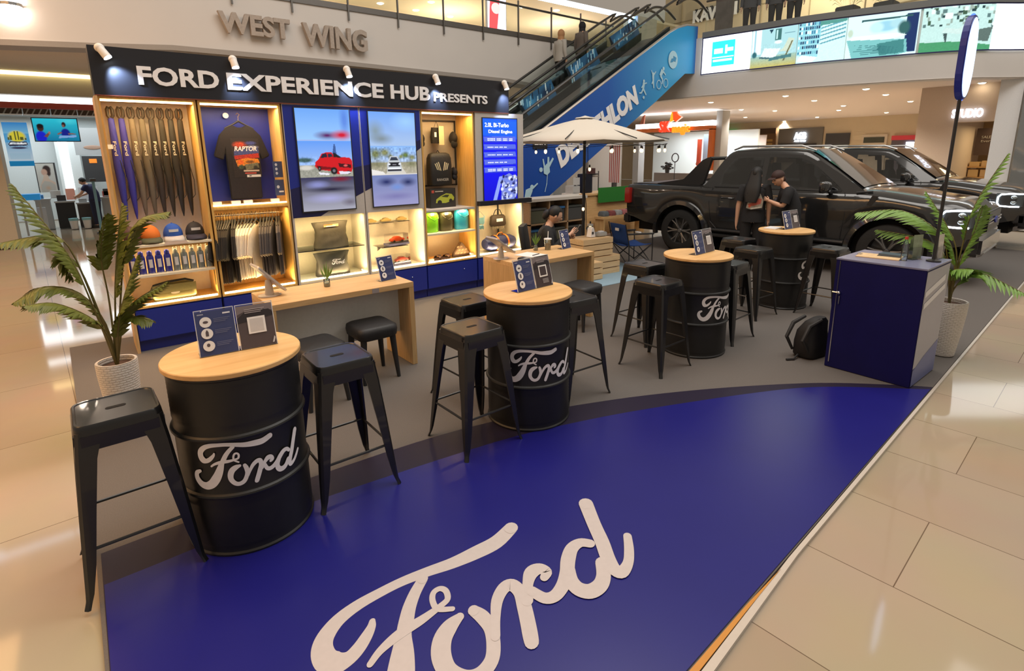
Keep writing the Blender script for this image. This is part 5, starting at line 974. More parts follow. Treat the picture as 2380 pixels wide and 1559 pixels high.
p=Paint(100,70,s_(215,250,250)); p.rect(.82,.05,.98,.93,s_(15,45,95)); p.poly([(.2,.84),(.9,.86),(.9,.9),(.2,.89)],s_(40,85,90)); p.blob(.55,.70,.22,.16,s_(150,205,225),.4); p.blob(.42,.68,.12,.15,s_(190,230,235),.4); p.blob(.70,.74,.12,.13,s_(170,215,225),.4); p.blob(.80,.62,.10,.2,s_(45,95,95),.4); p.poly([(0,.45),(.4,.42),(.85,.35),(.88,.05),(.75,0),(.1,.0)],s_(120,190,190)); p.poly([(.02,.44),(.6,.38),(.85,.45),(.7,.52),(.1,.52)],s_(235,255,250)); p.poly([(.45,.30),(.82,.36),(.84,.05),(.5,.02)],s_(60,130,130))
for k in range(6): p.poly([(.1,.06+.05*k),(.5,.10+.03*k),(.75,.02+.03*k),(.5,.08+.03*k)],s_(45,110,115))
p.blob(.05,.6,.05,.12,s_(190,210,190),.4); bpic(3.52,4.9,p)
p=Paint(100,70,s_(190,225,220)); 
for k in range(60): q=random.Random(k); x,y=q.uniform(0,1),q.uniform(.5,1); p.rect(x,y,x+q.uniform(.02,.07),y+q.uniform(.04,.1),s_(*q.choice(((30,60,65),(90,120,120),(225,245,240),(60,90,70),(150,170,160)))))
p.poly([(0,0),(1,0),(1,.1),(.5,.2),(0,.22)],s_(70,150,105)); p.poly([(.28,.42),(.55,.36),(.72,.45),(.70,.6),(.6,.58),(.5,.48),(.32,.52)],s_(200,225,220)); p.poly([(.3,.40),(.34,.2),(.36,.2),(.36,.40)],s_(60,80,80)); p.poly([(.64,.45),(.68,.22),(.70,.22),(.68,.45)],s_(60,80,80)); p.poly([(.75,.2),(.95,.18),(1,.5),(.8,.45)],s_(90,110,105)); p.rect(.3,.72,.40,.85,s_(235,250,245)); p.noise(0,0,1,1,.1,2); bpic(4.95,6.3,p)
m=MB(); bpatch(m,0,tot,.99,1.03,.03); bpatch(m,0,tot,-.03,.0,.03); bpatch(m,0,.03,0,1,.03); m.build('frame',mat('bb_frame',(.03,.03,.12),.4),t)
# rail of the east balcony
t=T('balcony_railing','glass railing on the east balcony above the billboard','railing')
o=wall_strip(bp,4.88,5.02,mat('rail_grey',(.16,.17,.17),.5),'base_rail',.05,.12); o.parent=t
MB().grid([[(x+.08,y,5.02),(x+.08,y,5.75)] for x,y in bp]).build('glass_panels',GLR,t)
MB().tube([(x+.08,y,5.83) for x,y in bp],.03).build('handrail',RAIL,t)
st('wall_upper_east',MB().box((24,-4,4.9),(24.2,18,9.5)).build('wall_upper_east',BEI))
m=MB()
for z in (5.9,6.9,7.9): m.box((23.95,-4,z),(24,18,z+.03))
for y in range(-3,18,2): m.box((23.95,y,4.9),(24,y+.03,9.5))
st('trim_3',m.build('trim_3',mat('joint',(.40,.33,.22),.7)))
o=MB().box((16.4,9.85,5.45),(16.5,10.4,7.2)).build('banner',mat('banner_dark',(.09,.075,.07),.6,noise=.6,nscale=4)); tag(o,'dark hanging banner behind the top of the escalator','banner')
t=T('shop_sign','black and white lettering high on the far wall above the escalator','sign',(23.9,16.3,7.7),rad(-90)); m=MB(); text(m,'KAWAII',0,0,2.2,.55,0,.06,.04); m.v=[(p[0],p[1],p[2]) for p in m.v]; m.build('lettering',WHTL,t); m=MB(); text(m,'KAWAII',.06,.06,2.2,.55,.05,.06,.06); m.build('lettering_shadow',BLKP,t)
for i,(x,y) in enumerate(((15.9,6.35),(16.2,5.6))):
    t=T('planter',['dark planter with green foliage on the east balcony, left one','dark planter with green foliage on the east balcony, right one'][i],'plant',(x,y,4.905),group='planters on the east balcony'); MB().box((-.22,-.22,0),(.22,.22,.42)).build('planter_box',DGR,t,bevel=.02)
    m=MB(); rr=random.Random(i)
    for k in range(60): a=rr.uniform(0,2*PI); r=rr.uniform(.1,.4); h=.42+rr.uniform(.1,.6); m.add([(0+.1*math.cos(a),.1*math.sin(a),.42),(r*math.cos(a)-.03,r*math.sin(a),h),(r*1.3*math.cos(a),r*1.3*math.sin(a),h-.05),(r*math.cos(a)+.03,r*math.sin(a)+.02,h)],[(0,1,2,3)])
    m.build('foliage',LEAF2,t)
# downlights in the low ceiling
for i,(x,y) in enumerate([(16.21,10.24),(20.07,11.37),(24.76,13.8),(16.29,7.91),(18.64,8.13),(34.6,15.0),(16.35,5.87),(18.54,6.13),(27.5,8.98),(34,12.1),(42,13.2),(35,9.9),(21.9,6.5),(17.4,3.75),(19.4,4.34),(21.9,11.0),(21.75,8.47),(25,6.4),(28,12),(24,9.5),(30,14.5),(31,7.5)]):
    t=T('ceiling_downlight','recessed downlight in the low ceiling, one of those '+('nearest the billboard' if x<17.5 else 'in the second row behind the billboard' if x<20.5 else 'midway back' if x<27 else 'far back over the distant shops'),'lamp',(x,y,3.349),group='downlights in the low ceiling'); MB().lathe([(0,-.03),(.05,-.028),(.075,-.012),(.08,0),(0,0)],n=16).build('lens',emi('dl_warm',(1,.86,.62),22),t); MB().lathe([(.08,0),(.08,-.012),(.10,-.01),(.105,0)],n=20).build('ring',WHT,t)
    if i in (0,1,3,4,6,7,12,15,16,2,8,19,20,9,18): spot((x,y,3.30),(x,y,0),300 if x<24 else 650,(1,.87,.74),125,.8,.08)
t=T('wall_lamp','round glaring lamp high on the west fascia at the top left corner','lamp',(-.44,12.30,4.20)); MB().ell((0,0,0),(.13,.06,.13),16,10).build('lens',emi('wall_lamp',(1,.82,.66),60),t,smooth=True); MB().lathe([(.13,0),(.16,0),(.16,.05),(.13,.05)],n=20,cap=False).build('ring',STL,t)
# ================================================================ escalators
def zl(x): return 1.86+(x-7.68)*.574
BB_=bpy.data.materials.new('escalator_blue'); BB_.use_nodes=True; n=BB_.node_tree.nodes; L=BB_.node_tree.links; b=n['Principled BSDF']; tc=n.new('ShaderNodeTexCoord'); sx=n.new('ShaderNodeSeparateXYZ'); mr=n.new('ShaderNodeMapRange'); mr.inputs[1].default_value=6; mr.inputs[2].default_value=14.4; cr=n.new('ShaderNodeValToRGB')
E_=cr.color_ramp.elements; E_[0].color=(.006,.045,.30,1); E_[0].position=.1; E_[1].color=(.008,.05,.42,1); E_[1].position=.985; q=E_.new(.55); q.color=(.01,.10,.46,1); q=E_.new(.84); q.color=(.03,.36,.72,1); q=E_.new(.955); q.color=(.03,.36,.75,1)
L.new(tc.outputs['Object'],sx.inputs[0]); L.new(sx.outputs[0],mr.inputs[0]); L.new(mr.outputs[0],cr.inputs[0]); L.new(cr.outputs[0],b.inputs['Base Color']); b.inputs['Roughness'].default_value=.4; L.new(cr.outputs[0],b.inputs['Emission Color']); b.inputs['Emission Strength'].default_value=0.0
def escal(label,y0,y1,near):
    t=T('escalator',label,'escalator',group='escalators beside the blue sports panel')
    top=[(4.0,.25),(4.9,.30),(5.6,zl(5.6)),(13.0,zl(13.0)),(13.35,5.07),(13.75,5.18),(14.25,5.22)]; bot=[(14.25,3.98),(13.75,3.94),(12.48,3.12),(10.45,1.92),(8.91,.99),(7.3,.02),(4.0,.02)]
    if near:
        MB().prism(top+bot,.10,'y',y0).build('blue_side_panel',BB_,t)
        MB().tube([(x,y0+.03,z+.02) for x,z in top[1:]],.035,8).build('panel_edge_trim',mat('edge_silver',(.55,.50,.45),.3,metal=.6),t)
    MB().prism([(x,z-.12) for x,z in top]+[(x,z+.02) for x,z in bot],y1-y0-.14,'y',y0+.12).build('truss',mat('truss_grey',(.12,.11,.10),.5),t)
    for s,y in (('near',y0+.16),('far',y1-.16)):
        pth=[(5.0,1.2)]+[(5.6,zl(5.6)+.62),(13.0,zl(13.0)+.70),(13.45,5.72),(13.9,5.92),(14.4,5.93),(14.9,5.72)]
        P=smooth2(pth,5); MB().tube([(x,y,z) for x,z in P],.035,8).build('handrail',mat('handrail_black',(.02,.02,.02),.35,coat=.6),t,smooth=True)
        MB().sheet([(x,z-.02) for x,z in pth]+[(14.9,5.1),(13.7,5.0),(13.0,zl(13.0)-.05),(5.6,zl(5.6)-.05)],'y',y).build('glass_side',GLR,t)
        MB().prism([(5.5,zl(5.5)-.10),(13.2,zl(13.2)-.10),(13.2,zl(13.2)+.10),(5.5,zl(5.5)+.10)],.10,'y',y-.05+(.06 if s=='near' else -.06)).build('skirt',mat('skirt',(.05,.055,.055),.3,metal=.7),t)
    m=MB()
    for k in range(19): x=5.7+k*.40; z=zl(x)-.18; m.box((x,y0+.28,z-.2),(x+.40,y1-.28,z))
    tag(m.build('steps',mat('step_metal',(.22,.20,.18),.4,metal=.7),t),kind=None); return t
e1=escal('near escalator with the blue sports advertisement on its side',9.55,10.95,True)
escal('far escalator behind the blue one, carrying two riders',11.05,12.25,False)
# stickers on the balustrade : pale blue advert pictures
for i,(x,lb) in enumerate(((8.9,'left blue sports picture on the escalator balustrade'),(10.5,'middle blue sports picture on the escalator balustrade'),(12.1,'right blue sports picture on the escalator balustrade'))):
    t=T('balustrade_sticker',lb,'picture',(x,10.735,zl(x)+.10),rot=(0,-rad(29.9),0),group='pictures on the escalator balustrade'); rr=random.Random(i); p=Paint(90,30,s_(45,95,135),i); p.poly([(0,0),(.12,0),(.05,1),(0,1)],s_(20,35,45)); p.blob(.3,.5,.2,.45,s_(70,145,195),.7); p.blob(.75,.5,.2,.4,s_(30,55,85),.7)
    for k in range(16): a,b=rr.uniform(0,.9),rr.uniform(0,.8); p.poly([(a,b),(a+.03,b),(a+.08,b+.4),(a+.05,b+.42)],s_(*rr.choice(((165,215,235),(120,185,215),(20,40,60),(210,235,240)))))
    p.build('picture',1.25,.42,t,e=0)
g=T('panel_lettering','big white slanted DECATHLON lettering on the blue escalator panel','lettering',(0,9.54,0))
m=MB(); ca,sa=math.cos(rad(29.9)),math.sin(rad(29.9)); text(m,'DECATHLON',9.02,1.46,3.25,.50,0,.01,.06,.15,rad(29.9)); m.build('lettering',WHTL,g)
IC=mat('icon_pale',(.45,.68,.80),.5)
def icon(label,x,z,s,polys):
    t=T('sports_icon',label,'icon',(x,9.535,z),group='white sports figures on the escalator panel')
    m=MB(); [m.prism([(a*s,b*s) for a,b in P],.006,'y',-.006-i*.0003) for i,P in enumerate(polys)]; m.build('figure',IC,t); return t
def limb(a,b,w): 
    dx,dy=b[0]-a[0],b[1]-a[1]; l=math.hypot(dx,dy); nx,ny=-dy/l*w,dx/l*w; return [(a[0]+nx,a[1]+ny),(b[0]+nx*.7,b[1]+ny*.7),(b[0]-nx*.7,b[1]-ny*.7),(a[0]-nx,a[1]-ny)]
icon('white footballer figure kicking a ball on the escalator panel',11.95,3.28,.55,[circ(.0,.62,.07),limb((0,.55),(-.03,.25),.08),limb((-.03,.28),(.2,.0),.05),limb((-.03,.28),(-.15,.08),.05),limb((-.15,.08),(-.32,.06),.04),limb((0,.5),(.22,.55),.035),limb((0,.5),(-.16,.3),.035),circ(.02,-.12,.07)])
icon('white jumping player figure with arms up on the escalator panel',12.32,3.52,.5,[circ(.02,.62,.07),limb((0,.55),(.03,.25),.08),limb((.03,.28),(.1,-.1),.05),limb((.03,.28),(-.08,.1),.045),limb((0,.5),(-.16,.78),.035),limb((0,.5),(.22,.75),.035)])
icon('white cyclist figure on the escalator panel',12.72,3.62,.6,[circ(.05,.62,.075),limb((0,.55),(-.16,.30),.10),limb((0,.52),(.22,.36),.035),limb((-.14,.30),(.02,.14),.05),limb((.02,.14),(-.02,-.04),.04)]+[[(cx+.17*math.cos(a)*r,cy+.2*math.sin(a)*r) for a,r in ((b,1),(b+.37,1),(b+.37,.82),(b,.82))] for cx,cy in ((.25,.02),(-.25,-.08)) for b in [2*PI*k/18 for k in range(18)]])
icon('white round badge with an arrow at the top of the escalator panel',13.15,4.25,.24,[circ(0,0,.85,.95,28)]); 
t=T('badge_arrow','blue arrow inside the round white badge on the escalator panel','icon',(13.15,9.52,4.25)); m=MB(); m.prism([(a*.24,b*.24) for a,b in [(-.5,-.35),(-.3,.1),(.05,.15),(.0,.4),(.55,.25),(.4,-.2),(.1,-.1),(-.1,-.25)]],.004,'y',0); m.build('figure',mat('icon_blue',(.03,.25,.5),.5),t)
icon('white diving figure upside down at the lower left of the panel',8.55,1.45,.75,[circ(-.22,.0,.07),[(-.12,.05),(.02,.18),(.12,.10),(.15,-.08),(.03,-.17),(-.10,-.12)],limb((.08,.1),(.08,.38),.045),limb((.1,.1),(.28,.34),.045),limb((-.08,.08),(-.14,.32),.03),limb((.04,-.15),(.02,-.42),.012),limb((.02,-.42),(-.06,-.68),.012)])
icon('white swimmer figure at the bottom left corner of the blue panel',8.02,.98,.75,[circ(.12,.12,.07),[(-.2,-.3),(-.12,.05),(.05,.1),(.15,.02),(.05,-.18)],limb((.1,.05),(.35,.22),.03)])
t=T('small_sign','short white lettering at the foot of the escalator','sign',(8.18,9.515,2.0)); m=MB(); text(m,'2.8M',0,0,.34,.16,0,.01,.03,.2); m.build('lettering',WHTL,t); box('plate',(-.03,.012,-.08),(.40,.03,.24),BLKP,t)
# ================================================================ left shop
Y=18
st('wall_left_soffit',MB().box((-14,17.2,3.28),(3,17.6,3.73)).build('wall_left_soffit',mat('soffit_grey',(.45,.42,.36),.7)))
o=MB().box((-14,17.1,3.70),(3,17.18,3.78)).build('cove_light',emi('cove_yellow',(1,.80,.36),3.2)); st('trim_5',o)
o=MB().box((-14,17.55,3.14),(3,17.6,3.27)).build('shop_light_band',emi('band_white',(.85,.95,1),4)); st('trim_6',o)
st('trim_4',MB().box((-14,17.5,3.0),(3,17.7,3.13)).build('trim_4',mat('red_band',(.42,.06,.04),.4)))
st('wall_left_shop',MB().box((-14,22,0),(3.5,22.2,3.1)).box((3.0,17.6,0),(3.2,22,3.1)).build('wall_left_shop',mat('shop_white',(.62,.66,.66),.6)))
st('ceiling_5',MB().box((-14,17.7,3.05),(3.2,22,3.1)).build('ceiling_5',mat('shop_ceiling',(.35,.35,.34),.7)))
t=T('ceiling_grille','row of slatted silver ceiling grilles across the shop front','grille',(-1.3,17.9,2.86))
for k in range(4): MB().box((.0+.52*k,0,0),(.50+.52*k,.04,.03)).box((.0+.52*k,0,.17),(.50+.52*k,.04,.2)).build('frame',CHR,t); m=MB(); [m.prism([(.02+.52*k+.12*j,.02),(.05+.52*k+.12*j,.02),(.14+.52*k+.12*j,.18),(.11+.52*k+.12*j,.18)],.03,'y',.005) for j in range(4)]; m.build('slats',LGR,t); box('panel',(.0+.52*k,.06,0),(.5+.52*k,.08,.2),mat('grille_back',(.12,.09,.07),.5),t)
area('shop_light',(-.6,20,3.0),(0,0,0),4,3,130,(.85,.95,1))
st('wall_left_pillar',MB().box((-3.2,15.5,0),(-1.16,16.3,3.78)).build('wall_left_pillar',mat('pillar_beige',(.50,.44,.34),.6)))
t=T('poster','tall blue poster with a yellow sun and skyline in the left shop','poster',(-1.28,18.9,1.66)); box('board',(0,.002,0),(.48,.03,1.08),WHT,t); p=Paint(60,130,s_(80,160,210)); p.grad(.75,1,s_(120,185,220),s_(40,130,200)); p.blob(.5,.68,.40,.15,s_(225,210,60),.3); 
for a,b,c,d in ((.12,.60,.2,.66),(.22,.60,.3,.70),(.42,.6,.46,.80),(.54,.6,.58,.80),(.62,.6,.75,.67),(.8,.6,.88,.65)): p.rect(a,b,c,d,s_(90,95,40))
p.grad(.12,.55,s_(190,205,215),s_(120,170,205)); p.poly([(.1,.50),(.2,.57),(.85,.56),(.9,.50),(.8,.47),(.15,.46)],s_(40,45,70)); p.poly([(.14,.50),(.22,.55),(.83,.54),(.86,.50)],s_(225,232,238)); p.noise(.1,.45,.9,.57,1.2,4); p.blob(.5,.42,.4,.03,s_(60,60,90),.4); p.rect(0,0,1,.11,s_(20,120,170)); p.rect(.08,.16,.9,.30,s_(150,185,205),.6); p.build('picture',.48,1.08,t,e=.75)
t=T('television','hanging screen showing two people in blue in the left shop','screen',(-.67,18.5,2.28),0); box('screen_body',(-.02,.003,-.02),(.90,.05,.57),BLKP,t); p=Paint(90,56,s_(25,150,185)); p.grad(0,1,s_(10,110,150),s_(40,185,205)); p.blob(.8,.9,.3,.2,s_(90,215,225),.9,.5)
p.blob(.14,.18,.14,.30,s_(20,30,190),.25); p.blob(.15,.57,.085,.17,s_(60,35,30),.25); p.blob(.15,.66,.09,.12,s_(18,14,18),.3); p.poly([(.2,.2),(.3,.36),(.35,.34),(.27,.15)],s_(110,70,60)); p.blob(.33,.36,.03,.08,s_(150,105,90),.4)
p.blob(.70,.34,.12,.25,s_(15,30,130),.25); p.blob(.685,.74,.055,.13,s_(40,25,30),.25); p.blob(.67,.68,.035,.08,s_(120,80,70),.4); p.poly([(.5,.32),(.6,.42),(.62,.36),(.52,.27)],s_(130,85,75)); p.poly([(.75,.36),(.93,.34),(.93,.30),(.76,.29)],s_(130,85,75)); p.poly([(.52,.12),(.93,.17),(.94,.26),(.55,.24)],s_(120,160,210)); p.build('picture',.88,.55,t,e=1.0)
t=T('portrait_poster','poster of a dark-haired woman on a white panel in the left shop','poster',(-.84,19.9,.93)); box('board',(-.02,.002,0),(.42,.03,.80),DGR,t); p=Paint(45,96,s_(205,203,195)); p.blob(.58,.80,.26,.16,s_(55,38,38),.3); p.blob(.65,.68,.16,.15,s_(60,42,40),.4); p.blob(.42,.70,.20,.13,s_(205,165,145),.3); p.poly([(.38,.62),(.60,.60),(.64,.45),(.95,.33),(.85,.0),(.12,.0),(.05,.2),(.3,.48)],s_(215,190,170)); p.poly([(.1,.0),(.12,.25),(.35,.40),(.7,.36),(.92,.25),(.9,0)],s_(190,185,175)); p.blob(.5,.15,.2,.1,s_(210,160,120),.8,.6); p.build('picture',.38,.78,t,e=0)
t=T('wall_board','dark grey board with an orange label at the right of the left shop','board',(.20,20.5,1.15)); box('board',(0,0,0),(.75,.05,.75),DGR,t); box('orange_label',(.16,-.01,.55),(.34,0,.67),mat('orange_label',(.9,.25,.03),.4,emis=.5),t); box('white_panel',(-.12,.0,.78),(.75,.05,1.55),LGR,t); m=MB(); m.ell((.3,-.01,1.0),(.22,.01,.06),16,8); m.build('shoe_picture',mat('shoe_pic',(.45,.28,.2),.5),t)
for i,(x,w,h,c,lb) in enumerate(((-.95,.30,.80,(.45,.47,.48),'white display counter in the left shop, left one'),(-.55,.40,.72,(.012,.014,.018),'black display counter in the left shop'),(-.10,.38,.66,(.05,.04,.04),'dark display case right of the black counter'),(.45,.5,.78,(.35,.37,.38),'grey display counter behind the navy-clad worker'))):
    t=T('shop_counter',lb,'counter',(x,19,0),group='counters in the left shop'); box('body',(0,0,.0),(w,.5,h-.04),mat('sc%d'%i,c,.4),t); box('counter_top',(-.02,-.02,h-.04),(w+.02,.52,h),LGR,t)
    box('display_item',(.05,.1,h),(w*.6,.3,h+.10+.05*(i%2)),mat('si%d'%i,((.05,.25,.6),(.03,.03,.035),(.4,.42,.42),(.5,.1,.08))[i],.4),t)
for i,x in enumerate((-.23,.05)):
    t=T('bin',['left of two small white bins in front of the dark counter','right of two small white bins in front of the dark counter'][i],'bin',(x,18.6,.0)); MB().lathe([(0,0),(.075,0),(.10,.27),(.095,.27),(.07,.01),(0,.01)],n=20).build('bucket',WHT,t,smooth=30); MB().lathe([(.093,.22),(.101,.22),(.104,.28),(.093,.28)],n=20).build('rim',mat('bin_rim',(.25,.5,.55),.4),t)
t=T('display_stand','slim pale blue floor stand at the shop entrance beside the display wall','stand',(.30,17,0)); MB().box((-.03,-.03,.03),(.03,.03,1.35)).build('pole',mat('stand_blue',(.16,.34,.45),.3,metal=.3),t); MB().lathe([(0,0),(.10,0),(.10,.03),(0,.035)],n=18).build('foot',DGR,t); box('tray',(-.06,-.08,1.28),(.06,.06,1.34),DGR,t)
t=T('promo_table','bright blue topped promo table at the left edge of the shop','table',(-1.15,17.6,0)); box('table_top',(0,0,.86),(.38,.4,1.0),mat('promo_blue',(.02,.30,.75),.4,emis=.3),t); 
for a in (.03,.35): box('leg',(a-.02,.02,0),(a+.02,.06,.86),LGR,t)
for i,(x,y,z,w,h,c,lb) in enumerate(((-.62,19.2,.80,.22,.20,(.75,.76,.74),'white price card standing on the left display counter'),(-.30,19.6,.70,.20,.32,(.8,.35,.25),'red and white card standing behind the black counter'),(-.02,19.7,.67,.45,.38,(.78,.82,.84),'tall white display unit behind the dark case'),(.52,19.1,.80,.25,.20,(.06,.06,.07),'dark laptop on the grey counter in the left shop'),(-.92,18.4,0,.18,.62,(.62,.64,.66),'small white trolley at the left edge of the shop'))):
    t=T('shop_item',lb,'display item',(x,y,z)); MB().box((0,0,0),(w,.06,h)).build('panel',mat('shopitem%d'%i,c,.4),t,bevel=.008); box('base',(0,-.04,0),(w,.10,.015),LGR,t)
t=T('white_shelf','bright white lit shelf unit at the back of the left shop','shelf',(-.38,21.5,0)); box('frame',(0,0,0),(.55,.3,2.6),mat('shelf_white',(.8,.83,.82),.4),t); box('lit_panel',(.08,-.01,.9),(.30,.0,2.4),emi('shelf_glow',(.85,.97,1),1.6),t)
# ================================================================ under the escalator : gear shop
CU=wood('cubby_wood',(.34,.22,.12),(.44,.30,.18))
t=T('cubby_shelf','low cubby shelf with grey and olive boxes behind the seated woman','shelf',(6.75,8.0,0)); w=1.55
box('top',(-.05,-.03,.90),(w,.45,.955),mat('cubby_top',(.62,.58,.52),.4),t); box('back',(0,.40,0),(w-.05,.42,.9),CU,t)
for k in range(4): box('divider',(k*.5,0,0),(k*.5+.03,.4,.9),CU,t)
for z in (.02,.44): box('shelf_board',(0,0,z),(1.53,.4,z+.025),CU,t)
for i in range(3):
    for j in range(2):
        t=T('storage_box',['dark grey','olive','black'][(i+j)%3]+' storage box in the %s cubby, %s'%(['left','middle','right'][i],['lower row','upper row'][j]),'box',(6.75+.05+i*.5,8.03,.046+.42*j),group='boxes in the cubby shelf')
        box('box_body',(0,0,0),(.40,.34,.26),mat('sb%d'%((i+j)%3),((.07,.07,.07),(.10,.105,.07),(.04,.042,.045))[(i+j)%3],.6),t,.01); box('lid',(-.01,-.01,.26),(.41,.35,.30),mat('sbl%d'%((i*2+j)%3),((.03,.14,.34),(.09,.09,.085),(.06,.065,.06))[(i*2+j)%3],.6),t,.006)
t=T('shop_desk','long light wood counter with a row of folded clothes, behind the umbrella','counter',(8.62,8.35,0)); box('front_panel',(0,0,0),(1.75,.05,.90),OAK,t); box('counter_top',(-.03,-.03,.90),(1.78,.6,.94),OAK,t); box('side_panel',(0,.05,0),(.04,.58,.9),OAKV,t); box('side_panel',(1.71,.05,0),(1.75,.58,.9),OAKV,t)
for i in range(6):
    t=T('folded_clothes',['grey','dark red patterned','pale grey','pink patterned','navy','blue grey'][i]+' folded garment in the row on the low bench','clothes',(8.95+i*.22,8.10,.46),group='folded clothes on the bench'); m=MB(); m.loft([rrect(.20,.20,.05,z=0),rrect(.21,.21,.06,z=.05),rrect(.17,.16,.05,z=.10)]); m.build('fabric',mat('fc%d'%i,((.10,.11,.12),(.20,.05,.05),(.28,.28,.28),(.35,.12,.12),(.03,.05,.12),(.08,.12,.18))[i],.9,noise=.5,nscale=30),t,smooth=60)
t=T('bench','low oak bench carrying the folded clothes','bench',(8.80,7.98,0)); box('seat',(0,0,.40),(1.45,.25,.455),OAK,t); box('leg',(0.03,.0,0),(.07,.25,.40),OAKV,t); box('leg',(1.38,.0,0),(1.42,.25,.40),OAKV,t)
o=MB().box((8.98,8.28,.73),(10.5,8.305,1.06)).build('green_board',mat('green_board',(.025,.20,.03),.5)); tag(o,'plain green board on the front of the wooden counter','board')
t=T('monitor','black upright monitor case on the wooden counter','monitor',(8.72,8.55,.941)); box('casing',(0,0,0),(.34,.15,.42),mat('mon',(.01,.012,.025),.4),t,.01); box('stand_foot',(.1,-.03,0),(.24,.18,.01),BLKP,t); box('speaker',(.22,-.02,.42),(.40,.08,.54),mat('spk',(.08,.03,.03),.5),t)
t=T('printer','small white till printer left of the black monitor','printer',(8.40,8.5,.955)); 
MB().box((0,0,0),(.22,.25,.16)).build('body',LGR,t,bevel=.01); box('screen',(.0,-.004,.18),(.20,.0,.34),mat('prs',(.5,.5,.5),.4),t); box('neck',(.08,.02,.15),(.12,.06,.2),DGR,t); box('shelf_under',(-.05,0,-.05),(.25,.3,0),WHT,t)
# ================================================================ umbrella with bulbs
t=T('patio_umbrella','large beige patio umbrella hung with light bulbs','umbrella',(6.34,6.17,.001)); CAN=mat('canvas',(.64,.59,.51),.8,bump=.1,nscale=200)
m=MB(); N=8; rot0=rad(10); rows=[]
for u in (0.02,.25,.5,.75,1.0):
    r=[]
    for k in range(N*4):
        a=rot0+2*PI*k/(N*4); seg=abs(((k%4)/4)-.5)*2; cc=math.cos(PI/N)/math.cos(((k%4)/4-.5)*2*PI/N); R0=1.335*u*(cc*.985+ .015); r.append((R0*math.cos(a),R0*math.sin(a),2.35-.36*u**1.15-(.012*u if seg<.6 else 0)))
    rows.append(r)
m.grid(rows,True); m.f.append(tuple(range(N*4))); m.m.append(0); o=m.build('canopy',CAN,t,smooth=25); o.modifiers.new('s','SOLIDIFY').thickness=.006
MB().lathe([(1.0,1.0),(0,1)],n=8) if 0 else None
MB().lathe([(0,2.365),(.14,2.35),(.16,2.335),(.0,2.38)],n=16).build('vent_cap',CAN,t,smooth=60)
MB().lathe([(0,0),(.22,0),(.24,.03),(.06,.07),(.028,.10),(.024,.12),(.024,2.34),(0,2.345)],n=20).build('pole',BLK,t,smooth=30)
for k in range(N):
    a=rot0+2*PI*(k+.5)/N; MB().tube([(.03*math.cos(a),.03*math.sin(a),2.31),(1.28*math.cos(a),1.28*math.sin(a),2.0)],.008,6).build('rib',BLKP,t)
t2=T('bulb_string','string of small clear bulbs under the umbrella rim','bulb string',(6.34,6.17,.001))
m=MB(); cord=[((1.24+.03*math.sin(k*3))*math.cos(2*PI*k/48),(1.24+.03*math.sin(k*3))*math.sin(2*PI*k/48),1.935-.02*abs(math.sin(k*PI/4))) for k in range(49)]; m.tube(cord,.005,6); m.tube([(0.035,-.035,1.9),(.04,-.04,1.6),(-.035,-.035,1.3),(.04,-.02,1.0),(.03,-.04,.6)],.005,6); m.build('cord',BLKP,t2)
pos=[(1.22*math.cos(a),1.22*math.sin(a),1.90) for a in [rad(d) for d in range(0,360,22)]]+[(.06,-.06,1.62),(-.06,-.05,1.0),(.10,-.06,.72)]
for p in pos:
    MB().lathe([(.012,.0),(.014,.035),(.006,.045),(0,.045)],(p[0],p[1],p[2]-.035),12).build('socket',BLKP,t2)
    MB().ell((p[0],p[1],p[2]-.062),(.022,.022,.032),10,8).build('bulb',emi('bulb_warm',(1,.75,.45),2.0),t2,smooth=True)
# ================================================================ crates, camp chair
def crate(label,x0,y0,z0,w,d,h):
    t=T('wooden_crate',label,'crate',(x0,y0,z0),rad(-4),group='stacked wooden crates')
    for k in range(3):
        z=k*h/3+.006; hh=h/3-.012
        for a,b in (((0,0,z),(w,.015,z+hh)),((0,d-.015,z),(w,d,z+hh)),((0,.015,z),(.015,d-.015,z+hh)),((w-.015,.015,z),(w,d-.015,z+hh))): box('slat',a,b,CRT,t,.002)
    for a,b in ((.015,.015),(w-.045,.015),(.015,d-.045),(w-.045,d-.045)): box('corner_post',(a,b,.0),(a+.03,b+.03,h-.005),CRT,t)
    box('base_board',(.015,.015,.004),(w-.015,d-.015,.02),CRT,t); box('lid_board',(.015,.015,h-.012),(w-.015,d-.015,h-.004),CRT,t)
crate('bottom wooden crate of the stack beside the umbrella pole',5.83,5.48,.001,.58,.40,.29); crate('top wooden crate of the stack beside the umbrella pole',5.66,5.50,.293,.60,.38,.28)
crate('small wooden crate on the rug left of the stack',5.42,5.30,.007,.42,.32,.26)
t=T('card_stand','small white table card on the top crate','card',(5.92,5.60,.577)); MB().prism([(0,0),(.10,0),(.07,.12),(.05,.15),(.02,.12)],.09,'y').build('folded_card',WHTL,t); MB().box((.02,-.002,.04),(.06,0,.08)).build('mark',DGR,t)
t=T('jar','frosted glass jar on the top crate','jar',(6.06,5.75,.577)); MB().lathe([(0,0),(.05,0),(.055,.12),(.04,.15),(0,.15)],n=16).build('glass_body',GLS,t,smooth=30); MB().lathe([(0,.15),(.045,.15),(.045,.175),(0,.175)],n=16).build('lid',LGR,t)
t=T('tissue_box','low white box on the top crate','box',(6.06,5.56,.577)); box('carton',(0,0,0),(.18,.11,.06),LGR,t,.01); box('tissue',(.05,.03,.06),(.13,.08,.075),WHTL,t)
t=T('camp_chair','blue folding camp chair on the pale rug beside the crates','chair',(7.02,5.72,.001),rad(-15),scale=.88); CBL=mat('chair_blue',(.012,.06,.26),.8,bump=.3); FR=mat('chair_frame',(.015,.015,.017),.5)
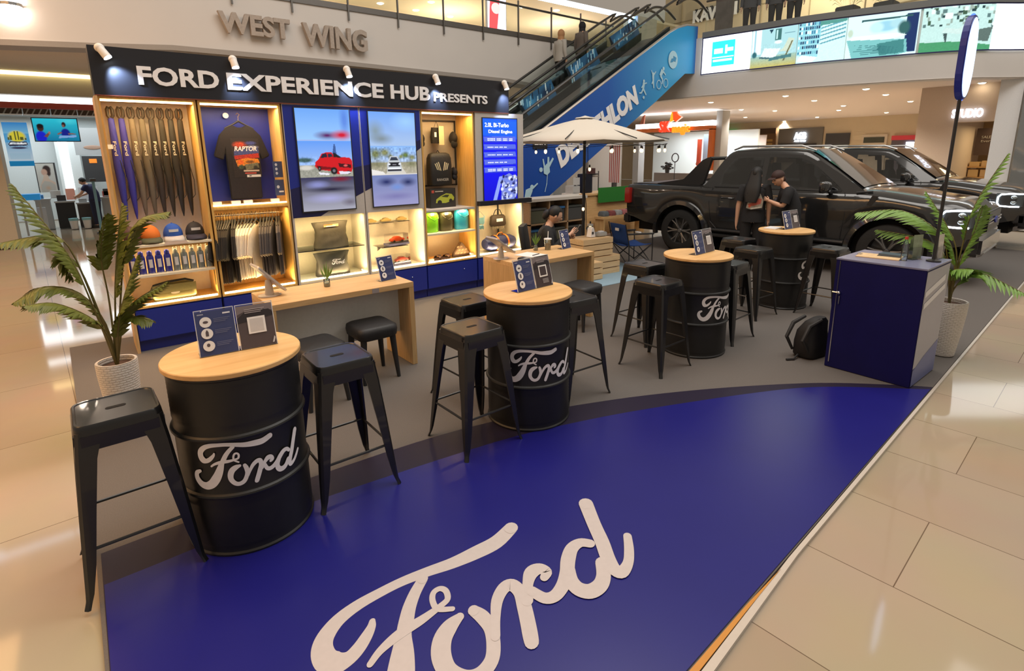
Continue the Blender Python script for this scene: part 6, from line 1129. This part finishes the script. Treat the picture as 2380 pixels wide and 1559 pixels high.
m=MB(); rows=[[(-.24-.10*max(0,(z-.42))/.4+.02*math.sin(PI*v),-.25+.5*v,z) for v in (0,.2,.4,.6,.8,1)] for z in (.40,.5,.6,.7,.78)]; m.grid(rows); o=m.build('backrest',CBL,t,smooth=True); o.modifiers.new('s','SOLIDIFY').thickness=.012
m=MB(); rows=[[(x,-.25+.5*v,.42-.04*math.sin(PI*v)-.02*math.sin(PI*(x+.25)/.5)) for v in (0,.2,.4,.6,.8,1)] for x in (-.25,-.12,0,.12,.25)]; m.grid(rows); o=m.build('seat',CBL,t,smooth=True); o.modifiers.new('s','SOLIDIFY').thickness=.012
for s in (-1,1):
    MB().tube([(-.34,s*.27,.80),(-.25,s*.27,.42),(-.24,s*.27,.03)],.010).build('back_post',FR,t); MB().tube([(.26,s*.28,.03),(.26,s*.28,.42),(.25,s*.28,.60)],.010).build('front_post',FR,t)
    MB().tube([(-.30,s*.28,.62),(.0,s*.28,.61),(.28,s*.28,.60)],.016).build('armrest',FR,t); MB().tube([(-.26,s*.27,.04),(.26,s*.27,.41)],.009).tube([(.26,s*.27,.04),(-.26,s*.27,.41)],.009).build('cross_brace',FR,t)
for x in (-.26,.26): MB().tube([(x,-.27,.04),(x,.27,.41)],.009).tube([(x,.27,.04),(x,-.27,.41)],.009).build('cross_brace',FR,t)
MB().box((-.345,-.05,.66),(-.325,.05,.71)).build('badge',WHTL,t)
# ================================================================ lit kiosk with orange frame (x=19 plane)
def facing(y0,z0,x): return dict(loc=(x,y0,z0),rz=rad(-90))
K=19.0
def kp(y,z,o=0): return (K-o,y,z)
def ybox(name,y0,y1,z0,z1,m,parent=None,x=K,th=.05): return box(name,(x,min(y0,y1),z0),(x+th,max(y0,y1),z1),m,parent)
t=T('kiosk','lit kiosk with an orange frame under a glowing white band','kiosk'); ORG=mat('kiosk_orange',(.75,.20,.05),.4)
ybox('light_band',11.88,15.5,2.78,2.96,emi('kiosk_band',(.9,.96,1),5),t,19.0,.5); ybox('orange_beam',11.85,15.45,2.62,2.77,ORG,t,19.0,.4); ybox('orange_post',11.85,12.0,1.1,2.65,ORG,t,19.0,.4); ybox('orange_post',13.1,13.25,1.25,2.3,mat('kiosk_red',(.5,.07,.03),.4),t,20.2,.1); ybox('grey_panel',12.05,13.1,1.3,2.5,mat('kiosk_blue',(.30,.40,.50),.4),t,20.4,.05)
ybox('side_column',11.6,11.84,0,3.3,LGR,t,19.2,.5); ybox('back_wall',11.9,17.2,0,2.7,mat('kiosk_white',(.80,.86,.86),.5),t,22.5,.1); ybox('side_column',15.45,15.75,0,2.8,LGR,t,19.2,.4)
ybox('counter',12.0,14.9,0,.95,mat('kiosk_counter',(.25,.22,.20),.4),t,19.6,.5); ybox('display_board',12.1,12.9,1.0,1.65,emi('kdisp',(.62,.80,.85),1.1),t,20.8,.05)
t=T('kiosk_sign','orange and yellow kiosk name sign with a folded ribbon emblem','sign',(18.9,14.15,2.42),rad(-90)); m=MB(); text(m,'SK',0,.16,.52,.44,0,.10,.05); o=m.build('red_lettering',mat('sk_red',(.85,.06,.02),.4,emis=.8),t); m=MB(); text(m,'magic',.62,.03,.78,.42,0,.10,.03); m.build('yellow_lettering',mat('sk_yel',(.95,.33,.02),.4,emis=.9),t)
m=MB(); m.prism([(.42,.55),(.55,1.10),(.72,.92),(.60,.60)],.1,'y',0); m.build('emblem_yellow',mat('sk_yel2',(.95,.45,.02),.4,emis=.8),t); m=MB(); m.prism([(.55,1.10),(.85,.80),(1.0,.72),(.74,.55),(.62,.62)],.1,'y',-.03); m.build('emblem_red',mat('sk_red2',(.85,.10,.02),.4,emis=.7),t)
t=T('hanging_ornament','dark orange bird-like ornament hanging at the kiosk corner','ornament',(19,15.2,2.86),rad(-90)); m=MB(); m.prism([(-.3,0),(-.05,.18),(.05,.42),(.16,.48),(.12,.12),(.2,-.02),(-.02,.04)],.05,'y'); m.build('ornament',mat('orn',(.35,.10,.05),.5),t)
area('kiosk_light',(20.8,14,2.65),(0,0,0),2.4,3.6,120,(.92,.97,1))
t=T('ring_light','round ring light on a stand in the lit kiosk','lamp',(19.4,13.72,0)); m=MB(); m.tube([(0,.16*math.cos(a),1.58+.17*math.sin(a)) for a in [2*PI*k/24 for k in range(25)]],.022,8); m.build('ring',DGR,t,smooth=True); MB().tube([(0,0,0),(0,0,1.40)],.015).build('pole',DGR,t); MB().lathe([(0,0),(.2,0),(.2,.02),(0,.02)],n=16).build('base',DGR,t)
t=T('bouquet','dark leafy bouquet on the kiosk counter','plant',(19.5,14.15,.951)); m=MB(); rr=random.Random(9)
for k in range(40): a,b=rr.uniform(0,6.28),rr.uniform(.05,.3); m.ell((.2*math.cos(a)*.5,b*math.sin(a),.15+rr.uniform(0,.28)),(.05,.06,.04),6,4)
m.build('foliage',mat('bouq',(.06,.06,.06),.7),t); MB().lathe([(0,0),(.08,0),(.1,.16),(0,.16)],n=12).build('vase',DGR,t)
t=T('striped_banner','narrow red and white striped banner left of the lit kiosk','banner',(17.5,15.0,0)); box('cloth',(0,0,.6),(.02,.6,2.1),WHTL,t); m=MB(); [m.box((-.004,.04+k*.1,.6),(0,.085+k*.1,2.1)) for k in range(6)]; m.build('stripes',mat('str_red',(.55,.08,.07),.6),t); box('foot',(-.1,.25,0),(.12,.35,.6),DGR,t)
# shop behind the umbrella: white walls and shelves between x 8..19
st('wall_north',MB().box((9.5,16.2,0),(19.0,16.4,3.6)).build('wall_north',mat('north_white',(.62,.62,.58),.6)))
for i,(x,c) in enumerate(((10.8,(.35,.36,.36)),(12.9,(.33,.34,.34)),(14.9,(.30,.32,.33)))):
    o=MB().box((x,15.8,0),(x+.35,16.18,3.55)).build('column',mat('nc%d'%i,c,.6)); st('wall_column_%d'%(i+1),o)
t=T('wire_stand','thin wire display stand with dark items behind the green board','stand',(11.4,11.0,0)); MB().tube([(0,0,0),(0,0,2.1)],.02).tube([(-.4,0,1.15),(.5,0,1.15)],.02).tube([(.5,0,.0),(.5,0,1.3)],.02).build('frame',STL,t); MB().ell((.1,0,1.22),(.35,.2,.04),10,6).build('tray',DGR,t)
area('gear_light',(12,13.8,3.4),(0,0,0),5,3,110,(1,.95,.88))
# ================================================================ far shops (x=30 plane)
st('wall_east',MB().box((30,-6,0),(30.3,26,3.35)).build('wall_east',BEI)); 
def front(name,label,cat,y0,y1,z0,z1,c,e=0,x=29.9,th=.08):
    o=MB().box((x,min(y0,y1),z0),(x+th,max(y0,y1),z1)).build(name,mat('fr_%s_%.2f%.2f'%(name,c[0],y0),c,.5,emis=e)); tag(o,label,cat); return o
front('exit_sign','green lit exit sign on the far beige wall','sign',17.75,17.1,2.80,2.98,(.02,.55,.20),1.3)
front('far_shop','brown wooden shop front beside the exit sign wall','shop front',16.35,14.85,0,3.0,(.16,.08,.03))
t=T('shop_interior','lit shelves inside the brown wooden shop front','shelves',(29.87,16.3,0),rad(-90)); box('lintel',(0,0,2.72),(1.45,.05,3.0),mat('lint',(.08,.04,.02),.5),t); [box('shelf_row',(.1,.0,1.9+.2*k),(1.3,.03,2.02+.2*k),mat('shr',(.45,.28,.08),.5),t) for k in range(3)]
t=T('show_window','pale show window with small dark objects, left on the far wall','shop window',(29.965,18.7,0),rad(-90)); box('panel',(0,0,1.9),(1.9,.03,2.45),mat('swp',(.62,.58,.48),.5),t); box('teal_base',(.1,-.01,1.55),(1.8,.02,1.85),mat('swt',(.05,.16,.20),.4),t); [box('item',(.5+.35*k,-.02,2.1),(.62+.35*k,.0,2.25),DGR,t) for k in range(4)]
t=T('promo_banner','white and blue free-standing promo banner in front of the far shops','banner',(26,15.1,0),rad(-90)); box('board',(0,0,0),(1.75,.05,2.55),mat('pb',(.62,.58,.60),.5),t); m=MB(); text(m,'TOEONNI',.15,2.25,1.1,.18,-.01,.02,.04); m.build('lettering',mat('pbl',(.75,.85,1),.4,emis=1.2),t); box('blue_part',(.1,-.012,1.6),(.55,0,2.15),mat('pbb',(.08,.14,.75),.4,emis=.6),t); box('picture_part',(.65,-.012,1.6),(1.1,0,2.1),mat('pbo',(.6,.35,.22),.5),t)
front('far_shop','grey shop front carrying a glowing blue and white sign','shop front',14.7,12.45,0,2.95,(.17,.155,.13))
t=T('lit_sign','glowing blue and white block sign on the grey shop front','sign',(29.87,13.85,2.25),rad(-90)); m=MB(); text(m,'AGB',0,.12,.62,.36,0,.05,.05); m.build('lettering',emi('agb',(.72,.82,1),5),t); m=MB(); text(m,'AGB GYM',.02,0,.58,.08,0,.03,.03); m.build('small_lettering',emi('agb',(.72,.82,1),5),t)
front('clothes_display','dark row of clothes inside the grey shop front','clothes',14.6,12.7,1.2,2.15,(.03,.022,.02),0,29.82,.08)
front('shop_board','black shop board with pale line drawing on the far wall','sign',12.3,11.2,2.05,2.62,(.05,.05,.055)); front('shop_window','bright shop window under the black board','shop window',12.3,11.25,1.6,2.04,(.55,.62,.60),.6)
front('far_shop','cream shop front with a dark olive sign band','shop front',10.65,9.6,0,2.5,(.60,.48,.33),.12); front('shop_board','dark olive sign band on the cream shop front','sign',10.55,9.7,2.12,2.38,(.06,.065,.045),0,29.84)
front('far_shop','dark shop front with a red band at the far right','shop front',9.4,7.85,0,2.25,(.12,.10,.12)); front('red_band','red band over the dark shop front','sign',9.4,7.85,2.22,2.42,(.55,.04,.05),.2,29.84); front('round_lamp','bright round lamp in the dark shop front','lamp',8.8,8.5,1.85,2.12,(.8,.9,1),6,29.84)
# ================================================================ right side wall and bakery-like shop
st('wall_right_pillar',MB().box((17.6,4.2,0),(20.5,5.0,3.35)).build('wall_right_pillar',mat('pillar_pink',(.66,.53,.42),.6)))
st('wall_right_beam',MB().box((17.6,2.3,2.45),(18.0,4.2,3.35)).build('wall_right_beam',mat('pillar_pink',(.66,.53,.42),.6)))
st('wall_right_back',MB().box((20.4,2.0,0),(20.6,4.2,2.6)).build('wall_right_back',mat('rb',(.5,.36,.2),.6)))
t=T('wall_sign','white glowing lettering on the pink beam at the right','sign',(17.57,4.28,2.55),rad(-90)); m=MB(); text(m,'STUDIO',0,0,.62,.22,0,.04,.04); m.build('lettering',emi('studio',(.80,.86,1),1.4),t)
t=T('menu_board','dark menu board over the shelves of parcels','board',(19.6,4.15,1.62),rad(-90)); box('board',(0,0,0),(1.0,.05,.72),mat('menu',(.06,.035,.03),.5),t); m=MB(); text(m,'SALE',.12,.45,.2,.07,-.01,.01); text(m,'Everyday',.12,.33,.4,.08,-.01,.01); m.build('lettering',mat('menul',(.4,.36,.33),.5),t)
for i in range(4):
    t=T('shelf_of_parcels',['bottom','second','third','top'][i]+' shelf of tan parcels under the menu board','shelf',(19.4,4.2,.45+.28*i),rad(-90),group='shelves of parcels'); box('board',(0,0,0),(1.1,.4,.03),mat('pshelf',(.55,.30,.10),.5,emis=.06),t)
    rr=random.Random(i); [box('parcel',(.03+.26*k,.02,.03),(.25+.26*k,.3,.03+rr.uniform(.10,.2)),mat('parc%d'%k,(.60-.05*k,.40-.04*k,.18),.6),t,.01) for k in range(4)]
st('wall_right_white',MB().box((17.0,2.9,0),(17.3,3.32,3.35)).build('wall_right_white',mat('white_col',(.78,.80,.82),.4)))
o=MB().box((16.9,1.4,.25),(17.1,2.85,3.3)).build('glass_front',mat('tinted',(.20,.21,.21),.08,coat=1)); st('window_1',o)
st('wall_right_low',MB().box((16.4,-4,0),(17.6,2.88,.25)).build('wall_right_low',mat('white_base',(.70,.66,.60),.5)))
st('wall_right_far',MB().box((17.2,-6,0),(17.4,1.4,3.35)).build('wall_right_far',mat('right_far',(.62,.62,.60),.5)))
area('right_shop_light',(19,3.2,2.4),(0,0,0),1.2,1.2,22,(1,.75,.4))
# ================================================================ people
def bake(o):
    bpy.context.view_layer.update(); me=bpy.data.meshes.new_from_object(o.evaluated_get(bpy.context.evaluated_depsgraph_get())); o.modifiers.clear(); old=o.data; o.data=me; bpy.data.meshes.remove(old)
    me.polygons.foreach_set('use_smooth',[True]*len(me.polygons)); return o
def skin(name,nodes,edges,m,parent,root=0,sub=1,extra=None):
    """nodes: {key:(x,y,z,r)}; one continuous surface grown over connected edges"""
    ks=list(nodes); me=bpy.data.meshes.new(name); me.from_pydata([nodes[k][:3] for k in ks],[(ks.index(a),ks.index(b)) for a,b in edges],[]); me.skin_vertices.new() if hasattr(me.skin_vertices,'new') else None
    o=bpy.data.objects.new(name,me); COL.objects.link(o); md=o.modifiers.new('k','SKIN'); md.use_smooth_shade=True
    bpy.context.view_layer.update()
    if not me.skin_vertices:
        bm=bmesh.new(); bm.from_mesh(me); bm.verts.layers.skin.verify(); bm.to_mesh(me); bm.free()
    sv=me.skin_vertices[0].data
    for i,k in enumerate(ks):
        r=nodes[k][3]; r2=nodes[k][4] if len(nodes[k])>4 else r; sv[i].radius=(r,r2); sv[i].use_root=(i==root)
    o.modifiers.new('s','SUBSURF').levels=sub; bake(o)
    if extra:  # join head features
        bm=bmesh.new(); bm.from_mesh(o.data); mb=MB(); extra(mb)
        vs=[bm.verts.new(v) for v in mb.v]; [bm.faces.new([vs[i] for i in f]) for f in mb.f if len(set(f))>2]
        bmesh.ops.remove_doubles(bm,verts=bm.verts,dist=1e-6); bm.to_mesh(o.data); bm.free(); o.data.polygons.foreach_set('use_smooth',[True]*len(o.data.polygons))
    o.data.materials.clear(); o.data.materials.append(m); o.parent=parent; return o
STAND=dict(pel=(0,0,.93,.125,.10),wai=(0,0,1.05,.115,.09),che=(0,0,1.24,.135,.10),nb=(0,-.01,1.37,.055),nk=(0,.0,1.43,.047),
 sL=(-.165,0,1.335,.058),eL=(-.215,-.02,1.06,.042),wL=(-.225,.03,.83,.028),sR=(.165,0,1.335,.058),eR=(.215,-.02,1.06,.042),wR=(.225,.03,.83,.028),
 hL=(-.09,0,.86,.09),kL=(-.095,.01,.48,.056),aL=(-.10,-.015,.085,.038),tL=(-.11,.14,.035,.034),hR=(.09,0,.86,.09),kR=(.095,.01,.48,.056),aR=(.10,-.015,.085,.038),tR=(.11,.14,.035,.034))
ED=[('pel','wai'),('wai','che'),('che','nb'),('nb','nk'),('nb','sL'),('sL','eL'),('eL','wL'),('nb','sR'),('sR','eR'),('eR','wR'),('pel','hL'),('hL','kL'),('kL','aL'),('aL','tL'),('pel','hR'),('hR','kR'),('kR','aR'),('aR','tR')]
def hand_nodes(N,E,side,w,e,curl=.4,s=1):
    W_=Vector(N[w][:3]); d=(W_-Vector(N[e][:3])).normalized(); sx=-1 if side=='L' else 1
    pal=d.cross(Vector((sx,0,0))); pal=pal.normalized() if pal.length>.2 else Vector((0,1,0)); inn=-Vector((sx,0,0)); ac=d.cross(inn).normalized()
    pm=W_+d*.05; N[w+'p']=(*pm,.026*s,.018*s); E.append((w,w+'p'))
    for i,(off,ln) in enumerate(((-.030,.066),(-.010,.076),(.010,.071),(.029,.056))):
        b=pm+d*.035+ac*off; m_=b+d*ln*.5+inn*ln*.12*curl; tp=m_+d*ln*.45*(1-curl*.4)+inn*ln*.5*curl
        for n,p,r in (('a',b,.0095),('b',m_,.0085),('c',tp,.007)): N[w+n+str(i)]=(*p,r)
        E+= [(w+'p',w+'a'+str(i)),(w+'a'+str(i),w+'b'+str(i)),(w+'b'+str(i),w+'c'+str(i))]
    b=W_+d*.03-ac*.032; tp=b+d*.045-ac*.018+inn*.012
    N[w+'t1']=(*b,.011); N[w+'t2']=(*tp,.0085); E+=[(w+'p',w+'t1'),(w+'t1',w+'t2')]
def head_fn(c,M):
    def fn(mb):
        mb.M=Matrix.Translation(c)@M
        def sh(a,b,d):
            if d<-.2: k=1-.34*(-d-.2)/.8; a*=k; b=b*k+.06*(-d-.2) if b>0 else b*(k)
            return (a,b,d)
        mb.ell((0,0,0),(.074,.094,.112),20,14,sh)
        mb.ell((0,.094,-.012),(.011,.018,.020),8,6); mb.ell((0,.088,.012),(.008,.010,.024),8,6)
        for s in (-1,1): mb.ell((s*.075,-.005,-.008),(.008,.018,.028),8,6)
        mb.ell((0,.070,-.056),(.020,.010,.005),8,5); mb.ell((0,.070,-.065),(.017,.010,.005),8,5)
    return fn
def rotm(yaw=0,pitch=0,roll=0): return Matrix.Rotation(rad(yaw),4,'Z')@Matrix.Rotation(rad(roll),4,'Y')@Matrix.Rotation(-rad(pitch),4,'X')
def person(name,label,loc,rz,J=None,head=(0,0,0),top=BLKC,bottom=BLKC,shoe=BLKP,sleeve=.55,hair=HAIR,hairfn=None,s=1,skinm=SKIN,sit=False):
    t=T(name,label,'person',loc,rz,scale=s); N=dict(STAND); N.update(J or {}); E=list(ED)
    hand_nodes(N,E,'L','wL','eL'); hand_nodes(N,E,'R','wR','eR')
    nk=Vector(N['nk'][:3]); nb=Vector(N['nb'][:3]); up=(nk-nb).normalized(); hm=rotm(*head); hc=nk+up*.10+(hm@Vector((0,.018,0)))
    N['hb']=(*(nk+up*.05),.045); E.append(('nk','hb'))
    NB={k:(*v[:3],*[r*(.78 if k in('pel','wai','che','sL','sR','nb') else 1) for r in v[3:]]) for k,v in N.items()}; skin('body',NB,E,skinm,t,0,1,head_fn(hc,hm))
    V=lambda k: Vector(N[k][:3])
    def rings(mb,pts,n=22):
        R=[]
        for q,(c,rx,ry) in enumerate(pts):
            d=(pts[min(q+1,len(pts)-1)][0]-pts[max(q-1,0)][0]).normalized(); ax=Vector((1,0,0)); ay=d.cross(ax).normalized()
            R.append([tuple(c+ax*rx*math.cos(2*PI*k/n)+ay*ry*math.sin(2*PI*k/n)) for k in range(n)])
        mb.loft(R)
    sp=(V('wai')-V('pel')).normalized(); m=MB(); nbv=V('nb'); ch=V('che'); wa=V('wai'); pe=V('pel')
    hemz=.13 if not sit else .03
    rings(m,[(pe-sp*hemz,.186,.138),(pe-sp*hemz*.5,.184,.136),(pe,.178,.130),(wa,.166,.120),((wa+ch)/2,.172,.124),(ch,.182,.130),(ch.lerp(nbv,.45),.180,.118),(ch.lerp(nbv,.72),.145,.095),(nbv.lerp(ch,.06),.088,.074),(nbv+(nk-nb)*.25,.060,.058)])
    for S_ in 'LR':
        a,b,w_=V('s'+S_),V('e'+S_),V('w'+S_); ins=a.lerp(ch+Vector((0,0,.05)),.35)
        if sleeve<=1: m.tube([ins,a,a.lerp(b,sleeve*.5),a.lerp(b,sleeve)],[.070,.074,.070,.068],16)
        else: m.tube([ins,a,a.lerp(b,.5),b,b.lerp(w_,.5),b.lerp(w_,.93)],[.068,.070,.062,.056,.048,.040],16)
    m.build('top',top,t,smooth=80)
    m=MB(); rings(m,[(pe+(Vector((0,0,-.10)) if not sit else Vector((0,.03,-.09))),.150,.118),(pe-sp*.04,.168,.126),(pe+sp*.05,.162,.118)])
    for S_ in 'LR':
        h,k_,a=V('h'+S_),V('k'+S_),V('a'+S_); m.tube([h+Vector((0,-.02 if sit else 0,.03)),h.lerp(k_,.3),k_.lerp(h,.08),k_.lerp(a,.15),k_.lerp(a,.6),k_.lerp(a,.94)],[.098,.094,.074,.070,.062,.058],16)
    m.build('trousers',bottom,t,smooth=80)
    for S_ in 'LR':
        a,b=Vector(N['a'+S_][:3]),Vector(N['t'+S_][:3]); d=(b-a); d.z=0; ag=math.atan2(d.y,d.x); m=MB(); m.M=Matrix.Translation(((a.x+b.x)/2,(a.y+b.y)/2,min(a.z,b.z)-.035))@Matrix.Rotation(ag,4,'Z')
        m.loft([[(x,y,z) for x,y,_ in rrect(l,w,.04)] for z,l,w in ((.0,.27,.09),(.02,.275,.095),(.06,.24,.085),(.09,.15,.075))]); m.build('shoe',shoe,t,smooth=60)
    m=MB(); m.M=Matrix.Translation(hc)@hm
    for q in (-1,1): m.ell((q*.030,.083,.008),(.013,.008,.006),8,5)
    m.build('eyes',mat('eye',(.02,.015,.012),.2),t)
    m=MB(); m.M=Matrix.Translation(hc)@hm
    if hairfn: hairfn(m)
    else: m.ell((0,-.012,.022),(.083,.098,.108),18,12,lambda a,b,d:(a,b if not(b>.55 and d<.35) else .40,d if d>-.45 else -.45))
    m.build('hair',hair,t,smooth=True); return t
def long_hair(m):
    m.ell((0,-.012,.022),(.084,.099,.110),18,12,lambda a,b,d:(a,b if not(b>.5 and d<.35) else .35,d if d>-.5 else -.5))
    m.loft([[(x*a,y*b-.055+c,z) for x,y,_ in rrect(.21,.10,.045)] for z,a,b,c in ((.05,.75,.9,0),(-.05,.92,1,-.0),(-.18,1.12,1.0,-.035),(-.32,1.15,.8,-.055),(-.44,.8,.5,-.06))])
# staff with long hair by the pickup, back to the camera
p1=person('person','person with long black hair and a printed black t-shirt, back turned, beside the pickup',(7.98,4.20,.001),rad(-62),dict(wL=(-.235,.0,.80,.028),eL=(-.225,-.02,1.05,.042)),head=(-18,10,0),hairfn=long_hair,s=.955,sleeve=.75)
p=Paint(100,108,s_(24,22,23)); p.poly([(0,.1),(.3,0),(.95,.12),(1,.55),(.8,.95),(.55,1),(.45,.7),(.1,.55)],s_(150,142,128)); p.poly([(.05,.3),(.4,.45),(.6,.7),(.9,.65),(.85,.35),(.3,.2)],s_(170,85,70)); p.blob(.65,.88,.16,.1,s_(85,80,130),.5); p.poly([(.3,.02),(.9,.14),(.9,.2),(.25,.1)],s_(200,196,186)); p.noise(0,0,1,1,.5,2); p.blob(.2,.2,.1,.1,s_(190,80,50),.5)
p.build('shirt_print',.24,.26,p1,(-.11,-.142,1.0),0,rough=.7)
# second staff member leaning, dark cap, face turned to the side
p2=person('person','person in black with a dark cap leaning in beside the long-haired one at the pickup',(8.22,3.74,.001),rad(35),dict(che=(0,.07,1.20,.135,.10),nb=(0,.12,1.33,.055),nk=(0,.155,1.375,.047),sL=(-.165,.09,1.29,.058),sR=(.165,.09,1.29,.058),eL=(-.20,.16,1.05,.042),eR=(.22,.14,1.03,.042),wL=(-.08,.33,1.12,.028),wR=(.10,.35,1.08,.028)),head=(30,20,0),sleeve=.8,s=.97,
 hairfn=lambda m:(m.ell((0,-.008,.045),(.088,.102,.090),18,12,lambda a,b,d:(a,b,max(d,-.15))),m.ell((0,.10,.045),(.065,.065,.012),12,6),m.ell((0,-.06,-.02),(.07,.05,.06),12,8)),hair=mat('cap_darkred',(.035,.014,.012),.7))
# woman sitting on an office chair behind the right desk, looking at a phone
t=T('office_chair','black office chair under the seated woman behind the right desk','chair',(4.80,5.38,.001),rad(-138))
m=MB(); m.loft([[(x,y,z) for x,y,_ in rrect(.48,.46,.1)] for z in (.27,.33)]); m.build('seat',mat('chair_black',(.010,.010,.011),.7),t,bevel=.02); m=MB(); m.loft([[(x*a,y-.24-.05*b,z) for x,y,_ in rrect(.44,.07,.03)] for z,a,b in ((.36,.9,0),(.6,1,.4),(.80,1,1),(.88,.85,1.2))]); m.build('backrest',mat('chair_black',(.010,.010,.011),.7),t,smooth=60)
MB().tube([(0,0,.06),(0,0,.27)],.03).build('gas_post',CHR,t)
for k in range(5): a=2*PI*k/5; MB().tube([(0,0,.09),(.28*math.cos(a),.28*math.sin(a),.06)],[.025,.016]).build('base_leg',BLKP,t); MB().ell((.28*math.cos(a),.28*math.sin(a),.03),(.03,.03,.03),10,6).build('castor',BLKP,t)
for s in (-1,1): MB().tube([(s*.25,-.1,.36),(s*.27,-.1,.56),(s*.27,.12,.57)],[.014,.014,.02]).build('armrest',BLKP,t,smooth=True)
dz=-.505
SIT=dict(pel=(0,0,.46,.125,.10),wai=(0,.01,.575,.115,.09),che=(0,.03,.75,.130,.095),nb=(0,.05,.875,.055),nk=(0,.075,.925,.047),sL=(-.16,.04,.84,.055),sR=(.16,.04,.84,.055),eL=(-.22,.12,.60,.042),eR=(.21,.13,.60,.042),wL=(-.06,.30,.70,.027),wR=(.05,.33,.76,.027),
 hL=(-.09,.04,.44,.09),kL=(-.12,.44,.44,.058),aL=(-.12,.40,.085,.038),tL=(-.12,.53,.035,.034),hR=(.09,.04,.44,.09),kR=(.12,.44,.44,.058),aR=(.12,.40,.085,.038),tR=(.12,.53,.035,.034))
def bun(m):
    m.ell((0,-.014,.030),(.083,.098,.105),18,12,lambda a,b,d:(a,b if not(b>.45 and d<.45) else .30,d if d>-.45 else -.45)); m.ell((0,-.12,-.03),(.05,.045,.075),12,8)
wm=person('person','woman in black with tied-back dark hair sitting behind the right desk looking at a phone',(4.80,5.38,.001),rad(-138),SIT,head=(18,24,0),sleeve=1.2,hairfn=bun,s=1.0,sit=True,bottom=mat('trouser_dark',(.02,.018,.03),.8))
t=T('phone','silver smartphone held up in the seated woman\'s hand','phone',(5.058,5.085,.785),rot=(rad(-35),0,rad(-138))); MB().box((-.036,-.004,-.02),(.036,.004,.13)).build('casing',mat('phone_silver',(.45,.45,.45),.3,metal=.6),t,bevel=.003); box('screen',(-.032,-.0055,-.015),(.032,-.004,.125),DGR,t)
# escalator riders (far escalator)
def hood(m):
    m.ell((0,-.005,.015),(.095,.112,.130),18,12,lambda a,b,d:(a,b if not(b>.8 and abs(d)<.5) else .80,d)); m.loft([[(x*a,y*b-.01,z) for x,y,_ in rrect(.20,.19,.08)] for z,a,b in ((-.05,.85,.9),(-.14,.9,.9),(-.24,1.35,1.05),(-.32,1.5,1.0))])
zs_=lambda x: zl(x)-.18
for x,y,hc,tc,lb in ((11.05,11.75,(.42,.22,.10),(.40,.38,.34),'person in a tan headscarf and pale top riding the far escalator'),(11.62,11.50,(.012,.012,.015),(.12,.10,.085),'person in a black headscarf and brown top riding the far escalator')):
    person('person',lb,(x,y,5.7*0+zs_(5.7+.4*math.floor((x-5.7)/.4))+0.002),rad(-90),None,hairfn=hood,hair=mat('scarf_%.2f'%hc[0],hc,.8),top=mat('top_%.2f'%tc[0],tc,.8),sleeve=1.2,s=.97)
# people standing on the east balcony, only legs in the frame
for x,y,lb in ((15.5,8.75,'standing person in black trousers on the balcony, left of three pairs of legs'),(15.7,8.12,'standing person in black trousers on the balcony, middle of three pairs of legs'),(15.8,7.66,'standing person in black trousers on the balcony, right of three pairs of legs')):
    person('person',lb,(x,y,4.905),rad(100+7*(x*10%3)),None,sleeve=1.2,top=mat('bal_top',(.05,.05,.06),.8))
# kiosk keeper and shop worker
person('person','person in an orange top at the counter of the lit kiosk',(20.35,13.25,.0-.25+.26),rad(60),None,top=mat('orange_top',(.80,.22,.03),.7),s=.86,sleeve=.7)
person('person','worker in dark navy bending at the grey counter in the left shop',(.30,18.7,-.018),rad(60),dict(che=(0,.08,1.19,.135,.10),nb=(0,.14,1.30,.055),nk=(0,.175,1.34,.047),sL=(-.16,.11,1.27,.058),sR=(.16,.11,1.27,.058),eL=(-.19,.24,1.06,.042),eR=(.19,.26,1.05,.042),wL=(-.12,.42,.98,.028),wR=(.12,.45,.97,.028)),top=mat('navy_uniform',(.02,.025,.09),.8),bottom=mat('navy_uniform2',(.015,.018,.05),.8),head=(0,20,0),s=.88)
for i,(x,lb) in enumerate(((11.3,'left small dark mannequin bust in the bright shop behind the umbrella'),(12.4,'right small dark mannequin bust in the bright shop behind the umbrella'))):
    t=T('bust_form',lb,'mannequin',(x,14.0,1.25),group='busts in the bright shop'); MB().lathe([(0,0),(.12,0),(.13,.05),(.10,.25),(.17,.42),(.14,.50),(.05,.56),(.045,.62),(.08,.70),(.06,.82),(0,.85)],n=18,sy=.7).build('bust',mat('bust',(.08,.09,.10),.5),t,smooth=60); box('plinth',(-.2,-.2,-1.25),(.2,.2,0),WHT,t)
